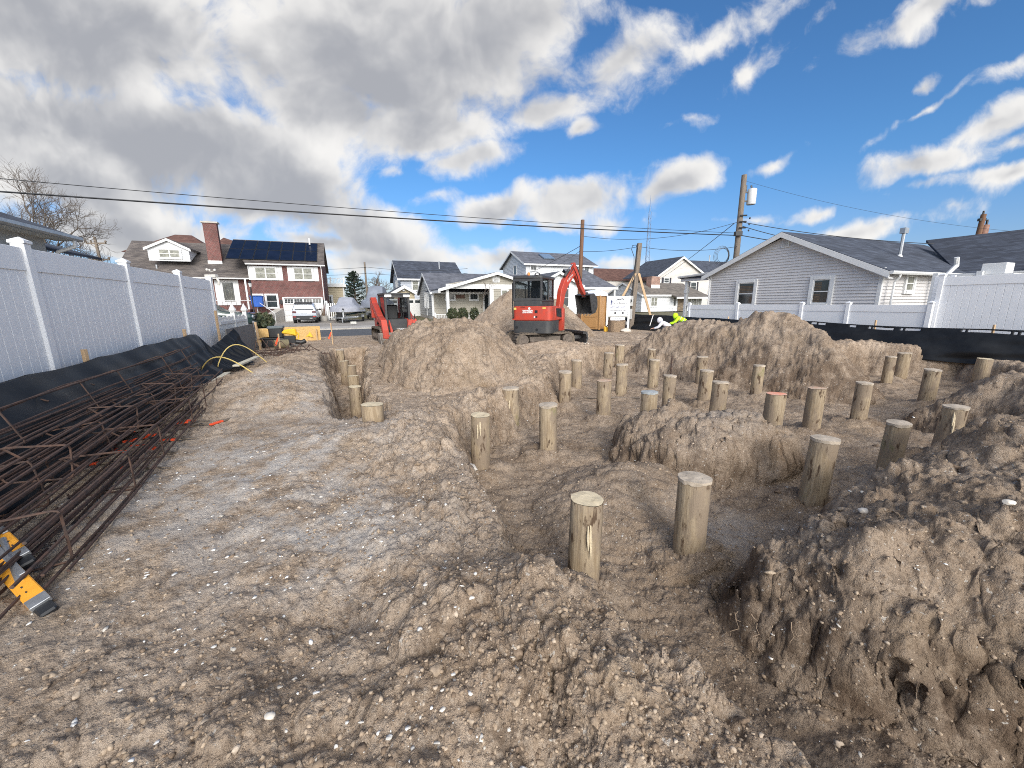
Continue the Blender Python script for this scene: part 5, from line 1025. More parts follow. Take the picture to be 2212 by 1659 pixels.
def w16(x0, y0, x1, y1): a = f16(x0, y1); b = f16(x1, y0); return min(a[0], b[0]), max(a[0], b[0]), a[1], b[1]
SHUT = mat('wood_blind', (.13, .095, .065), .5, var=.3)
def blind(w, fr, u0, u1, z0, z1, half):
    mb = MB(); n = int((z1 - z0) / .075)
    for k in range(n):
        z = z0 + k * .075; P = fr.p; mb.add([P(u0, z, .050), P(u1, z, .050), P(u1, z + .05, .058), P(u0, z + .05, .058)], [(0, 1, 2, 3)])
    mb.build('blind', SHUT, w)
u = w16(1587, 603, 1639, 664); w_ = win(b16, frg, *u, trim=.16, d=.10); zm_ = (u[2] + u[3]) / 2; blind(w_, frg, u[0] + .22, u[1] - .22, zm_ + .06, u[3] - .24, 0)
u = w16(1744, 594, 1807, 663); w_ = win(b16, frg, *u, trim=.16, d=.10); zm_ = (u[2] + u[3]) / 2; um = (u[0] + u[1]) / 2; blind(w_, frg, um, u[1] - .22, zm_ + .06, u[3] - .24, 0); blind(w_, frg, um, u[1] - .22, u[2] + .24, zm_ - .06, 0)
u = w16(1689, 514, 1708, 536); m = MB(); frg.box(m, u[0], u[1], u[2], u[3], 0, .07); vb = m.build('gable_vent', TRIM, b16); m = MB(); n = 7; dzv = (u[3] - u[2] - .1) / n
for k in range(n): P = frg.p; za = u[2] + .05 + k * dzv; m.add([P(u[0] + .05, za, .10), P(u[1] - .05, za, .10), P(u[1] - .05, za + dzv * .7, .072), P(u[0] + .05, za + dzv * .7, .072)], [(0, 1, 2, 3)])
m.build('louvre', SIDV, vb)
# side window on the rear-facing wall, roof vent
Y0 = SL(SG, tR).dot(Vector((-SN, CS, 0)))
def fB(px, py): s, z = fp(px, py, tR); return s - SG, z
a = fB(1946, 635); b = fB(1980, 590); win(b16, frb, a[0], a[0] + .85, a[1], b[1], trim=.13, glass=CURT)
p_ = fp(1948, 528, tR + 1.6); MB().tube([(p_[0] - SG, 1.6, zeR + .4), (p_[0] - SG, 1.6, p_[1] + .55)], .07, 8).build('vent_pipe', GALV, b16); MB().box(p_[0] - SG - .17, p_[0] - SG + .17, 1.5, 1.7, p_[1] + .5, p_[1] + .75).build('vent_cap', GALV, b16); MB().tube([(p_[0] - SG, 1.6, zeR + .35), (p_[0] - SG, 1.6, zeR + .85)], [.25, .08], 8).build('vent_flashing', TRIM, b16)
# front porch to the left of the gable
yp = f16(1470, 600)[0]; zpe = f16(1478, 594)[1]; zpk = zm - .15; m = MB()
yc = f16(1482, 660, SG + .3)[0]; slab(m, [(.05, yl + .3, zeL - .32 * kL + .02), (3.8, yl + .3, zeL + .2), (3.8, yc + .5, zpe - .05), (.05, yc + .5, zpe - .1)], .12); m.build('porch_roof', SHDK, b16)
m = MB(); lap(m, Fr((.1, 0, 0), (0, 1, 0), (-1, 0, 0)), [(yl, zpe - .42), (yc + .4, zpe - .42), (yc + .4, zpe - .12), (yl, zeL - .1)], .135, .034); m.build('porch_gable', SIDV, b16); gutter(b16, (.0, yc + .5, zpe - .2), (.0, yl + .1, zpe - .1))
m = MB(); m.box(.15, .33, yc - .09, yc + .09, 0, zpe - .4); m.box(.12, .36, yc - .12, yc + .12, zpe - 1.15, zpe - .95); m.build('porch_column', TRIM, b16, bevel=.01)
m = MB()
for k in range(6): m.box(.2, .24, yl + .35 + k * .16, yl + .39 + k * .16, .5, 1.35)
m.box(.17, .27, yl, yc, 1.35, 1.42); m.box(.17, .27, yl, yc, .45, .52); m.build('porch_railing', TRIM, b16)
# wing running toward the photographer, ridge along the lot
XE = 6.6; tw = -16; zwe = None
a1 = fp(2106, 573, tR - 1.0); zwe = zeR - ov * kR + .12; zwr = zwe + 2.0
frw3 = Fr((XE, 0, 0), (0, 1, 0), (-1, 0, 0)); m = MB(); lap(m, frw3, [(tw, .3), (0, .3), (0, zwe), (tw, zwe)], .135, .034); m.build('wall', SIDV, b16)
m = MB(); slab(m, [(XE - .35, tw, zwe - .1), (XE - .35, -.05, zwe - .1), (XE + 4.2, 3.2, zwr + .1), (XE + 4.2, tw, zwr + .1)], .12); m.build('wing_roof', SHDK, b16); gutter(b16, (XE - .36, -.2, zwe - .22), (XE - .36, tw, zwe - .22))
downspout(b16, (XE - .42, -.5, zwe - .2), .3, (-1, 0, 0)); fu = [fp(px, py, tR - .6) for px, py in ((2046, 610), (2047, 592), (2066, 574), (2067, 556))]; MB().tube([(fu[0][0] - SG, -.6, .3)] + [(q[0] - SG, -.6, q[1]) for q in fu[1:]], .085, 8).build('flue_pipe', TRIM, b16)
# ================================================================ excavator
def rbox(mb, x0, x1, y0, y1, z0, z1, r=.06, n=4):     # box with vertical edges rounded
    pts = []
    for cx, cy, a0 in ((x1 - r, y1 - r, 0), (x0 + r, y1 - r, 90), (x0 + r, y0 + r, 180), (x1 - r, y0 + r, 270)):
        for i in range(n + 1): a = R(a0 + 90 * i / n); pts.append((cx + r * math.cos(a), cy + r * math.sin(a)))
    mb.loft([[(x, y, z0) for x, y in pts], [(x, y, z1) for x, y in pts]]); return mb
DKGLASS = mat('tinted_glass', (.025, .03, .035), .06, var=.3, scale=1, trans=0.0, spec=.7)
CABG = bpy.data.materials.new('clear_cab_glass'); CABG.use_nodes = True
_t = CABG.node_tree; _b = _t.nodes['Principled BSDF']; _tr = _t.nodes.new('ShaderNodeBsdfTransparent'); _mx = _t.nodes.new('ShaderNodeMixShader'); _b.inputs['Base Color'].default_value = (.03, .035, .04, 1); _b.inputs['Roughness'].default_value = .05
_tr.inputs[0].default_value = (.72, .75, .77, 1); _mx.inputs[0].default_value = .14; _t.links.new(_tr.outputs[0], _mx.inputs[1]); _t.links.new(_b.outputs[0], _mx.inputs[2]); _t.links.new(_mx.outputs[0], _t.nodes['Material Output'].inputs[0])
RUBBER = mat('muddy_rubber', (.075, .062, .05), .9, var=.5, scale=7, col2=(.17, .135, .10))
STEELD = mat('worn_dark_steel', (.07, .068, .068), .5, .4, var=.5, scale=9)
CHROME = mat('bright_rod', (.6, .6, .62), .2, .9, var=.05)
CHAR = mat('charcoal_plastic', (.035, .038, .043), .5, var=.25, scale=4, col2=(.065, .064, .062))
EXP = Vector((atY(1163, 742, 14.6).x, 14.6, .10)); ez = EXP.z
ex = thing('excavator', 'orange mini excavator with grey cab, raised arm and toothed bucket, operator inside', 'excavator', EXP, 0)
FRX = Matrix.Rotation(R(18), 4, 'Z')
def track(mb, y, w, ln, h):
    r = h / 2; pts = []
    for i in range(13): a = R(-90 + 180 * i / 12); pts.append((ln / 2 - r + r * math.cos(a), r + r * math.sin(a)))
    for i in range(13): a = R(90 + 180 * i / 12); pts.append((-ln / 2 + r + r * math.cos(a), r + r * math.sin(a)))
    n = len(pts)
    inner = [(x * .93, r + (z - r) * .80) for x, z in pts]
    mb.loft([[(x, y - w / 2, z) for x, z in inner], [(x, y - w / 2, z) for x, z in pts], [(x, y + w / 2, z) for x, z in pts], [(x, y + w / 2, z) for x, z in inner]], caps=False)
    per = 2 * (ln - h) + math.pi * h; k = int(per / .11)
    for i in range(k):
        d = i * per / k; st_ = ln - h
        if d < st_: p, nrm = Vector((-st_ / 2 + d, 0, 0)), Vector((0, 0, -1))
        elif d < st_ + math.pi * r: a = (d - st_) / r - math.pi / 2; p, nrm = Vector((st_ / 2 + r * math.cos(a), 0, r + r * math.sin(a))), Vector((math.cos(a), 0, math.sin(a)))
        elif d < 2 * st_ + math.pi * r: p, nrm = Vector((st_ / 2 - (d - st_ - math.pi * r), 0, h)), Vector((0, 0, 1))
        else: a = math.pi / 2 + (d - 2 * st_ - math.pi * r) / r; p, nrm = Vector((-st_ / 2 + r * math.cos(a), 0, r + r * math.sin(a))), Vector((math.cos(a), 0, math.sin(a)))
        u = Vector((0, 1, 0)); v = nrm.cross(u); q = p + Vector((0, y, 0))
        b = [q + u * (sx * w / 2) + v * (sy * .032) + nrm * (.022 if k2 else -.002) for k2 in (0, 1) for sx, sy in ((-1, -1), (1, -1), (1, 1), (-1, 1))]
        mb.hexa(b)
def wheel(mb, x, y, z, r, w): mb.lathe([(.001, -w / 2), (r * .5, -w / 2), (r * .55, -w / 2 + .02), (r, -w / 2 + .02), (r, w / 2 - .02), (r * .55, w / 2 - .02), (r * .5, w / 2), (.001, w / 2)], 16, (x, y, z), 'y'); return mb
for y in (-.60, .60):
    m = MB(); m.T = FRX; track(m, y, .32, 2.25, .50); tk = m.build('track', RUBBER, ex, True)
    for x in (-.86, .86): m = MB(); m.T = FRX; wheel(m, x, y, .25, .19, .34).build('sprocket', DIRTY, tk, True)
    for x in (-.48, -.16, .16, .48): m = MB(); m.T = FRX; wheel(m, x, y, .13, .085, .3).build('roller', DIRTY, tk, True)
m = MB(); m.T = FRX; m.box(-.8, .8, -.46, .46, .18, .40); m.box(-.6, .6, -.66, .66, .2, .36); m.lathe([(.001, .40), (.42, .40), (.42, .50), (.001, .50)], 24); m.build('undercarriage', DIRTY, ex)
m = MB(); m.T = FRX; prof = [(1.62, .10), (1.66, .28), (1.62, .50), (1.56, .50), (1.60, .28), (1.56, .08)]
m.loft([[(x, y, z) for x, z in prof] for y in (-.82, .82)]); m.box(1.46, 1.60, -.80, .80, .42, .50); m.box(.7, 1.58, -.42, -.30, .22, .34); m.box(.7, 1.58, .30, .42, .22, .34); m.build('dozer_blade', STEELD, ex)
UX = Matrix.Rotation(R(-23), 4, 'Z'); UX0 = UX
def U(): q = MB(); q.T = UX; return q
m = U(); rbox(m, -.74, .74, -.82, .35, .48, .93, .22); m.build('counterweight', CHAR, ex, True, .02)
m = U(); rbox(m, -.72, .74, -.80, .30, .93, 1.44, .16); m.box(.30, .76, -.3, .75, .93, 1.40); m.build('engine_hood', ORANGE, ex, True, .025)
m = U(); m.box(.44, .80, .55, .78, .5, 1.36); m.build('side_cover', ORANGE, ex, True, .03)
m = U(); m.prism([(.765, -.22, 1.08), (.765, .42, 1.02), (.765, .36, 1.34), (.765, -.28, 1.36)], (.008, 0, 0)); m.build('side_grille', BLACK, ex)
m = U(); m.box(-.70, .36, -.74, .78, 1.42, 1.64); m.box(-.70, .36, -.2, .78, .55, 1.43); m.build('cab_base', CHAR, ex, True, .03)
m = U()
for x, y in ((-.68, -.70), (.34, -.70), (-.66, .72), (.32, .72), (.34, .1)): m.box(x - .035, x + .035, y - .035, y + .035, 1.62, 2.40)
m.box(-.72, .38, -.745, -.69, 1.62, 1.72); m.box(-.72, .38, -.745, -.69, 2.30, 2.40); m.box(-.72, .38, .68, .745, 1.60, 1.66); m.box(-.72, -.64, -.7, .7, 1.60, 1.66); m.box(.31, .38, -.7, .7, 1.60, 1.66); m.build('cab_frame', CHAR, ex, bevel=.012)
m = U(); rbox(m, -.74, .40, -.77, .80, 2.38, 2.50, .12); m.build('cab_roof', CHAR, ex, True, .03)
m = U(); m.box(-.645, .305, -.725, -.715, 1.70, 2.32); m.build('rear_window', CABG, ex); m = U(); m.box(.345, .355, -.66, .06, 1.68, 2.36); m.box(.345, .355, .14, .68, 1.68, 2.36); m.box(-.62, .28, .72, .73, 1.66, 2.36); m.box(-.695, -.685, -.66, .68, 1.68, 2.36); m.build('side_window', CABG, ex)
m = U(); m.tube([(-.78, -.6, .95), (-.78, -.62, 1.4), (-.78, -.62, 2.25), (-.72, -.62, 2.3)], .025, 6); m.tube([(-.76, .6, 1.0), (-.76, .6, 2.2)], .02, 6); m.build('grab_rail', BLACK, ex)
m = U(); m.lathe([(.001, 2.50), (.05, 2.50), (.05, 2.60), (.03, 2.64), (.001, 2.64)], 12, (-.30, -.25, 0)); m.build('beacon', mat('amber_lens', (.8, .22, .03), .25), ex, True); m = U(); m.box(.16, .24, -.78, -.70, 2.50, 2.55); m.build('work_light', TRIM, ex)
m = U(); m.box(-.28, .14, -.1, .35, 1.55, 1.78); m.box(-.26, .12, -.2, -.08, 1.7, 2.12); m.build('seat', BLACK, ex, bevel=.04)
def rear(x0, x1, z0, z1, m_, nm, d=.006): q = U(); q.box(x0, x1, -.80 - d, -.80, z0, z1); return q.build(nm, m_, ex)
rear(-.33, .05, 1.20, 1.31, TRIM, 'name_plate'); MR = UX @ Matrix.Translation((-.14, -.808, 1.252)) @ Matrix.Rotation(R(90), 4, 'X')
text_mesh('lettering', 'KUBOTA', .095, ORANGE, ex, MR); text_mesh('model_lettering', 'KX040', .06, BLACK, ex, UX @ Matrix.Translation((-.32, -.803, 1.405)) @ Matrix.Rotation(R(90), 4, 'X'))
q = U(); q.T = UX @ Matrix.Translation((-.07, -.802, 1.36)) @ Matrix.Rotation(R(90), 4, 'X'); q.lathe([(.028, 0), (.045, 0), (.045, .006), (.028, .006)], 16); q.box(-.012, .0, -.026, .026, 0, .006); q.box(0, .024, -.005, .005, 0, .006); q.build('maker_emblem', TRIM, ex)
rear(.13, .24, 1.20, 1.30, DKGLASS, 'tail_lamp'); rear(.10, .15, 1.03, 1.10, TRIM, 'warning_label'); rear(.16, .23, 1.04, 1.10, BLACK, 'handle_recess'); rear(-.66, -.57, 1.32, 1.39, mat('yellow_label', (.75, .52, .12), .5), 'warning_label'); rear(.42, .54, 1.35, 1.40, mat('yellow_label', (.75, .52, .12), .5), 'warning_label')
for x, z in ((-.55, .70), (.22, .62)): q = U(); q.lathe([(.001, -.826), (.05, -.826), (.05, -.815), (.001, -.815)], 12, (x, 0, z), 'y'); q.build('tie_down_hole', BLACK, ex)
rear(-.72, .5, .96, 1.0, mat('dark_orange_seam', (.38, .04, .02), .6), 'hood_seam', .004)
# arm: swing post, boom, stick, bucket (the post is swung to the right)
XB = .46
UX = UX @ Matrix.Translation((.46, .8, 0)) @ Matrix.Rotation(R(-17), 4, 'Z') @ Matrix.Translation((-.46, -.8, 0))
m = U(); m.box(XB - .16, XB + .16, .62, 1.0, .62, 1.05); m.build('swing_post', STEELD, ex, bevel=.03)
def beam(pts, w, hs, nm, m_, par=ex):
    q = U(); n = len(pts); rings = []
    for i, (y, z) in enumerate(pts):
        a = pts[max(0, i - 1)]; b = pts[min(n - 1, i + 1)]; d = Vector((0, b[0] - a[0], b[1] - a[1])).normalized(); nn = Vector((0, -d.z, d.y)); o = Vector((XB, y, z)); h = hs[i] / 2
        rings.append([o + nn * h + Vector((-w / 2, 0, 0)), o + nn * h + Vector((w / 2, 0, 0)), o - nn * h + Vector((w / 2, 0, 0)), o - nn * h + Vector((-w / 2, 0, 0))])
    q.loft(rings); return q.build(nm, m_, par, bevel=.012)
bm_ = beam([(.85, .85), (1.0, 1.45), (1.12, 1.95), (1.36, 2.33), (1.75, 2.62), (2.02, 2.78)], .19, [.24, .26, .32, .34, .26, .20], 'boom', ORANGE)
text_mesh('boom_lettering', 'KUBOTA', .12, TRIM, ex, UX @ Matrix.Translation((XB + .098, 1.58, 2.50)) @ Matrix.Rotation(R(90), 4, 'Z') @ Matrix.Rotation(R(90), 4, 'X') @ Matrix.Rotation(R(36), 4, 'Z'))
beam([(1.92, 3.10), (2.06, 2.78), (2.56, 2.18), (2.95, 1.80)], .16, [.12, .27, .20, .13], 'stick', ORANGE)
q = U(); q.tube([(XB, 1.30, 2.55), (XB, 1.62, 2.82)], .055, 10); q.build('arm_cylinder', STEELD, ex, True); q = U(); q.tube([(XB, 1.62, 2.82), (XB, 1.90, 3.06)], .03, 8); q.build('arm_rod', CHROME, ex, True)
q = U(); q.tube([(XB, 1.02, .95), (XB, 1.22, 1.6)], .06, 10); q.build('boom_cylinder', STEELD, ex, True); q = U(); q.tube([(XB, 1.22, 1.6), (XB, 1.42, 2.2)], .032, 8); q.build('boom_rod', CHROME, ex, True)
q = U(); q.tube([(XB, 2.18, 2.98), (XB, 2.62, 2.40)], .045, 10); q.tube([(XB - .11, 1.05, 1.7), (XB - .12, 1.3, 2.35), (XB - .11, 1.9, 2.85), (XB - .1, 2.15, 2.75)], .016, 6); q.tube([(XB + .11, 1.4, 2.5), (XB + .12, 1.8, 2.9), (XB + .11, 2.1, 2.6), (XB + .1, 2.3, 2.3)], .014, 6); q.build('hydraulic_hoses', BLACK, ex, True)
bk = U(); prof = [(2.74, 1.84), (3.10, 1.90), (3.38, 1.70), (3.42, 1.36), (3.26, 1.14), (2.98, 1.10)]; th_ = .03
W_ = .36
for i in range(len(prof) - 1):
    (y0, z0), (y1, z1) = prof[i], prof[i + 1]; d = Vector((0, y1 - y0, z1 - z0)).normalized(); nn = Vector((0, -d.z, d.y)) * th_
    bk.prism([(XB - W_, y0, z0), (XB + W_, y0, z0), (XB + W_, y1, z1), (XB - W_, y1, z1)], nn)
for s_ in (-1, 1): bk.prism([(XB + s_ * W_, y, z) for y, z in prof], (-.02 * s_, 0, 0))
bk.box(XB - .1, XB + .1, 2.86, 3.06, 1.76, 1.98); bo = bk.build('bucket', STEELD, ex)
for i in range(5):
    q = U(); x = XB - W_ + .05 + i * (2 * W_ - .1) / 4; q.hexa([(x - .04, 3.0, 1.08), (x + .04, 3.0, 1.08), (x + .04, 3.04, 1.12), (x - .04, 3.04, 1.12), (x - .015, 2.84, 1.0), (x + .015, 2.84, 1.0), (x + .015, 2.86, 1.03), (x - .015, 2.86, 1.03)]); q.build('bucket_tooth', DIRTY, bo)
# ================================================================ people
def skinned(name, joints, edges, m, parent=None, lvl=2, T=None):
    me = bpy.data.meshes.new(name); me.from_pydata([j[0] for j in joints], edges, []); o = link(bpy.data.objects.new(name, me))
    sk = o.modifiers.new('skin', 'SKIN'); sk.use_smooth_shade = True; me.skin_vertices if me.skin_vertices else None
    if not me.skin_vertices: me.attributes.new('dummy', 'FLOAT', 'POINT')
    bm = __import__('bmesh').new(); bm.from_mesh(me); ly = bm.verts.layers.skin.verify(); bm.verts.ensure_lookup_table()
    for v, j in zip(bm.verts, joints): r = j[1]; v[ly].radius = r if isinstance(r, tuple) else (r, r); v[ly].use_root = False
    bm.verts[0][ly].use_root = True; bm.to_mesh(me); bm.free()
    ss = o.modifiers.new('smooth', 'SUBSURF'); ss.levels = lvl; ss.render_levels = lvl
    dg = bpy.context.evaluated_depsgraph_get(); m2 = bpy.data.meshes.new_from_object(o.evaluated_get(dg)); bpy.data.objects.remove(o); bpy.data.meshes.remove(me)
    m2.name = name; m2.materials.clear(); m2.materials.append(m); m2.polygons.foreach_set('use_smooth', [True] * len(m2.polygons)); m2.polygons.foreach_set('material_index', [0] * len(m2.polygons))
    q = link(bpy.data.objects.new(name, m2)); q.parent = parent; return q
SKIN = mat('skin', (.50, .30, .22), .6, var=.08); JEANS = mat('dark_work_trousers', (.045, .05, .065), .9, var=.25, scale=8)
def person(label, loc_, rz, hood_m, lean, parent_off=None, seat=None):
    """x right, y forward; lean = forward bend of the trunk in degrees, crouched or seated"""
    root = thing('person', label, 'person', loc_, rz); l = R(lean); fy, fz = math.sin(l), math.cos(l)
    hip = Vector((0, 0, seat or .48)); ch = hip + Vector((0, fy, fz)) * .48; nk = ch + Vector((0, fy, fz)) * .09; hd = nk + Vector((0, fy * .75 + .05, fz * .85)) * .13
    J = [(hip, .13), (hip + (ch - hip) * .5, .125), (ch, .15), (nk, .058), (hd, (.075, .088)), (hd + Vector((0, .02, .10)), (.07, .085))]; E = [(0, 1), (1, 2), (2, 3), (3, 4), (4, 5)]
    hands = []
    for s in (-1, 1):
        i = len(J); hp = hip + Vector((.09 * s, .02, -.02)); kn = Vector((.14 * s, .42, .47 if not seat else hip.z - .02)); an = Vector((.13 * s, .16 if not seat else .5, .08 if not seat else hip.z - .42)); to = an + Vector((.01 * s, .19, -.045))
        J += [(hp, .09), (kn, .06), (an, .042), (to, .038)]; E += [(0, i), (i, i + 1), (i + 1, i + 2), (i + 2, i + 3)]
        i = len(J); sh_ = ch + Vector((.17 * s, fy * .02, .02)); el = sh_ + Vector((.06 * s, .18, -.24)); wr = el + Vector((-.05 * s, .22, -.06)); pa = wr + Vector((-.02 * s, .06, -.015))
        J += [(sh_, .065), (el, .048), (wr, .030), (pa, (.030, .022))]; E += [(2, i), (i, i + 1), (i + 1, i + 2), (i + 2, i + 3)]
        for k in range(4):
            a = len(J); off = Vector((.024 * (k - 1.5), .03, 0)); ln = (.036, .044, .041, .032)[k]; J += [(pa + off, .0095), (pa + off + Vector((0, ln, -.012)), .0085), (pa + off + Vector((0, ln * 1.4, -.04)), .0075)]; E += [(i + 3, a), (a, a + 1), (a + 1, a + 2)]
        a = len(J); J += [(wr + Vector((-.032 * s, .03, -.01)), .011), (wr + Vector((-.045 * s, .065, -.03)), .009)]; E += [(i + 2, a), (a, a + 1)]
    skinned('body', J, E, SKIN, root)
    T = [(hip, .15), (hip + (ch - hip) * .5, .155), (ch, (.20, .165)), (nk + Vector((0, -.01, -.01)), .10)]; TE = [(0, 1), (1, 2), (2, 3)]
    for s in (-1, 1):
        i = len(T); sh_ = ch + Vector((.17 * s, fy * .02, .02)); el = sh_ + Vector((.06 * s, .18, -.24)); wr = el + Vector((-.05 * s, .22, -.06)); T += [(sh_, .088), (el, .066), (wr * .92 + el * .08, .046)]; TE += [(2, i), (i, i + 1), (i + 1, i + 2)]
    skinned('hooded_sweatshirt', T, TE, hood_m, root)
    # hood: an open shell round the back of the head
    mb = MB(); o = hd + Vector((0, -.005, .045)); n, k = 18, 10; vs = []
    for i in range(k + 1):
        ph = math.pi * i / k
        for j in range(n + 1):
            a = R(-235 + 290 * j / n); rr_ = 1 + .05 * math.sin(5 * a + i)
            vs.append(o + Vector((.125 * rr_ * math.sin(ph) * math.cos(a), .145 * rr_ * math.sin(ph) * math.sin(a), .155 * math.cos(ph) - .02)))
    mb.add(vs, [(i * (n + 1) + j, (i + 1) * (n + 1) + j, (i + 1) * (n + 1) + j + 1, i * (n + 1) + j + 1) for i in range(k) for j in range(n)]); ho = mb.build('hood', hood_m, root, True); sd = ho.modifiers.new('cloth', 'SOLIDIFY'); sd.thickness = .018
    P = [(hip, .15)]; PE = []
    for s in (-1, 1):
        i = len(P); hp = hip + Vector((.09 * s, .02, -.02)); kn = Vector((.14 * s, .42, .47 if not seat else hip.z - .02)); an = Vector((.13 * s, .16 if not seat else .5, .12 if not seat else hip.z - .38)); P += [(hp, .115), (kn, .08), (an, .06)]; PE += [(0, i), (i, i + 1), (i + 1, i + 2)]
    skinned('trousers', P, PE, JEANS, root)
    mb = MB(); e = hd + Vector((0, .088, .04)); mb.hexa([e + Vector(q) for q in ((-.014, -.01, -.03), (.014, -.01, -.03), (.012, .022, -.028), (-.012, .022, -.028), (-.006, -.01, .025), (.006, -.01, .025), (.005, .006, .02), (-.005, .006, .02))]); mb.build('nose', SKIN, root)
    for s in (-1, 1): mb = MB(); mb.ball(e + Vector((.03 * s, -.012, .03)), (.012, .008, .008), 8); mb.build('eye', BLACK, root)
    mb = MB(); mb.ball(e + Vector((0, -.012, -.052)), (.026, .008, .007), 8); mb.build('mouth', mat('lips', (.35, .14, .11), .6), root)
    return root
DARKH = mat('black_hoodie', (.012, .012, .014), .9, var=.3); WHITEH = mat('white_hoodie', (.72, .72, .78), .9, var=.06); HIVIS = mat('hi_vis_yellow_green', (.55, .90, .02), .75, var=.1)
op = person('person in a black hoodie sitting in the excavator cab', EXP + UX0.to_3x3() @ Vector((-.08, .05, 0)), R(-23), DARKH, 4, seat=1.80)
wp = person('person in a white hooded sweatshirt crouching behind the long heap', (atY(1450, 703, 19.5).x, 19.5, -.12), R(66), WHITEH, 58)
mb = MB(); 
yp_ = person('person in a bright yellow-green hooded jacket bent over behind the long heap', (atY(1484, 703, 19.8).x, 19.8, .12), R(72), HIVIS, 62)
for k in (.0, .16):
    q = MB(); l = R(62); 
    ring = [Vector((.212 * math.cos(a), 0, .168 * math.sin(a))) for a in [2 * math.pi * i / 20 for i in range(20)]]; c0 = Vector((0, math.sin(l) * (.24 + k), .48 + math.cos(l) * (.24 + k)))
    rot = Matrix.Rotation(R(90) - l - R(0), 3, 'X'); q.tube([c0 + rot @ p for p in ring], .014, 4, closed=True); q.build('reflective_band', mat('silver_band', (.6, .62, .62), .4), yp_)
# ================================================================ track loader
tl_s, tl_t = 1.95, 18.4; TLW = 1.0
sk_ = thing('track_loader', 'orange compact track loader with lowered bucket, parked by the street', 'track loader', SL(tl_s, tl_t, 0), R(29))
# local: the machine faces -y (towards the photographer)
for x in (-.66, .66):
    m = MB(); m.T = Matrix.Translation((x, .55, 0)) @ Matrix.Rotation(R(90), 4, 'Z'); track(m, 0, .38, 2.3, .62); tk = m.build('track', RUBBER, sk_, True)
    for y in (-.3, .1, .5, .9, 1.3): m = MB(); wheel(m, 0, 0, 0, .14, .4); m.T = None; m2 = MB(); m2.T = Matrix.Translation((x, y, .2)) @ Matrix.Rotation(R(90), 4, 'Z'); wheel(m2, 0, 0, 0, .14, .40); m2.build('roller', DIRTY, tk, True)
MB().box(-.5, .5, -.3, 1.28, .25, 1.0).build('floor_pan', CHAR, sk_, bevel=.04); MB().box(-.62, .62, 1.3, 2.0, .5, 1.25).build('engine_cover', ORANGE, sk_, bevel=.04)
m = MB()
for x in (-.50, .50):
    m.box(x - .05, x + .05, -.42, -.32, .55, 2.06); m.box(x - .05, x + .05, .95, 1.05, .9, 2.06)
    m.box(x - .02, x + .02, -.32, .95, 1.95, 2.06)
m.box(-.55, .55, -.42, -.34, .50, .66); m.box(-.55, .55, -.42, -.34, 1.93, 2.06); m.build('cab_frame', CHAR, sk_, bevel=.015)
m = MB(); rbox(m, -.58, .58, -.48, 1.08, 2.05, 2.14, .08); m.build('cab_roof', CHAR, sk_, True, .02); m = MB(); m.box(-.50, -.485, -.3, .95, .9, 1.95); m.box(.485, .5, -.3, .95, .9, 1.95); m.build('side_screen', DKGLASS, sk_); m = MB(); m.box(-.46, .46, .97, .98, 1.05, 1.94); m.build('rear_window', CABG, sk_)
for x in (-.40, .40): m = MB(); m.box(x - .15, x + .15, -.53, -.44, 1.95, 2.06); m.build('headlamp', mat('lamp_lens', (.75, .76, .74), .2), sk_, bevel=.02)
m = MB(); m.box(-.27, .27, .25, .75, .75, .92); m.box(-.26, .26, .68, .84, .9, 1.62); m.box(-.42, -.3, .1, .7, .95, 1.08); m.box(.3, .42, .1, .7, .95, 1.08); m.build('seat', BLACK, sk_, bevel=.05)
for x in (-.36, .36): m = MB(); m.tube([(x, .1, 1.0), (x, .05, 1.3)], .018, 6); m.ball((x, .05, 1.32), .045, 8); m.build('joystick', BLACK, sk_)
for s in (-1, 1):
    m = MB(); prof = [(1.75, 1.02), (1.95, 1.50), (1.85, 1.95), (1.55, 1.98), (1.2, 1.72), (.1, 1.15), (-.55, .98), (-.80, .55), (-.80, .22), (-.62, .22), (-.52, .62), (-.30, .80), (.25, .92), (1.3, 1.45), (1.52, 1.35), (1.5, 1.02)]
    x = .66 * s
    # arm as stitched convex plates
    seg = [[(1.5, 1.02), (1.75, 1.02), (1.95, 1.5), (1.85, 1.95), (1.52, 1.5)], [(1.85, 1.95), (1.55, 1.98), (1.2, 1.72), (1.3, 1.45), (1.52, 1.5)], [(1.2, 1.72), (.1, 1.15), (.25, .90), (1.3, 1.45)], [(.1, 1.15), (-.55, .98), (-.42, .72), (.25, .90)], [(-.55, .98), (-.80, .55), (-.80, .20), (-.60, .20), (-.42, .72)]]
    for k, g in enumerate(seg): m.prism([(x - (.12 + .001 * k), y, z) for y, z in g], (.24 + .002 * k, 0, 0))
    am = m.build('lift_arm', ORANGE, sk_, bevel=.012); m = MB(); m.tube([(x - .0, 1.0, .75), (x, .55, 1.0)], .045, 8); m.build('lift_cylinder', STEELD, am, True)
    m = MB(); m.prism([(.41 * s + (-.18 if s > 0 else .0), -.72, .15), (.41 * s + (.12 if s > 0 else .18) * 1, -.72, .15), (.50 * s + .06, -.66, .98), (.42 * s - .04, -.66, .98)], (0, .10, 0)); m.build('coupler_plate', ORANGE, sk_, bevel=.01)
m = MB(); m.box(-.72, .72, -.78, -.66, .16, .34); m.build('cross_member', ORANGE, sk_, bevel=.015)
for x in (-.62, .42): MB().box(x, x + .20, -.36, 1.3, .64, 1.02).build('fender', ORANGE, sk_, bevel=.04); m = MB(); m.box(-.1, .42, -.425, -.42, .53, .60); m.build('white_sticker', TRIM, sk_)
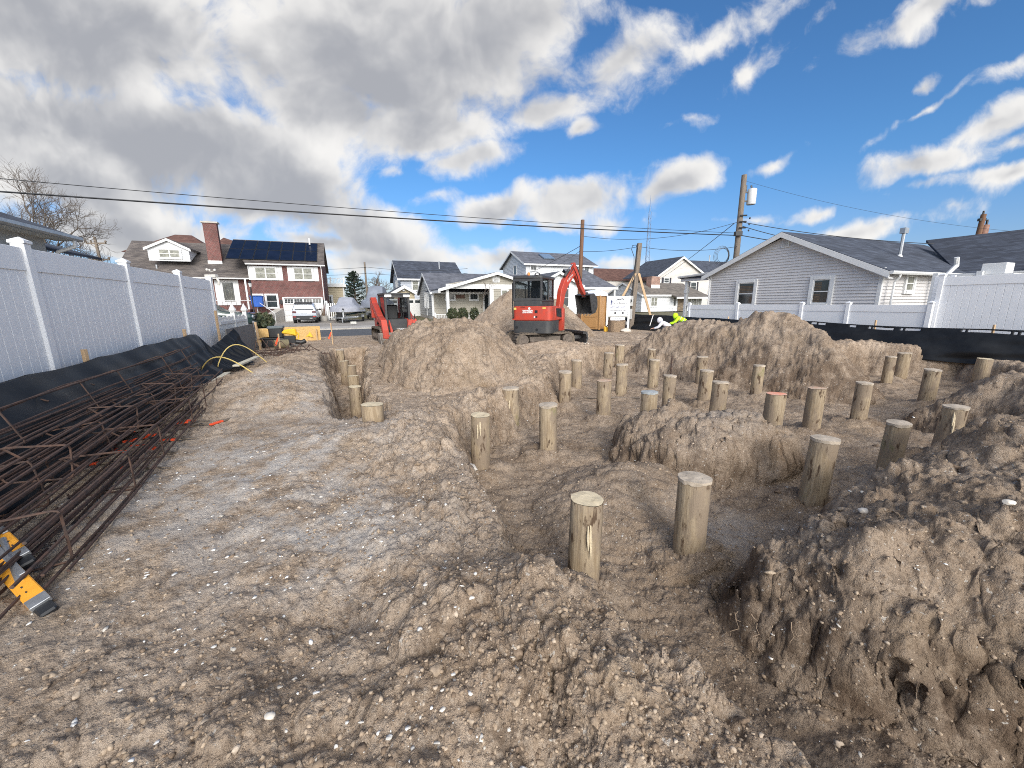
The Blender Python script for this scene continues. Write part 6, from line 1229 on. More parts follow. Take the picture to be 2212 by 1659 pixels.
text_mesh('arm_lettering', 'KUBOTA', .17, TRIM, sk_, Matrix.Translation((-.745, .55, 1.26)) @ Matrix.Rotation(R(-90), 4, 'Z') @ Matrix.Rotation(R(90), 4, 'X') @ Matrix.Rotation(R(-26), 4, 'Z'))
m = MB(); prof = [(-.80, .38), (-.84, .04), (-1.35, .0), (-1.36, -.02), (-.80, -.02), (-.74, .38)]
for a, b in zip([(-.76, .42), (-.78, .06), (-.86, .0)], [(-.78, .06), (-.86, .0), (-1.42, -.03)]): m.prism([(-.98, a[0], a[1]), (.98, a[0], a[1]), (.98, b[0], b[1]), (-.98, b[0], b[1])], (0, .02, .025))
for x in (-.98, .96): m.prism([(x, -.76, .45), (x, -.84, .0), (x, -1.42, -.03), (x, -1.05, .36)], (.025, 0, 0))
m.build('bucket', mat('dirt_worn_bucket', (.20, .175, .15), .7, .2, var=.4, scale=5), sk_)
m = MB(); m.ball((0, -1.05, .06), (.85, .28, .22), 12); m.build('soil_load', CLODM, sk_, True)
m = MB(); m.tube([(.62, -.5, .75), (.66, -.56, .95), (.6, -.5, 1.1)], .03, 6); m.tube([(.70, -.45, .8), (.72, -.5, 1.2)], .02, 6); m.build('hydraulic_couplings', BLACK, sk_)
# ================================================================ portable toilet
TOIT = mat('tan_plastic', (.40, .22, .085), .5, var=.06)
pt = thing('portable_toilet', 'tan portable toilet with white domed roof beside the excavator bucket', 'portable toilet', (atY(1283, 713, 23.5).x, 23.5, 0), TH + R(-58))
wT = .57; m = MB(); m.box(-wT, wT, -wT, wT, .08, 2.02); pb = m.build('cabin', TOIT, pt, bevel=.03)
for (ax, sg) in ((0, -1), (1, -1)):
    for z0, z1 in ((.2, .72), (.8, 1.22), (1.3, 1.72)):
        m = MB(); P = lambda u, z, d: ((u, sg * (wT + d), z) if ax == 0 else (sg * (wT + d), u, z)); c_ = .1; h_ = .42
        o = [(-h_ + c_, z0), (h_ - c_, z0), (h_, z0 + c_), (h_, z1 - c_), (h_ - c_, z1), (-h_ + c_, z1), (-h_, z1 - c_), (-h_, z0 + c_)]
        m.prism([P(u, z, .0) for u, z in o], (0, sg * .022, 0) if ax == 0 else (sg * .022, 0, 0)); m.build('raised_panel', TOIT, pb, bevel=.012)
    m = MB(); P2 = (lambda u0, u1, z0, z1: m.box(u0, u1, sg * (wT + .012), sg * wT, z0, z1) if ax == 0 else m.box(sg * (wT + .012), sg * wT, u0, u1, z0, z1))
    for k in range(7): P2(-.4 + k * .115, -.31 + k * .115, 1.80, 1.94)
    m.build('vent_slots', mat('brown_vent', (.10, .06, .03), .7), pb)
m = MB()
for x in (-wT, wT):
    for y in (-wT, wT): m.box(x - .05, x + .05, y - .05, y + .05, .05, 2.04)
m.build('corner_posts', TOIT, pt, bevel=.02); MB().box(-.62, .62, -.62, .62, 0, .09).build('skid_base', BLACK, pt)
m = MB(); rings = [[(a * .64 * f, b * .64 * f, z) for a, b in [(math.copysign(abs(math.cos(q)) ** .35, math.cos(q)), math.copysign(abs(math.sin(q)) ** .35, math.sin(q))) for q in [2 * math.pi * (i + .5) / 32 for i in range(32)]]] for f, z in ((1.0, 2.02), (1.02, 2.08), (.97, 2.14), (.86, 2.24), (.6, 2.33), (.3, 2.37), (.05, 2.38))]
m.loft(rings); m.build('domed_roof', mat('white_roof_plastic', (.76, .79, .86), .5, var=.03), pt, True)
# ================================================================ builder's sign, temporary power pole
sg = thing('builder_sign', 'white framed builder sign board with blue and black lettering next to the power pole', 'sign', (atY(1333, 712, 23.3).x, 23.3, 0), R(-8))
m = MB(); 
for x in (-.62, .62): m.box(x - .06, x + .06, -.05, .05, 0, 2.02)
m.box(-.56, .56, -.04, .04, 1.94, 2.0); m.box(-.56, .56, -.04, .04, .82, .9); m.build('sign_frame', TRIM, sg); m = MB(); m.box(-.55, .55, -.03, -.01, .92, 1.93); m.build('sign_board', mat('sign_white', (.80, .81, .84), .5, var=.02), sg); m = MB(); m.box(-.42, .42, -.03, -.01, .12, .78); m.build('notice_board', mat('sign_white', (.80, .81, .84), .5, var=.02), sg)
NAVY = mat('navy_ink', (.05, .07, .20), .6, var=.05); INK = mat('black_ink', (.02, .02, .025), .6)
def tx(s, z, size, m_, x=0, al='CENTER'): return text_mesh('lettering', s, size, m_, sg, Matrix.Translation((x, -.034, z)) @ Matrix.Rotation(R(90), 4, 'X'), .002, al)
tx('Martin Builders', 1.60, .135, INK, .06); tx('(609) 601-6151', 1.36, .16, NAVY); tx('MartinBuilders.com', 1.18, .115, INK); tx('STANDARDS', .68, .10, INK)
m = MB()
for k, w_ in enumerate((.30, .24, .31, .27, .20)): m.box(-.30, -.25, -.033, -.03, .55 - k * .085, .59 - k * .085); m.box(-.20, -.20 + w_ * 1.6, -.033, -.03, .55 - k * .085, .585 - k * .085)
m.build('small_print', INK, sg)
m = MB(); m.prism([(-.18, -.033, 1.76), (.0, -.033, 1.86), (.08, -.033, 1.81), (.2, -.033, 1.89), (.36, -.033, 1.76), (.3, -.033, 1.76), (.2, -.033, 1.83), (.08, -.033, 1.76), (0, -.033, 1.80), (-.1, -.033, 1.76)], (0, -.002, 0)); m.build('roof_emblem', INK, sg)
m = MB(); m.tube([(-.42, -.035, 1.50), (-.40, -.035, 1.74)], .03, 5); m.tube([(-.50, -.035, 1.66), (-.33, -.035, 1.72)], .018, 5); m.ball((-.39, -.035, 1.77), .03, 6); m.build('figure_emblem', NAVY, sg)
for x in (-.16, .28): m = MB(); m.box(x - .05, x + .05, -.033, -.03, .97, 1.08); m.build('icon', INK, sg)
tp_ = thing('service_pole', 'squared timber temporary power pole with meter box and two raw lumber braces', 'utility pole', (atY(1361, 712, 24.2).x, 24.2, 0), R(6))
m = MB(); m.hexa([(-.14, -.14, -.5), (.14, -.14, -.5), (.14, .14, -.5), (-.14, .14, -.5), (-.12 + .30, -.12, 5.1), (.12 + .30, -.12, 5.1), (.12 + .30, .12, 5.1), (-.12 + .30, .12, 5.1)]); m.build('pole', OLDWOOD, tp_, bevel=.015)
for s, dx_, top in ((-1, -1.72, 3.35), (1, 1.45, 3.35)):
    m = MB(); a, b = Vector((dx_, -.2, .05)), Vector((.19 + .1 * s, -.16, top)); d = (b - a).normalized(); u = d.cross(Vector((0, 1, 0))).normalized() * .07; v = Vector((0, .022, 0))
    m.hexa([a - u - v, a + u - v, a + u + v, a - u + v, b - u - v, b + u - v, b + u + v, b - u + v]); m.build('brace', LUMBER, tp_)
m = MB(); m.box(1.28, 1.38, -.28, -.2, -.2, .9); m.box(1.40, 1.46, -.25, -.18, -.2, .5); m.build('brace_stake', LUMBER, tp_)
GREYB = mat('grey_meter_box', (.40, .40, .39), .5, .2, var=.08); m = MB(); m.box(-.42, -.06, -.42, -.15, 1.42, 2.02); mbx = m.build('meter_box', GREYB, tp_, bevel=.02); m = MB(); m.lathe([(.001, -.46), (.10, -.46), (.12, -.42), (.001, -.42)], 16, (-.27, 0, 1.73), 'y'); m.build('meter_glass', DKGLASS, mbx, True)
m = MB(); m.box(-.40, -.22, -.3, -.15, .72, 1.22); m.build('breaker_box', mat('dark_grey_box', (.22, .23, .25), .5), tp_, bevel=.015); m = MB(); m.box(-.2, -.02, -.26, -.15, .62, 1.25); m.build('outlet_box', GREYB, tp_, bevel=.015); m = MB(); m.box(-.42, -.18, -.28, -.14, .3, .48); m.build('outlet_box', GREYB, tp_, bevel=.015)
m = MB(); m.tube([(-.2, -.2, 2.02), (.0, -.18, 2.6), (.1, -.18, 4.6), (.12, -.2, 4.75)], .028, 6); m.tube([(.12, -.2, 4.75), (-.05, -.3, 4.95), (-.25, -.3, 4.92), (-.3, -.3, 4.7), (-.1, -.25, 4.3), (-.05, -.25, 3.2), (-.35, -.3, 2.4), (-.6, -.35, 1.95), (-.5, -.35, 1.65), (-.3, -.3, 1.55)], .018, 6); m.tube([(-.15, -.2, 1.4), (-.2, -.22, .3), (-.3, -.22, .1)], .03, 6); m.build('service_cable', BLACK, tp_, True)
# ================================================================ utility poles, wires, mast
def rough_pole(root, h, r0, r1, lean=(0, 0), m=OLDWOOD):
    q = MB(); q.tube([(0, 0, -.5), (lean[0] * .5, lean[1] * .5, h / 2), (lean[0], lean[1], h)], [r0, (r0 + r1) / 2, r1], 12); return q.build('pole', m, root, True)
PA = atY(1597, 560, 25.0); pz = atY(1608, 378, 25.0); PAx = PA.x
up1 = thing('utility_pole', 'weathered utility pole with a white transformer can behind the grey gable house', 'utility pole', (PAx - .18, 25, 0)); lx = pz.x - (PAx - .18); rough_pole(up1, pz.z, .19, .15, (lx, 0))
zt_ = atY(1622, 425, 25).z; m = MB(); m.lathe([(.001, -.45), (.24, -.45), (.25, -.40), (.25, .36), (.22, .42), (.10, .46), (.001, .46)], 18, (lx + .55, -.05, zt_)); tf = m.build('transformer', mat('pale_grey_can', (.55, .56, .56), .45, var=.06), up1, True); m = MB(); m.box(lx + .12, lx + .34, -.08, 0, zt_ + .2, zt_ + .28); m.box(lx + .12, lx + .34, -.08, 0, zt_ - .3, zt_ - .22); m.tube([(lx + .5, -.05, zt_ + .45), (lx + .45, -.05, zt_ + .62)], .05, 6); m.tube([(lx + .15, -.05, zt_ + .3), (lx + .15, -.05, zt_ + .62)], .06, 6); m.build('bushing', STEELD, tf)
m = MB()
for z in (zt_ - 1.1, zt_ - 1.45, zt_ - 1.8): m.tube([(lx - .1, -.2, z), (lx + .28, -.25, z)], .045, 6); m.ball((lx + .5, -.2, z - .15), .06, 6)
m.box(lx * .6 - .35, lx * .6 + .05, -.35, -.1, 5.55, 5.8); m.build('insulators', BLACK, up1)
m = MB(); 
for k in range(4):
    r_ = .34 + .05 * k; m.tube([(lx * .5 - 1.0 + r_ * math.cos(a), -.3 + .05 * k, 4.4 + 1.2 * r_ * math.sin(a)) for a in [2 * math.pi * i / 16 for i in range(16)]], .012, 4, closed=True)
m.build('coiled_cable', BLACK, up1)
PB = atY(1254, 600, 27.0); pbz = atY(1257, 475, 27.0).z; up2 = thing('utility_pole', 'plain brown wooden utility pole rising behind the excavator arm', 'utility pole', (PB.x - .08, 27, 0)); rough_pole(up2, pbz, .15, .12, (.12, 0), mat('brown_pole', (.16, .085, .05), .85, var=.3, stretch=(4, 4, .3)))
q = atY(793.5, 640, 62); up3 = thing('utility_pole', 'thin distant pole between the conifer and the blue-grey house', 'utility pole', (q.x, 62, 0)); rough_pole(up3, atY(793.5, 566, 62).z, .16, .13)
q = atY(225, 580, 48); up4 = thing('utility_pole', 'distant pole with two crossarms left of the brick house', 'utility pole', (q.x, 48, 0)); zt4 = atY(217, 511, 48).z; rough_pole(up4, zt4, .18, .14, (-.35, 0)); m = MB()
for z, w_ in ((zt4 - .75, 1.15), (zt4 - 2.6, 1.15), (zt4 - 3.3, .8)):
    m.box(-.3 - w_, -.3 + w_, -.1, .1, z - .08, z + .08)
    for x in (-w_, w_, -w_ * .5): m.ball((-.3 + x, 0, z + .2), .13, 6)
    m.tube([(-.3 - w_ * .6, -.1, z), (-.3, -.1, z - .5)], .035, 4); m.tube([(-.3 + w_ * .6, -.1, z), (-.3, -.1, z - .5)], .035, 4)
m.build('crossarms', OLDWOOD, up4)
q = atY(2104, 520, 32); up5 = thing('utility_pole', 'pole top with a rusty transformer peeking over the far right roof', 'utility pole', (q.x, 32, 0)); zq = atY(2106, 463, 32).z; rough_pole(up5, zq, .2, .16, (.3, 0), mat('brown_pole', (.16, .085, .05), .85)); m = MB(); m.lathe([(.001, -.45), (.24, -.45), (.24, .4), (.001, .45)], 12, (.62, 0, zq - 1.2)); m.build('transformer', mat('rusty_can', (.26, .14, .10), .7, var=.3), up5, True); m = MB(); m.box(0, .5, -.1, .1, zq - .5, zq - .3); m.tube([(.7, 0, zq - .8), (.7, 0, zq - .4)], .08, 6); m.tube([(.25, 0, zq), (.25, 0, zq + .25)], .07, 6); m.build('insulators', BLACK, up5)
def wire(label, pts, r, sag=0.0, n=24, seglab='overhead wire'):
    P = [Vector(p) for p in pts]; out = []
    for a, b in zip(P[:-1], P[1:]):
        for i in range(n): f = i / n; p = a.lerp(b, f); p.z -= sag * 4 * f * (1 - f); out.append(p)
    out.append(P[-1]); q = MB(); o0 = P[0]; q.tube([p - o0 for p in out], r, 5); o = q.build('overhead_wire', BLACK, None, True); o.location = o0; tag(o, label, 'wire', 'overhead wires'); return o
A = Vector((PAx + lx * .55, 24.9, atY(1592, 509, 24.9).z)); Bt = Vector((PAx + lx * .55, 24.9, atY(1590, 504, 24.9).z))
def onS(px, py, t): s, z = fp(px, py, t); return SL(s, t, z)
tw_ = A.dot(Vector((-SN, CS, 0)))
wire('thick black cable, the lower of the two long lines across the whole left sky', [onS(-260, 395, tw_), A], .026, .15, 40)
wire('thinner black wire running above the thick cable on the left', [onS(-260, 362, tw_ + .3), Bt], .012, .2, 40)
topP = Vector((pz.x, 25, pz.z - .3)); wire('thin wire from the top of the transformer pole going right', [topP, topP + Vector((16, -1, -3.2))], .007, .4)
m1 = Vector((pz.x, 25, zt_ - 1.4)); wire('wire from the transformer pole down to the brown pole', [m1, Vector((PB.x, 27, pbz - 1.0))], .013, .55)
wire('wire from the transformer pole running right above the grey house ridge', [m1, m1 + Vector((12, -3, -1.9))], .02, .3); wire('second, lower wire from the transformer pole to the grey house', [m1 + Vector((0, 0, -.2)), m1 + Vector((6, -2.4, -1.9))], .02, .25)
wire('black cable continuing right from the transformer pole', [A, A + Vector((10, -2, -1.5))], .025, .2)
wire('slanting wire from the transformer pole down to the small white house', [m1 + Vector((-.3, 0, -.1)), onS(1420, 606, 52)], .022, .2)
wire('service wire from the transformer pole to the temporary pole', [A + Vector((0, 0, -.6)), Vector(tp_.location) + Vector((.25, 0, 4.9))], .013, .25); wire('lower service wire between the temporary pole and the brown pole', [Vector(tp_.location) + Vector((.25, 0, 4.9)), Vector((PB.x + .05, 27, atY(1255, 543, 27).z))], .013, .1)
wire('guy wire from the brown pole down to the white house roof', [Vector((PB.x, 27, pbz - 1.6)), onS(1107, 606, 50)], .02, .15); wire('steeper guy wire from the brown pole to the white house', [Vector((PB.x, 27, pbz - 1.9)), onS(1200, 575, 58)], .02, .1)
for k_, (ya, yb) in enumerate(((575, 580), (588, 590))): wire(('upper' if k_ == 0 else 'lower') + ' far wire crossing the thin distant pole', [atY(560, ya, 61.8), atY(793.5, ya + 2, 61.8), atY(1010, yb, 61.8)], .025, .4)
q = atY(1394, 620, 130); mast = thing('radio_mast', 'tall thin lattice radio mast far behind the white houses', 'mast', (q.x, 130, 0), R(20)); zt_m = atY(1402, 422, 130).z; zl = atY(1400, 457, 130).z; m = MB(); zb_ = 2
def mw(z): return 1.3 * (1 - z / zl) * .5 + .42
for a in (90, 210, 330): m.tube([(mw(0) * math.cos(R(a)), mw(0) * math.sin(R(a)), 0), (mw(zl) * math.cos(R(a)), mw(zl) * math.sin(R(a)), zl)], .09, 5)
z = 0.0; k = 0
while z < zl - 2:
    z2 = min(z + 1.7, zl)
    for i, a in enumerate((90, 210, 330)):
        b = (210, 330, 90)[i]; p0 = (mw(z) * math.cos(R(a)), mw(z) * math.sin(R(a)), z); p1 = (mw(z2) * math.cos(R(b)), mw(z2) * math.sin(R(b)), z2); m.tube([p0, p1], .05, 4)
    z = z2
m.build('lattice', mat('faded_steel', (.18, .26, .40), .6), mast); MB().tube([(0, 0, zl), (0, 0, zt_m)], [.16, .05], 6).build('antenna', mat('faded_steel', (.18, .26, .40), .6), mast)
# ================================================================ vehicles
def car_body(mb, secs):   # secs: list of (y, [(x,z)...]) half sections mirrored
    rings = []
    for y, h in secs: rings.append([(x, y, z) for x, z in h] + [(-x, y, z) for x, z in h[::-1]])
    mb.loft(rings); return mb
SILVER = mat('silver_paint', (.62, .66, .72), .25, .3, var=.03); TYRE = mat('black_tyre', (.02, .02, .02), .85, var=.3); DKGREEN = mat('dark_green_paint', (.012, .035, .034), .12, .1, var=.1, spec=.8)
q = gnd(656, 700); suv = thing('parked_car', 'silver white suv parked nose-in at the garage door of the brick house', 'car', (q.x, q.y + .3, .05), TH)
# local: rear at y=0, nose at y=4.8
lo = lambda w, zb, zw, zt, tw: [(w * .86, zb), (w, zb + .18), (w * 1.01, zw - .25), (w * .97, zw), (tw, zt - .08), (tw * .86, zt)]
m = MB(); car_body(m, [(.05, lo(.93, .48, 1.0, 1.12, .82)), (.12, lo(.97, .38, 1.05, 1.62, .72)), (.35, lo(.99, .34, 1.06, 1.78, .74)), (1.2, lo(1.0, .32, 1.06, 1.86, .76)), (2.4, lo(1.0, .32, 1.06, 1.82, .74)), (3.2, lo(1.0, .32, 1.06, 1.15, .8)), (4.4, lo(.97, .34, 1.0, 1.04, .78)), (4.75, lo(.88, .45, .85, .9, .7))]); m.build('body', SILVER, suv, True, .02)
m = MB(); m.hexa([(-.76, .02, 1.14), (.76, .02, 1.14), (.74, .12, 1.14), (-.74, .12, 1.14), (-.64, .22, 1.64), (.64, .22, 1.64), (.64, .32, 1.64), (-.64, .32, 1.64)]); m.build('rear_window', DKGLASS, suv, bevel=.02)
m = MB(); m.hexa([(-.72, .0, 1.68), (.72, .0, 1.68), (.7, .5, 1.80), (-.7, .5, 1.80), (-.72, .0, 1.74), (.72, .0, 1.74), (.7, .5, 1.86), (-.7, .5, 1.86)]); m.build('roof_spoiler', BLACK, suv, bevel=.02)
m = MB(); m.box(-.94, .94, -.06, .3, .28, .66); m.build('bumper', BLACK, suv, bevel=.05)
for x in (-.78, .78):
    m = MB(); m.hexa([(x - .16, -.01, .92), (x + .16, -.01, .92), (x + .16, .2, .92), (x - .16, .2, .92), (x - .14, .0, 1.08), (x + .14, .0, 1.08), (x + .14, .2, 1.08), (x - .14, .2, 1.08)]); m.build('tail_lamp', mat('tail_red', (.10, .02, .02), .2), suv, bevel=.02)
    m = MB(); m.box(x - .1, x + .1, -.075, 0, .55, .61); m.build('reflector', mat('reflector_red', (.5, .03, .03), .3), suv); m = MB(); m.box(x * .65 - .13, x * .65 + .13, -.08, 0, .40, .48); m.build('exhaust_tip', CHROME, suv, bevel=.02)
    for y in (.95, 3.85): w_ = MB(); w_.T = Matrix.Translation((x * 1.12, y, .38)) @ Matrix.Rotation(R(90), 4, 'Z'); wheel(w_, 0, 0, 0, .38, .28); w_.build('wheel', TYRE, suv, True)
    m = MB(); m.ball((x / .78 * 1.1, 2.75, 1.18), (.12, .08, .09), 10); m.build('side_mirror', BLACK, suv, True); m = MB(); m.hexa([(x / .78 * .99, .5, 1.1), (x / .78 * 1.0, .5, 1.1), (x / .78 * 1.0, 2.9, 1.1), (x / .78 * .99, 2.9, 1.1), (x / .78 * .79, .7, 1.66), (x / .78 * .80, .7, 1.66), (x / .78 * .80, 2.3, 1.66), (x / .78 * .79, 2.3, 1.66)]); m.build('side_window', DKGLASS, suv)
m = MB(); m.box(-.26, .26, -.01, .08, .90, 1.04); m.build('licence_plate', TRIM, suv, bevel=.01)
q = atY(520, 695, 26); pk = thing('parked_car', 'dark green pickup parked on the street behind the white picket fence', 'car', SL(q.dot(Vector((CS, SN, 0))) - .6, q.dot(Vector((-SN, CS, 0))) + .5, .02), TH - R(90))
# local: nose at y = 0, tail at y=-5; nose points along +S
m = MB(); lo2 = lambda w, zb, zw, zt, tw: [(w * .9, zb), (w, zb + .2), (w, zw - .2), (w * .97, zw), (tw, zt)]
car_body(m, [(1.35, lo2(.84, .55, 1.0, 1.08, .75)), (1.2, lo2(.93, .45, 1.1, 1.16, .85)), (.0, lo2(.97, .42, 1.15, 1.24, .86)), (-.3, lo2(.97, .42, 1.15, 1.3, .84)), (-1.1, lo2(.98, .42, 1.15, 1.86, .70)), (-2.9, lo2(.98, .42, 1.15, 1.9, .72)), (-3.3, lo2(.98, .42, 1.15, 1.3, .8)), (-4.9, lo2(.97, .45, 1.15, 1.2, .85))]); m.build('body', DKGREEN, pk, True, .03)
for x in (-.66, .66): m = MB(); m.ball((x, 1.3, .92), (.2, .1, .12), 10); m.build('headlight', mat('headlight_lens', (.65, .68, .70), .1), pk, True)
m = MB(); m.box(-.5, .5, 1.33, 1.4, .72, 1.0); m.box(-.9, .9, 1.3, 1.46, .46, .62); m.build('bumper', CHROME, pk, bevel=.03); m = MB(); m.box(-.42, .42, 1.40, 1.41, .75, .96); m.build('grille', BLACK, pk)
m = MB(); m.hexa([(-.78, -.38, 1.32), (.78, -.38, 1.32), (.78, -.36, 1.30), (-.78, -.36, 1.30), (-.66, -1.05, 1.80), (.66, -1.05, 1.80), (.66, -1.02, 1.81), (-.66, -1.02, 1.81)]); m.build('windscreen', DKGLASS, pk)
for x in (-.93, .93):
    for y in (.55, -3.9): w_ = MB(); w_.T = Matrix.Translation((x, y, .40)) @ Matrix.Rotation(R(90), 4, 'Z'); wheel(w_, 0, 0, 0, .40, .26); w_.build('wheel', TYRE, pk, True)
    m = MB(); m.prism([(x * .99, -1.2, 1.2), (x * .99, -2.9, 1.2), (x * .82, -2.75, 1.78), (x * .80, -1.3, 1.78)], (.01, 0, 0)); m.build('side_window', DKGLASS, pk)
# ================================================================ boats under covers
COVER = mat('grey_boat_cover', (.33, .34, .38), .8, var=.10, scale=2, bump=.3, bscale=6); HULL = mat('cream_hull', (.58, .55, .50), .35, var=.05); TEAL = mat('teal_bottom_paint', (.02, .10, .13), .6, var=.3); GREYC2 = mat('slate_boat_cover', (.20, .22, .26), .8, var=.14, scale=2, bump=.4, bscale=5)
def boat(label, loc_, rz, bw, ln, hz, top, cov, seed, cabin=None):
    root = thing('covered_boat', label, 'boat', loc_, rz, 'covered boats on trailers'); h = hz
    rings = []; r2 = []
    for f, w, kz, gz_ in ((0, .12, .50, .62), (.06, .50, .30, .60), (.18, .80, .12, .57), (.4, .98, .03, .54), (1, 1.0, .0, .52)):
        y = f * ln; b = bw / 2 * w; rings.append([(b, y, h + gz_ * 1.25), (b * .95, y, h + kz + (gz_ - kz) * .45 + .05), (b * .55, y, h + kz + .10), (0, y, h + kz), (-b * .55, y, h + kz + .10), (-b * .95, y, h + kz + (gz_ - kz) * .45 + .05), (-b, y, h + gz_ * 1.25)])
    m = MB(); m.loft(rings); m.build('hull', HULL, root, True)
    m = MB(); m.loft([[(x * 1.012, y - .01, min(z, h + .17 + .3 * max(0, .3 - y / ln)) - .004) for x, y, z in g] for g in rings[2:]], caps=False); m.build('bottom_paint', TEAL, root)
    rr_ = random.Random(seed); rc = []; n = 13
    for f, w, zt in cabin or ((-.02, .25, .72), (.05, .75, .80), (.16, 1.0, .92), (.26, 1.05, 1.22), (.40, 1.07, 1.5), (.55, 1.06, 1.45), (.8, 1.05, 1.1), (1.0, 1.02, .85)):
        y = f * ln; b = bw / 2 * w; g = []
        for i in range(n):
            a = math.pi * i / (n - 1); x = b * math.cos(a); sh = abs(math.sin(a)); ux_ = abs(math.cos(a)); z = h + .34 + (zt * top - .34) * (min(1, (1 - ux_) / .52) ** 1.15 if zt > .95 else sh ** .4) + rr_.uniform(-.02, .02)
            g.append((math.copysign(min(abs(x) * 1.0, b), x) * (1.02 if sh < .2 else (.92 if zt > 1.2 else 1)), y + rr_.uniform(-.03, .03), z))
        rc.append(g)
    m = MB(); N_g = n; vs = [p for g in rc for p in g]; fs = [(i * n + j, i * n + j + 1, (i + 1) * n + j + 1, (i + 1) * n + j) for i in range(len(rc) - 1) for j in range(n - 1)]; fs.append(tuple(range(n))); fs.append(tuple(range((len(rc) - 1) * n, len(rc) * n))[::-1]); m.add(vs, fs); m.build('cover', cov, root, True)
    m = MB(); t = h - .12
    for x in (-bw * .36, bw * .36): m.box(x - .04, x + .04, .4, ln, t - .05, t + .05)
    m.box(-bw * .44, bw * .44, .75, .83, t - .05, t + .03); m.box(-bw * .44, bw * .44, ln * .7, ln * .7 + .1, t - .1, t); m.hexa([(-.04, -1.0, t - .1), (.04, -1.0, t - .1), (bw * .4, .5, t - .1), (-bw * .4, .5, t - .1), (-.04, -1.0, t), (.04, -1.0, t), (bw * .4, .5, t), (-bw * .4, .5, t)]); m.box(-.05, .05, -.3, -.2, t, h + .5); m.tube([(0, -.95, .05), (0, -.95, t)], .04, 6); tr = m.build('trailer', GALV, root)
    for s in (-1, 1):
        w_ = MB(); w_.T = Matrix.Translation((bw * .47 * s, ln * .68, .30)) @ Matrix.Rotation(R(90), 4, 'Z'); wheel(w_, 0, 0, 0, .30, .2); w_.build('wheel', TYRE, root, True)
        m = MB(); m.box(bw * .47 * s - .15, bw * .47 * s + .15, ln * .68 - .38, ln * .68 + .38, .60, .66); m.box(bw * .47 * s - .15, bw * .47 * s + .15, ln * .68 - .42, ln * .68 - .36, .38, .66); m.build('mudguard', GALV, root, bevel=.02)
    w_ = MB(); w_.T = Matrix.Translation((-.35, .0, .55)) @ Matrix.Rotation(R(35), 4, 'Z'); wheel(w_, 0, 0, 0, .30, .19); w_.build('spare_wheel', TYRE, root, True)
    m = MB(); m.tube([(-.02, -.26, h + .3), (0, -.12, h + .62)], .08, 6); m.build('bow_winch', BLACK, root)
    return root
q = gnd(757, 697.5); boat('small white boat under a pale grey cover on a trailer beside the brick house', (q.x - .2, q.y - .8, .05), TH - R(8), 2.55, 5.6, .62, 1.12, COVER, 3)
q = gnd(800, 694); boat('big boat under a high slate grey tarpaulin behind the smaller boat', (q.x + .1, q.y + 1.2, .05), TH - R(10), 2.9, 7.5, .95, 1.55, GREYC2, 5, ((-.02, .2, .62), (.05, .7, .75), (.14, 1.0, .85), (.20, 1.04, 1.2), (.30, 1.06, 1.62), (.5, 1.08, 1.72), (.72, 1.06, 1.65), (.86, 1.03, 1.3), (1.0, 1.0, .8)))
q = gnd(764, 703); cb = thing('cinder_block', 'pale concrete block lying by the trailer hitch of the small boat', 'block', (q.x, q.y, .10), TH); m = MB(); m.box(-.22, .22, .0, .03, 0, .22); m.box(-.22, .22, .17, .2, 0, .22)
for x in (-.22, -.02, .18): m.box(x, x + .04, .03, .17, 0, .22)
m.box(-.22, .22, 0, .2, 0, .03); m.box(-.22, .22, 0, .2, .19, .22); m.build('block', mat('pale_block', (.55, .54, .50), .9), cb)
# ================================================================ street furniture and planting across the street
def bush(name, label, loc_, rx, rz_, n, seed, cols, cone=False, cat='shrub', group=None):
    root = thing(name, label, cat, loc_, 0, group); rr_ = random.Random(seed); mb = MB()
    for i in range(n):
        u = rr_.uniform(-1, 1); a = rr_.uniform(0, 6.283); rad = rr_.uniform(.68, 1.06) ** .7 * (1 + .10 * math.sin(3 * a + seed) + .09 * math.sin(5 * a + 6 * u + seed) + .08 * math.sin(9 * u + 2 * a)); zc = u
        if cone: f = rr_.random(); k = (1 - f) ** .8; p = Vector((rx * k * math.cos(a) * rad, rx * k * math.sin(a) * rad, rz_ * 2 * f + .05))
        else: k = math.sqrt(1 - u * u); p = Vector((rx * k * math.cos(a) * rad, rx * k * math.sin(a) * rad, rz_ * (u * rad + .95)))
        sz = rx * rr_.uniform(.10, .2); t1 = Vector((rr_.gauss(0, 1), rr_.gauss(0, 1), rr_.gauss(0, 1))).normalized(); t2 = t1.orthogonal().normalized(); mb.cm = rr_.randrange(len(cols)); mb.add([p - t1 * sz, p + t2 * sz * .6, p + t1 * sz, p - t2 * sz * .6], [(0, 1, 2, 3)])
    mb.build('foliage', cols, root); m = MB(); m.tube([(0, 0, -.1), (0, 0, rz_)], [rx * .12, rx * .05], 6); m.build('stem', OLDWOOD, root); return root
LEAF = [mat('dark_leaf', (.030, .042, .020), .7, var=.3), mat('mid_leaf', (.05, .065, .028), .7, var=.3), mat('olive_leaf', (.075, .075, .035), .7, var=.3)]
for k, (px, py, r_, lb) in enumerate(((978, 696, .52, 'left of the three round dark shrubs before the bungalow porch'), (1001, 695, .50, 'middle one of the three round dark shrubs before the bungalow porch'), (1026, 692, .46, 'right-hand of the three round dark shrubs, half behind the rear heap'))):
    q = SL(fp(px, 700, 38)[0], 38, 0); bush('round_shrub', lb, (q.x, q.y, 0), r_, .62, 1500, 40 + k, LEAF, False, 'shrub', 'round shrubs before the bungalow')
q = gnd(567, 695); bush('conical_shrub', 'small conical evergreen beside the lamp post of the brick house', (q.x, q.y, 0), .75, .75, 1500, 50, LEAF, True)
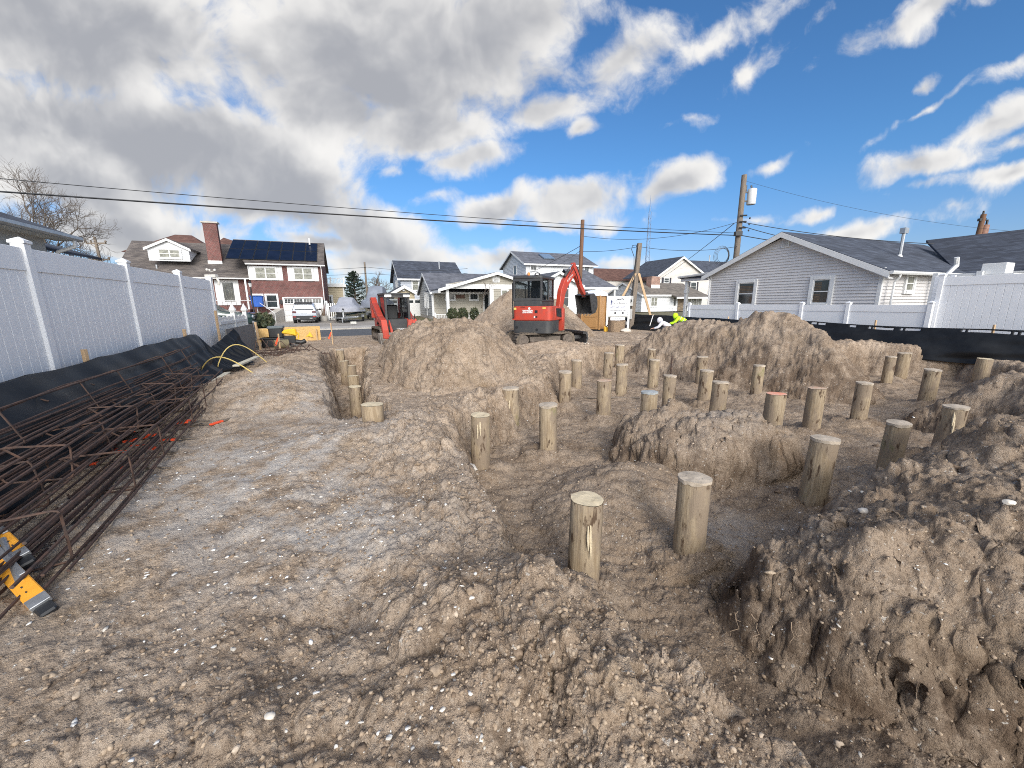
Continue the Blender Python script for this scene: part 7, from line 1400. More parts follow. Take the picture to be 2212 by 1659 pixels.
q = gnd(552, 712); bush('low_shrub', 'low spreading green bush right of the dark pickup', (q.x, q.y + .5, 0), .85, .55, 1500, 51, LEAF); q = SL(fp(700, 690, 43)[0], 43.5, 0)
pl = thing('planter_pot', 'cream round planter at the right corner of the brick house', 'planter', SL(fp(699, 690, 43.6)[0], 43.6, 0)); MB().lathe([(.001, 0), (.32, 0), (.42, .25), (.42, .48), (.46, .5), (.46, .58), (.36, .58), (.34, .5), (.001, .5)], 16).build('pot', HULL, pl, True); rr_ = random.Random(2); m = MB()
for i in range(50): a = rr_.uniform(0, 6.3); r_ = rr_.uniform(.02, .3); m.tube([(r_ * .4 * math.cos(a), r_ * .4 * math.sin(a), .5), (r_ * math.cos(a), r_ * math.sin(a), .5 + rr_.uniform(.3, 1.0))], [.012, .004], 4)
m.build('dry_stems', mat('dry_stem', (.20, .14, .09), .9), pl)
lp = thing('lamp_post', 'black lamp post with glass lantern before the brick house', 'lamp post', SL(fp(551, 690, 41)[0], 41, 0)); zL = fp(549, 620, 41)[1]; MB().tube([(0, 0, 0), (0, 0, .5), (0, 0, zL)], [.10, .07, .055], 10).build('post', BLACK, lp, True); m = MB(); m.lathe([(.001, zL), (.09, zL), (.14, zL + .32), (.001, zL + .32)], 6); m.build('lantern', mat('frosted_glass', (.55, .56, .55), .2), lp); m = MB(); m.lathe([(.001, zL + .55), (.04, zL + .5), (.17, zL + .33), (.001, zL + .33)], 6); m.build('lantern_cap', BLACK, lp)
for k, (px, lb) in enumerate(((552.5, 'left blue recycling bin against the brick house'), (562, 'right blue recycling bin against the brick house'))):
    q = SL(fp(px, 660, 43.3)[0], 43.3, 0); bn = thing('recycling_bin', lb, 'bin', (q.x, q.y, fp(px, 663, 43.3)[1]), TH, 'blue bins'); m = MB(); m.hexa([(-.26, -.26, 0), (.26, -.26, 0), (.26, .26, 0), (-.26, .26, 0), (-.32, -.32, .95), (.32, -.32, .95), (.32, .32, .95), (-.32, .32, .95)]); m.build('bin_body', mat('blue_bin', (.02, .10, .42), .5), bn, bevel=.03); m = MB(); m.box(-.35, .35, -.36, .34, .95, 1.02); m.build('lid', mat('blue_bin', (.02, .10, .42), .5), bn, bevel=.02)
wd = thing('lawn_ornament', 'cream windmill ornament with spinning cups in front of the brick entry', 'ornament', SL(fp(467, 660, 40)[0], 40, 0)); zw = fp(467, 600, 40)[1]; m = MB(); m.tube([(0, 0, 0), (0, 0, zw)], .035, 6); m.build('pole', TRIM, wd); m = MB(); m.box(-.45, .45, -.2, .2, zw, zw + .25); m.tube([(.4, 0, zw), (.55, 0, zw - .3), (.5, 0, zw - .6)], .10, 8); m.tube([(-.3, 0, zw), (-.35, 0, zw - .8)], .10, 8); m.build('arms', HULL, wd, bevel=.04); m = MB()
for a in (20, 140, 260): x, y = .3 * math.cos(R(a)), .3 * math.sin(R(a)); m.tube([(0, 0, zw + .45), (x, y, zw + .6)], .02, 5); m.ball((x, y, zw + .62), .11, 8)
m.build('cups', HULL, wd, True)
gt = thing('picket_gate', 'white picket gate between the brick house and the small boat', 'gate', SL(fp(709, 690, 44.3)[0], 44.3, .05), TH); m = MB()
for k in range(8): m.box(.1 + k * .2, .2 + k * .2, -.015, .015, .08, 1.75)
m.box(.1, 1.6, .015, .05, .3, .4); m.box(.1, 1.6, .015, .05, 1.4, 1.5); m.build('pickets', TRIM, gt)
for x in (0, .0 + 1.75): MB().box(x - .09, x + .09, -.09, .09, 0, 2.0).build('gate_post', TRIM, gt, bevel=.02)
MB().box(.02, .1, -.05, .05, 1.35, 1.45).build('hinge', BLACK, gt)
pf = thing('picket_fence', 'short white picket fence with two pointed post caps beyond the tall fence', 'fence', SL(-3.72, 14.45, .38), TH); m = MB()
for k in range(34): m.box(-.015, .015, k * .10, k * .10 + .066, 0, .93 + .02 * math.sin(k * 1.3))
m.box(.015, .05, 0, 3.4, .2, .28); m.box(.015, .05, 0, 3.4, .7, .78); m.build('pickets', TRIM, pf)
for y in (1.75, 3.4): p_ = MB().box(-.06, .06, y - .06, y + .06, -.3, 1.06).build('fence_post', TRIM, pf); MB().lathe([(.001, 1.06), (.10, 1.06), (.12, 1.12), (.07, 1.22), (.001, 1.36)], 8, (0, y, 0)).build('pointed_cap', TRIM, p_)
# ---------------------------------------------------------------- trees
BARK = mat('grey_bark', (.13, .105, .085), .9, var=.3)
def bare_tree(label, base, h, spread, seed, r0, levels=5, lean=(0, 0), name='bare_tree'):
    root = thing(name, label, 'tree', base); rr_ = random.Random(seed); tr = MB(); br = MB()
    def grow(p, d, ln, r, lv):
        pts = [p]; q = p; dd = d.copy()
        for i in range(4): dd = (dd + Vector((rr_.gauss(0, .16), rr_.gauss(0, .16), rr_.gauss(.05, .10)))).normalized(); q = q + dd * ln / 4; pts.append(q)
        (tr if lv == levels else br).tube(pts, [r * (1 - .42 * i / 4) for i in range(5)], 6 if lv > 2 else 4, caps=False)
        if lv == 0: return
        n = rr_.choice((3, 4, 4)) if lv > 1 else rr_.choice((3, 4, 5))
        for k in range(n):
            f = rr_.uniform(.45, 1.0) if k else 1.0; i = min(3, int(f * 4)); o = pts[i].lerp(pts[i + 1], f * 4 - i) if f < 1 else pts[-1]
            ax = dd.orthogonal().normalized(); ax = Matrix.Rotation(rr_.uniform(0, 6.283), 3, dd) @ ax; an = rr_.uniform(.35, .95) * spread; nd = (dd * math.cos(an) + ax * math.sin(an)).normalized(); grow(o, nd, ln * rr_.uniform(.58, .82), r * rr_.uniform(.52, .66), lv - 1)
    grow(Vector((0, 0, -.2)), Vector((lean[0], lean[1], 1)).normalized(), h * .30, r0, levels)
    tr.build('trunk', BARK, root, True); br.build('branches', BARK, root, True); return root
q = atY(88, 560, 17); bare_tree('big leafless tree with dense twigs at the upper left, behind the dark roof edge', (q.x, 17, 0), 9.2, .95, 11, .15, 7, (.0, 0))
q = atY(185, 580, 40); bare_tree('small bare tree low over the left fence near the crossarm pole', (q.x, 40, 0), 7.2, .9, 13, .14, 5)
q = atY(826, 630, 68); bare_tree('leafless grey tree between the big boat and the blue-grey house', (q.x, 68, 0), 8.4, 1.0, 17, .2, 5); q = atY(1415, 600, 90); bare_tree('distant leafless tree peeking left of the beige house', (q.x, 90, 0), 10, .9, 19, .2, 5)
q = atY(1062, 640, 22); bare_tree('thin leafless sapling on top of the rear heap left of the excavator', (q.x - .6, 22, 1.6), 3.0, .5, 23, .02, 3, name='sapling')
q = atY(768, 650, 62); cf = thing('conifer_tree', 'dark layered conifer behind the boats', 'tree', (q.x, 62, 0)); hc = atY(768, 588, 62).z; rr_ = random.Random(31); fo = MB(); tk = MB(); tk.tube([(0, 0, 0), (0, 0, hc)], [.25, .04], 8); bb = MB()
for i in range(58):
    f = (i + .5) / 58; z = 1.2 + (hc - 1.2) * f; ln = (1 - f) ** .75 * 2.5 * rr_.uniform(.55, 1.15) + .25; a = i * 2.4 + rr_.uniform(-.4, .4); d = Vector((math.cos(a), math.sin(a), .08 + .2 * f)); bb.tube([(0, 0, z), Vector((0, 0, z)) + d * ln], [.05, .015], 4)
    for k in range(34):
        p = Vector((0, 0, z)) + d * ln * rr_.uniform(.25, 1.05) + Vector((rr_.gauss(0, .12), rr_.gauss(0, .12), rr_.gauss(.03, .10))); s_ = rr_.uniform(.12, .26); t1 = (d + Vector((rr_.gauss(0, .5), rr_.gauss(0, .5), rr_.gauss(.2, .4)))).normalized(); t2 = t1.orthogonal().normalized(); fo.cm = rr_.randrange(2); fo.add([p - t1 * s_, p + t2 * s_ * .35, p + t1 * s_, p - t2 * s_ * .35], [(0, 1, 2, 3)])
tk.build('trunk', BARK, cf, True); bb.build('limbs', BARK, cf); fo.build('crown', [mat('pine_needle', (.018, .032, .016), .8, var=.3), mat('pine_needle_dark', (.010, .02, .011), .8, var=.3)], cf)
# ---------------------------------------------------------------- neighbour's roof over the left fence
def onL(px, py, s): t, z = sp(px, py, s); return t, z
sN = -7.2; ta, za = onL(165, 518, sN); tb, zb_ = onL(0, 484, sN); nb = thing('left_house', 'dark shingled roof corner with white gutter of the house behind the left fence', 'house', SL(sN, ta, 0), TH); zg_ = za
m = MB(); slab(m, [(0, 0, zg_ + .1), (0, -14, zg_ + .1), (-4.5, -14, zg_ + 1.9), (-4.5, -1.0, zg_ + 1.9)], .1); slab(m, [(0, 0, zg_ + .1), (-4.5, -1.0, zg_ + 1.9), (-9, 0, zg_ + .1)], .1); m.build('roof', SHDK, nb)
m = MB(); m.box(-8.6, -.45, -14, -.5, 0, zg_ - .02); m.build('wall', SIDG2, nb); MB().box(-.45, -.02, -14, -.05, zg_ - .06, zg_ - .03).build('soffit', TRIM, nb); m = MB(); d_ = [(0, 0), (.10, 0), (.135, .05), (.135, .13), (0, .13)]; m.loft([[(x, y, zg_ - .06 + z) for x, z in d_] for y in (0.05, -14)]); m.build('gutter', GALV, nb); m = MB(); m.tube([(.06, -.25, zg_ - .05), (.05, -.25, zg_ - .22), (-.3, -.3, zg_ - .38), (-.42, -.42, zg_ - .6), (-.42, -.42, .3)], .05, 8); m.build('downspout', TRIM, nb, True)
t2_, z2_ = onL(170, 556, sN - 1.2); m = MB(); slab(m, [(-.6, t2_ - ta, z2_), (-.6, -8, z2_), (-3, -8, z2_ + .8), (-3, t2_ - ta - .6, z2_ + .8)], .08); m.build('lower_roof', SHDK, nb)
# things seen above the right fence
hb = thing('deck_box', 'white box on a railed deck above the tall right fence', 'box', SL(20.6, 6.25, 0), TH); m = MB(); m.box(-.3, .3, -.28, .28, 2.48, 2.84); m.build('box_body', TRIM, hb, bevel=.01); MB().box(-.4, .4, -.5, .4, 2.42, 2.48).build('box_shelf', TRIM, hb)
dk = thing('deck_railing', 'white deck railing seen just over the tall right fence', 'railing', SL(20.2, 7.0, 0), TH); m = MB(); m.box(-.05, .05, -.5, .6, 2.46, 2.54); m.box(-.04, .04, -.5, .6, 2.2, 2.26); m.build('rails', TRIM, dk)
for y in (-.5, .6): MB().box(-.07, .07, y - .07, y + .07, .5, 2.60).build('railing_post', TRIM, dk)
wl_ = thing('wall_lantern', 'small white wall lantern on the grey wing behind the right fence', 'lamp', SL(SG + XE - .05, 7.1, 0), TH); m = MB(); m.box(-.04, .0, -.1, .1, 2.88, 3.14); m.build('back_plate', TRIM, wl_); m = MB(); m.lathe([(.001, 2.72), (.09, 2.74), (.13, 2.88), (.07, 3.0), (.001, 3.02)], 10, (-.16, .05, 0)); m.build('shade', TRIM, wl_, True)
# ================================================================ on the lot: rebar, ladder, tools, stakes
def cage(label, s0, t0, s1, t1, z0, z1, w, h, nb_, nst, seed, tilt=0.0):
    root = thing('rebar_cage', label, 'rebar cage', SL(s0, t0, 0), 0, 'rebar cages along the left fence'); rr_ = random.Random(seed); A_, B_ = SL(s0, t0, z0) - SL(s0, t0, 0), SL(s1, t1, z1) - SL(s0, t0, 0); d = (B_ - A_).normalized(); u = d.cross(Vector((0, 0, 1))).normalized(); v = u.cross(d); u, v = u * math.cos(tilt) + v * math.sin(tilt), v * math.cos(tilt) - u * math.sin(tilt); L_ = (B_ - A_).length
    spots = [(-.5, 0), (.5, 0), (-.5, 1), (.5, 1), (0, 0), (0, 1), (-.5, .5), (.5, .5)][:nb_]
    for (a, b) in spots:
        o = A_ + u * (a * w) + v * (b * h); j = rr_.uniform(-.35, .35); pts = []
        for i in range(7): f = i / 6; p = o + d * (j + L_ * f) + Vector((rr_.gauss(0, .008), 0, -.02 * math.sin(math.pi * f * 3 + a) + rr_.gauss(0, .006))); pts.append(p)
        m = MB(); m.tube(pts, .0105, 6); m.build('long_bar', RUST, root, True)
    for k in range(nst):
        f = (k + .5 + rr_.uniform(-.15, .15)) / nst; o = A_ + d * L_ * f; sk = d * rr_.uniform(-.06, .06); c_ = [o - u * w * .53 - v * .01, o + u * w * .53 - v * .01 + sk, o + u * w * .53 + v * (h + .01) + sk, o - u * w * .53 + v * (h + .01)]
        P = []
        for i in range(4):
            a, b, e = c_[i - 1], c_[i], c_[(i + 1) % 4]; P += [b + (a - b).normalized() * .035, b + (a - b).normalized() * .01 + (e - b).normalized() * .01, b + (e - b).normalized() * .035]
        P += [c_[3] + (c_[0] - c_[3]) * .02 + u * .02, c_[3] + u * .11 - v * .09]
        m = MB(); m.tube(P, .008, 5); m.build('stirrup', RUST, root, True)
    return root
cage('rusty rebar cage nearest the dirt, lying flat on the gravelly soil', -1.95, 2.6, -2.62, 9.0, .06, .08, .42, .34, 8, 6, 1)
cage('rusty rebar cage in the middle of the pile, tipped on the one beside it', -2.42, 2.4, -2.95, 9.3, .10, .12, .42, .36, 8, 6, 2, .12)
cage('rusty rebar cage lying highest, against the black silt fence', -2.85, 2.8, -3.12, 9.8, .40, .46, .40, .34, 8, 6, 3, .35)
cage('fourth rusty rebar cage, set between the flat one and the middle one and raised higher', -2.2, 2.3, -2.78, 8.6, .34, .30, .36, .26, 8, 5, 4, -.1)
cage('narrow rusty rebar cage half under the highest one at the fabric foot', -2.72, 2.5, -3.0, 9.0, .05, .08, .36, .26, 8, 5, 6, .1)
for k, (a, b, lb) in enumerate((((104, 1222), (318, 1005), 'single loose rebar rod on the soil right of the cages'), ((330, 1048), (215, 1062), 'short thin rebar rod lying crosswise beside the cages'))):
    A_ = gnd(*a, .03); B_ = gnd(*b, .05); m = MB(); m.tube([Vector((0, 0, 0)), (B_ - A_) * .5 + Vector((0, 0, .012)), B_ - A_], .009 if k == 0 else .006, 6); o = m.build('rebar_rod', RUST, None, True); o.location = A_; tag(o, lb, 'rod')
rr_ = random.Random(404)
for k in range(22):
    f = rr_.random(); z = .05 + .50 * f ** 1.3 + .02 * (k % 3); s0 = -1.75 - 1.35 * f + rr_.uniform(-.12, .12); a, b = SL(s0 + .12, 2.2 + rr_.uniform(0, .9), z), SL(s0 - .55 * (1 - f) - .12, 8.0 + rr_.uniform(0, 1.8), z + rr_.uniform(-.03, .06)); m = MB()
    m.tube([(b - a) * (i / 5) + Vector((rr_.gauss(0, .012), 0, -.03 * math.sin(math.pi * i / 5))) for i in range(6)], .0095, 6); o = m.build('rebar_rod', RUST, None, True); o.location = a; tag(o, 'long straight rusty rebar rod lying lengthwise among the rebar cages', 'rod', 'loose straight rods among the cages')
# survey stakes with sprayed ends
ORSP = mat('fluorescent_orange', (.88, .10, .03), .6, var=.12)
SK = [(404, 911, 20, 'orange-ended stake lying farthest right near the dark clods'), (418, 910, -25, 'orange-ended stake with a short bare point, beside the farthest pair'), (477, 909, 80, 'orange stake stub standing by the dark clods'), (284, 925, 60, 'orange-ended stake lying under the far end of the cages'),
      (262, 940, -10, 'orange-ended stake crossing under the middle cage bars'), (290, 940, 35, 'orange-ended stake on top of the little heap of stakes'), (300, 950, 15, 'long orange-ended stake lying flat in the heap of stakes'), (325, 945, 70, 'orange stake end pointing up from the heap of stakes'),
      (345, 948, 5, 'orange-ended stake at the right edge of the heap'), (338, 968, -20, 'wide orange stake tip lying right and below the heap'), (250, 970, 40, 'broad orange-ended stake nearest the camera in the heap'), (268, 975, -5, 'orange-ended stake flat below the heap'), (310, 962, 3, 'orange stake with long bare wood pointing right'),
      (205, 1000, 20, 'orange-ended stake half hidden under the near cage'), (262, 1010, 2, 'thin orange-ended stake lying nearest the crosswise rod'), (275, 905, 30, 'faded orange stake end behind the far stirrups'), (375, 948, 14, 'long pointed orange stake reaching right from the heap')]
for k, (px, py, an, lb) in enumerate(SK):
    P = gnd(px, py, .03); root = thing('survey_stake', lb, 'stake', (P.x, P.y, .022 + .03 * (k % 3) * (4 < k < 9)), R(an), 'orange survey stakes on the ground'); m = MB(); m.box(-.16, .02, -.025, .025, -.01, .012); m.build('sprayed_end', ORSP, root, bevel=.003); m = MB(); ln = .25 + .12 * (k % 4); m.hexa([(.02, -.022, -.01), (ln, -.006, -.008), (ln, .006, -.008), (.02, .022, -.01), (.02, -.022, .01), (ln, -.006, .004), (ln, .006, .004), (.02, .022, .01)]); m.build('wood_shaft', OLDWOOD, root)
# hose, planks
A_ = gnd(428, 828, .1); m = MB()
def arc(pa, pb, h, n=16):
    a, b = Vector(pa), Vector(pb); return [a.lerp(b, i / n) + Vector((0, 0, h * math.sin(math.pi * (i / n) ** .75))) for i in range(n + 1)]
o_ = gnd(432, 822, .05); p1 = arc((0, 0, .08), gnd(560, 815, .3) - o_, .42) + [gnd(600, 825, .25) - o_]; p2 = arc(gnd(468, 808, .05) - o_, gnd(576, 782, .2) - o_, .60)
hs = thing('hose', 'yellow plastic tube bent in two arches over the left soil hump', 'hose', o_); MB().tube(p1, .012, 6).build('arch', mat('pale_yellow_tube', (.68, .52, .18), .5), hs, True); MB().tube(p2, .012, 6).build('arch', mat('pale_yellow_tube', (.68, .52, .18), .5), hs, True)
def board(name, label, a, b, w, th_, m_, cat='plank', flat=True):
    a, b = Vector(a), Vector(b); d = (b - a).normalized(); u = d.cross(Vector((0, 0, 1))).normalized() * w / 2; v = Vector((0, 0, th_)); mb = MB(); o = a; mb.hexa([-u, u, b - a + u, b - a - u, v - u, v + u, b - a + v + u, b - a + v - u]); q = mb.build(name, m_, None, bevel=.004); q.location = o; return tag(q, label, cat)
PALE = mat('pale_plank', (.56, .52, .42), .7, var=.15, scale=5)
board('plank', 'pale plank lying behind the yellow tube arches', gnd(510, 792, .28), gnd(556, 772, .28), .14, .04, PALE); board('plank', 'pale plank with a broken end under the front yellow arch', gnd(455, 830, .06), gnd(492, 806, .12), .12, .03, PALE); board('plank', 'pale plank behind the black tool case in front of the board', gnd(606, 752, .02), gnd(640, 746, .02), .2, .05, PALE)
# boards and stakes at the street end
OSB = mat('osb_board', (.50, .30, .10), .8, var=.4, scale=22, col2=(.68, .47, .20)); PLY = mat('grey_plywood', (.17, .165, .16), .8, var=.2, scale=3)
def stand_board(name, label, pa, pb, ztop, m_, cat='board', zb=-.2, th_=.03):
    a, b = Vector(pa), Vector(pb); d = (b - a); n = Vector((-d.y, d.x, 0)).normalized() * th_; mb = MB(); mb.hexa([Vector((0, 0, zb)), d + Vector((0, 0, zb)), d + n + Vector((0, 0, zb)), n + Vector((0, 0, zb)), Vector((0, 0, ztop)), d + Vector((0, 0, ztop)), d + n + Vector((0, 0, ztop)), n + Vector((0, 0, ztop))]); q = mb.build(name, m_); q.location = a; return tag(q, label, cat)
tB = 20.6
def gS(px, t): s, z = fp(px, 720, t); return SL(s, t, 0)
stand_board('osb_board', 'left half of the golden osb board wall, behind the black tool cases', gS(553, tB), gS(616, tB), .62, OSB); stand_board('osb_board', 'right half of the golden osb board wall with a yellow paint mark', gS(616.4, tB), gS(692, tB), .66, OSB)
for px in (684,): stake(thing('wooden_stake', 'short stake nailed to the right end of the osb wall', 'stake', gS(px, tB - .1)), (0, 0, -.1), .62, .05)
m = MB(); o_ = gS(665, tB - .04); m.prism([(-.12, 0, .18), (.02, 0, .30), (.10, 0, .42), (.16, 0, .30), (.22, 0, .16), (.05, 0, .20)], (0, -.006, 0)); ym_ = m.build('paint_mark', mat('yellow_paint', (.75, .52, .05), .6)); ym_.location = o_; tag(ym_, 'yellow spray mark on the osb board', 'paint mark')
stand_board('plywood_board', 'grey weathered plywood between the torn silt fence and the stake', SL(-3.35, 13.6), SL(-3.35, 17.1), .98, PLY); stand_board('plywood_board', 'grey plywood board continuing toward the golden osb wall', SL(-3.35, 17.2), gS(552, tB), .85, PLY)
for (px, py, Yt, h_, lb, ln_) in ((503, 762, 13.45, 1.05, 'leaning wooden stake at the torn end of the left silt fence', (.05, 0)), (540, 752, 17.0, 1.15, 'raw stake in the middle of the grey plywood', (-.06, 0))):
    P = SL(-3.2, Yt, 0.0); stake(thing('wooden_stake', lb, 'stake', P), (0, 0, -.1), h_, .06, ln_)
for (px, py, lb) in ((719, 741, 'thin stake with pink ribbon between the road and the left trench'), (606, 757, 'stake with a flapping orange ribbon beside the yellow saw')):
    P = gnd(px, py, .05); root = thing('ribbon_stake', lb, 'stake', P); stake(root, (0, 0, -.1), .95 if px > 700 else .70, .04); m = MB(); m.add([(0, -.03, .46), (-.04, -.03, .46), (-.16, -.05, .20), (-.11, -.04, .16), (-.03, -.03, .36)], [(0, 1, 2, 3, 4)]); rb = m.build('ribbon', ORSP, root); sd = rb.modifiers.new('t', 'SOLIDIFY'); sd.thickness = .006
# tool cases, roll, saw
P = gnd(600, 748, .03); tc_ = thing('tool_case', 'large black plastic tool case standing before the osb board', 'tool case', P, TH); m = MB(); rbox(m, -.50, .50, -.28, .28, .0, .36, .08); m.build('case_body', BLACK, tc_, True, .02); MB().box(-.54, .54, -.31, .31, .30, .36).build('rim', BLACK, tc_, bevel=.02)
t2c = thing('tool_case', 'smaller black tool case stacked on the large one, grey lid', 'tool case', P + Vector((.02, 0, .37)), TH); m = MB(); rbox(m, -.25, .25, -.2, .2, 0, .34, .05); m.build('case_body', BLACK, t2c, True, .01); m = MB(); rbox(m, -.28, .28, -.23, .23, .34, .44, .05); m.build('lid', mat('slate_plastic', (.12, .14, .15), .6), t2c, True, .02)
P = gnd(610, 752, .05); rl = thing('canvas_roll', 'olive tan roll lying in front of the large tool case', 'roll', P, TH + R(20)); m = MB(); m.tube([(-.25, 0, .16), (.22, 0, .16)], .16, 16); m.build('roll', mat('olive_canvas', (.20, .17, .10), .9), rl, True)
P = gnd(630, 749, .03); sw_ = thing('cutoff_saw', 'yellow and black petrol cut-off saw resting beside the tool cases', 'saw', P, TH); m = MB(); m.hexa([(-.30, -.1, .55), (.25, -.1, .42), (.25, .12, .42), (-.30, .1, .55), (-.18, -.1, .68), (.22, -.1, .72), (.22, .12, .72), (-.18, .1, .68)]); m.build('housing', mat('tool_yellow', (.80, .46, .02), .45), sw_, bevel=.04); m = MB(); m.box(-.22, .18, -.1, .1, .14, .44); m.tube([(.0, 0, .25), (.35, 0, .15), (.52, 0, .22)], .09, 10); m.build('engine', BLACK, sw_, True, .02); m = MB(); m.lathe([(.001, -.01), (.19, -.01), (.19, .01), (.001, .01)], 20, (-.35, -.12, .19), 'y'); m.build('blade', STEELD, sw_); m = MB(); m.tube([(.2, 0, .6), (.3, 0, .5), (.28, 0, .3), (.15, 0, .3)], .025, 6); m.build('handle', mat('tool_yellow', (.80, .46, .02), .45), sw_)
# tangle of bent rebar offcuts: many rods, each its own
rr_ = random.Random(77)
for k in range(16):
    o_ = gnd(rr_.uniform(515, 620), rr_.uniform(760, 772), .05); a = R(rr_.uniform(-15, 50)); ln = rr_.uniform(.6, 1.7); d = Vector((math.cos(a), math.sin(a), 0)); bnd = rr_.uniform(.1, .4); m = MB()
    m.tube([(0, 0, .02 * (k % 5)), d * ln * .5 + Vector((0, 0, .05 + .02 * (k % 5))), d * ln + Vector((0, 0, .03)), d * ln + Vector((-.05, .02, bnd * .6))], .012, 5); q = m.build('rebar_offcut', RUST, None, True); q.location = o_; tag(q, 'dark bent rebar offcut in the tangle before the grey plywood', 'rebar offcut', 'tangle of rebar offcuts')
for k in range(6):
    o_ = SL(-2.9 + .25 * k, 14.2 + .1 * k, .02); m = MB(); m.tube([(0, 0, 0), (.05 * k, .25, .55 - .05 * k), (.12, .35, .58 - .06 * k), (.6, .1, .1)], .014, 5); q = m.build('rebar_offcut', RUST, None, True); q.location = o_; tag(q, 'bent rebar hoop leaning up against the grey plywood', 'rebar offcut', 'hoops of rebar against the plywood')
# ladder at the near left
A_ = gnd(86, 1302, .05); B_ = A_ + Vector((-1.38, .64, .26)); d = (B_ - A_).normalized(); side = Vector((-.42, .27, .10)); LD = thing('ladder', 'orange fibreglass ladder end with aluminium rungs at the near left edge', 'ladder', A_)
FIB = mat('orange_fibreglass', (.80, .36, .035), .5, var=.1, scale=9)
cv = (Vector((0, 0, CAMH)) - A_).normalized(); su = d.cross(cv).normalized(); upv = su.cross(d).normalized(); upv = upv if upv.z > 0 else -upv
def bar(mb, a, b, w, h, u, v): mb.hexa([a - u * w - v * h, a + u * w - v * h, a + u * w + v * h, a - u * w + v * h, b - u * w - v * h, b + u * w - v * h, b + u * w + v * h, b - u * w + v * h]); return mb
L_ = (B_ - A_).length
for k in (0, 1):
    o = side * k; m = MB(); bar(m, o + d * .02, o + d * L_, .040, .006, su, upv); bar(m, o + d * .02 + su * .038 + upv * -.012, o + d * L_ + su * .038 - upv * .012, .005, .016, su, upv); bar(m, o + d * .02 - su * .038 - upv * .012, o + d * L_ - su * .038 - upv * .012, .005, .016, su, upv); rl_ = m.build('side_rail', FIB, LD, bevel=.002)
    m = MB(); bar(m, o + d * .30 + upv * .012 + su * .028, o + d * L_ + upv * .012 + su * .028, .014, .006, su, upv); bar(m, o - d * .02, o + d * .06, .042, .014, su, upv); m.build('rail_cap', ALU, LD, bevel=.003); m = MB(); bar(m, o - d * .10 - upv * .02, o + d * .02 - upv * .02, .036, .018, su, upv); m.build('rubber_foot', BLACK, LD, bevel=.01)
    for j in (.14, .20): m = MB(); c_ = o + d * j - su * .009 * (1 if k == 0 else -1); m.tube([c_ - su * .003, c_ + su * .003], .011, 10); m.build('bolt_hole', BLACK, LD)
for j in (.26, .56, .86, 1.16, 1.46, 1.76): m = MB(); m.tube([d * j, side + d * j], .018, 10); m.build('rung', ALU, LD, True)
# jug, stump block, stakes by the portable toilet, extra rods in the pit
P = Vector((atY(1310, 716, 22.3).x, 22.3, 0)); jg = thing('fuel_jug', 'yellow plastic jug with black spout at the foot of the portable toilet', 'jug', P, 0); m = MB(); rbox(m, -.15, .15, -.1, .1, 0, .26, .04); m.build('jug_body', mat('jug_yellow', (.85, .48, .03), .45), jg, True, .02); m = MB(); m.tube([(-.02, 0, .26), (.05, 0, .36), (.13, 0, .46)], .028, 8); m.build('spout', BLACK, jg, True); m = MB(); m.tube([(-.13, 0, .26), (-.1, 0, .33), (-.02, 0, .30)], .02, 6); m.build('jug_handle', mat('jug_yellow', (.85, .48, .03), .45), jg)
P = Vector((atY(1332, 716, 22.0).x, 22.0, .12)); st_ = thing('stump', 'weathered cracked timber stump block below the builder sign', 'stump', P, .3); m = MB(); ring = lambda z, k: [(.50 * (1 + .07 * math.sin(5 * a + k)) * math.cos(a), .36 * (1 + .09 * math.sin(3 * a + k)) * math.sin(a), z + .03 * math.sin(2 * a + k)) for a in [2 * math.pi * i / 22 for i in range(22)]]; m.loft([ring(-.5, 1), ring(.0, 1.2), ring(.3, 1.4), ring(.52, 1.6)]); m.build('stump_body', mat('cracked_wood', (.24, .17, .11), .9, var=.5, scale=14, bump=.6, bscale=9), st_, True)
stand_board('plywood_board', 'brown plywood sheet right of the temporary power pole', gS(1372, 20.6) if False else Vector((atY(1369, 712, 25.2).x, 25.2, 0)), Vector((atY(1394, 712, 25.0).x, 25.0, 0)), .85, mat('brown_plywood', (.19, .15, .12), .85, var=.15)); 
for (px, py, z0, h_, lb) in ((1450, 812, -.68, .5, 'thin rusty rod standing in the pit behind the ragged-topped pile'),):
    P = gnd(px, 795, -.2); q = MB().tube([(0, 0, -.6), (0, 0, .35)], .018, 6).build('steel_rod', RUST, None, True); q.location = P; tag(q, lb, 'rod')
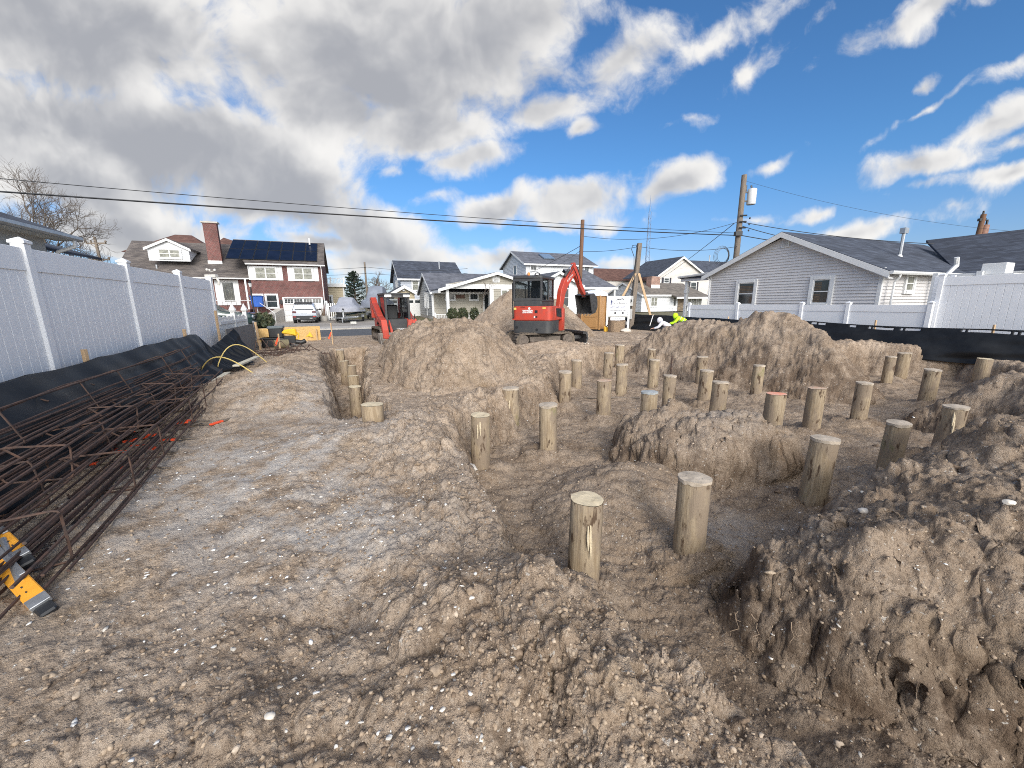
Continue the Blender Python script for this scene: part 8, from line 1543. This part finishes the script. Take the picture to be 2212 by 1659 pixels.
P = gnd(1322, 871, -.66); q = MB().tube([(-.55, .12, .02), (0, 0, .03), (.75, -.1, .04)], .022, 6).build('branch_stick', OLDWOOD, None, True); q.location = P + Vector((0, .4, 0)); tag(q, 'long stick lying on the pit floor behind the faintly orange-marked pile', 'stick')
for (px, py, z, s_, lb) in ((1262, 742, .12, .22, 'pale brick-like stone in front of the excavator track'), (1352, 716, .05, .3, 'smooth pale stone at the foot of the temporary power pole'), (1000, 793, .9, .14, 'pale stone on the front of the flat-topped heap'), (1527, 1432, -.5, .03, 'bright white shell on the pit floor in the foreground'), (1868, 1098, .1, .045, 'large pale shell on the near dirt bank'), (2160, 1158, .15, .035, 'buff stone set in the near dirt bank at the right edge'), (585, 1560, .02, .022, 'white stone at the bottom left foreground'), (1195, 1462, .08, .022, 'white pebble in the bottom middle foreground')):
    P = gnd(px, py, z); P.z = zat(P.x, P.y) + s_ * .25; v0, f0 = ico(2); d0 = 1 + .35 * fb3(v0[:, 0] * 1.2 + px, v0[:, 1] * 1.2, v0[:, 2] * 1.2, 1, 3, 7); v1 = v0 * d0[:, None] * [s_, s_ * .7, s_ * .5]; m = MB(); m.add([tuple(q) for q in v1], [tuple(q) for q in f0]); q = m.build('stone', mat('yellow_clay', (.42, .33, .19), .9, var=.2, bump=.5) if 'clay' in lb else mat('pale_stone', (.60, .55, .48), .85, var=.15, scale=20), None, True); q.location = P; tag(q, lb, 'stone', 'pale stones and shells')
# roots hanging from the cut bank
rr_ = random.Random(5)
for k in range(7):
    x, y = 1.47 + .03 * k + rr_.uniform(-.03, .05), 2.25 - .055 * k; z = zat(x + .12, y + .1); m = MB(); P_ = [Vector((0, 0, 0))]
    for i in range(5): P_.append(P_[-1] + Vector((rr_.gauss(-.012, .02), rr_.gauss(-.012, .02), -rr_.uniform(.005, .025))))
    m.tube(P_, [.0028, .0024, .002, .0016, .0012, .0008], 4); q = m.build('root', mat('pale_root', (.30, .22, .15), .9), None); q.location = (x + .02, y, z - .03); tag(q, 'thin pale root dangling from the undercut near dirt bank', 'root', 'roots on the cut bank')
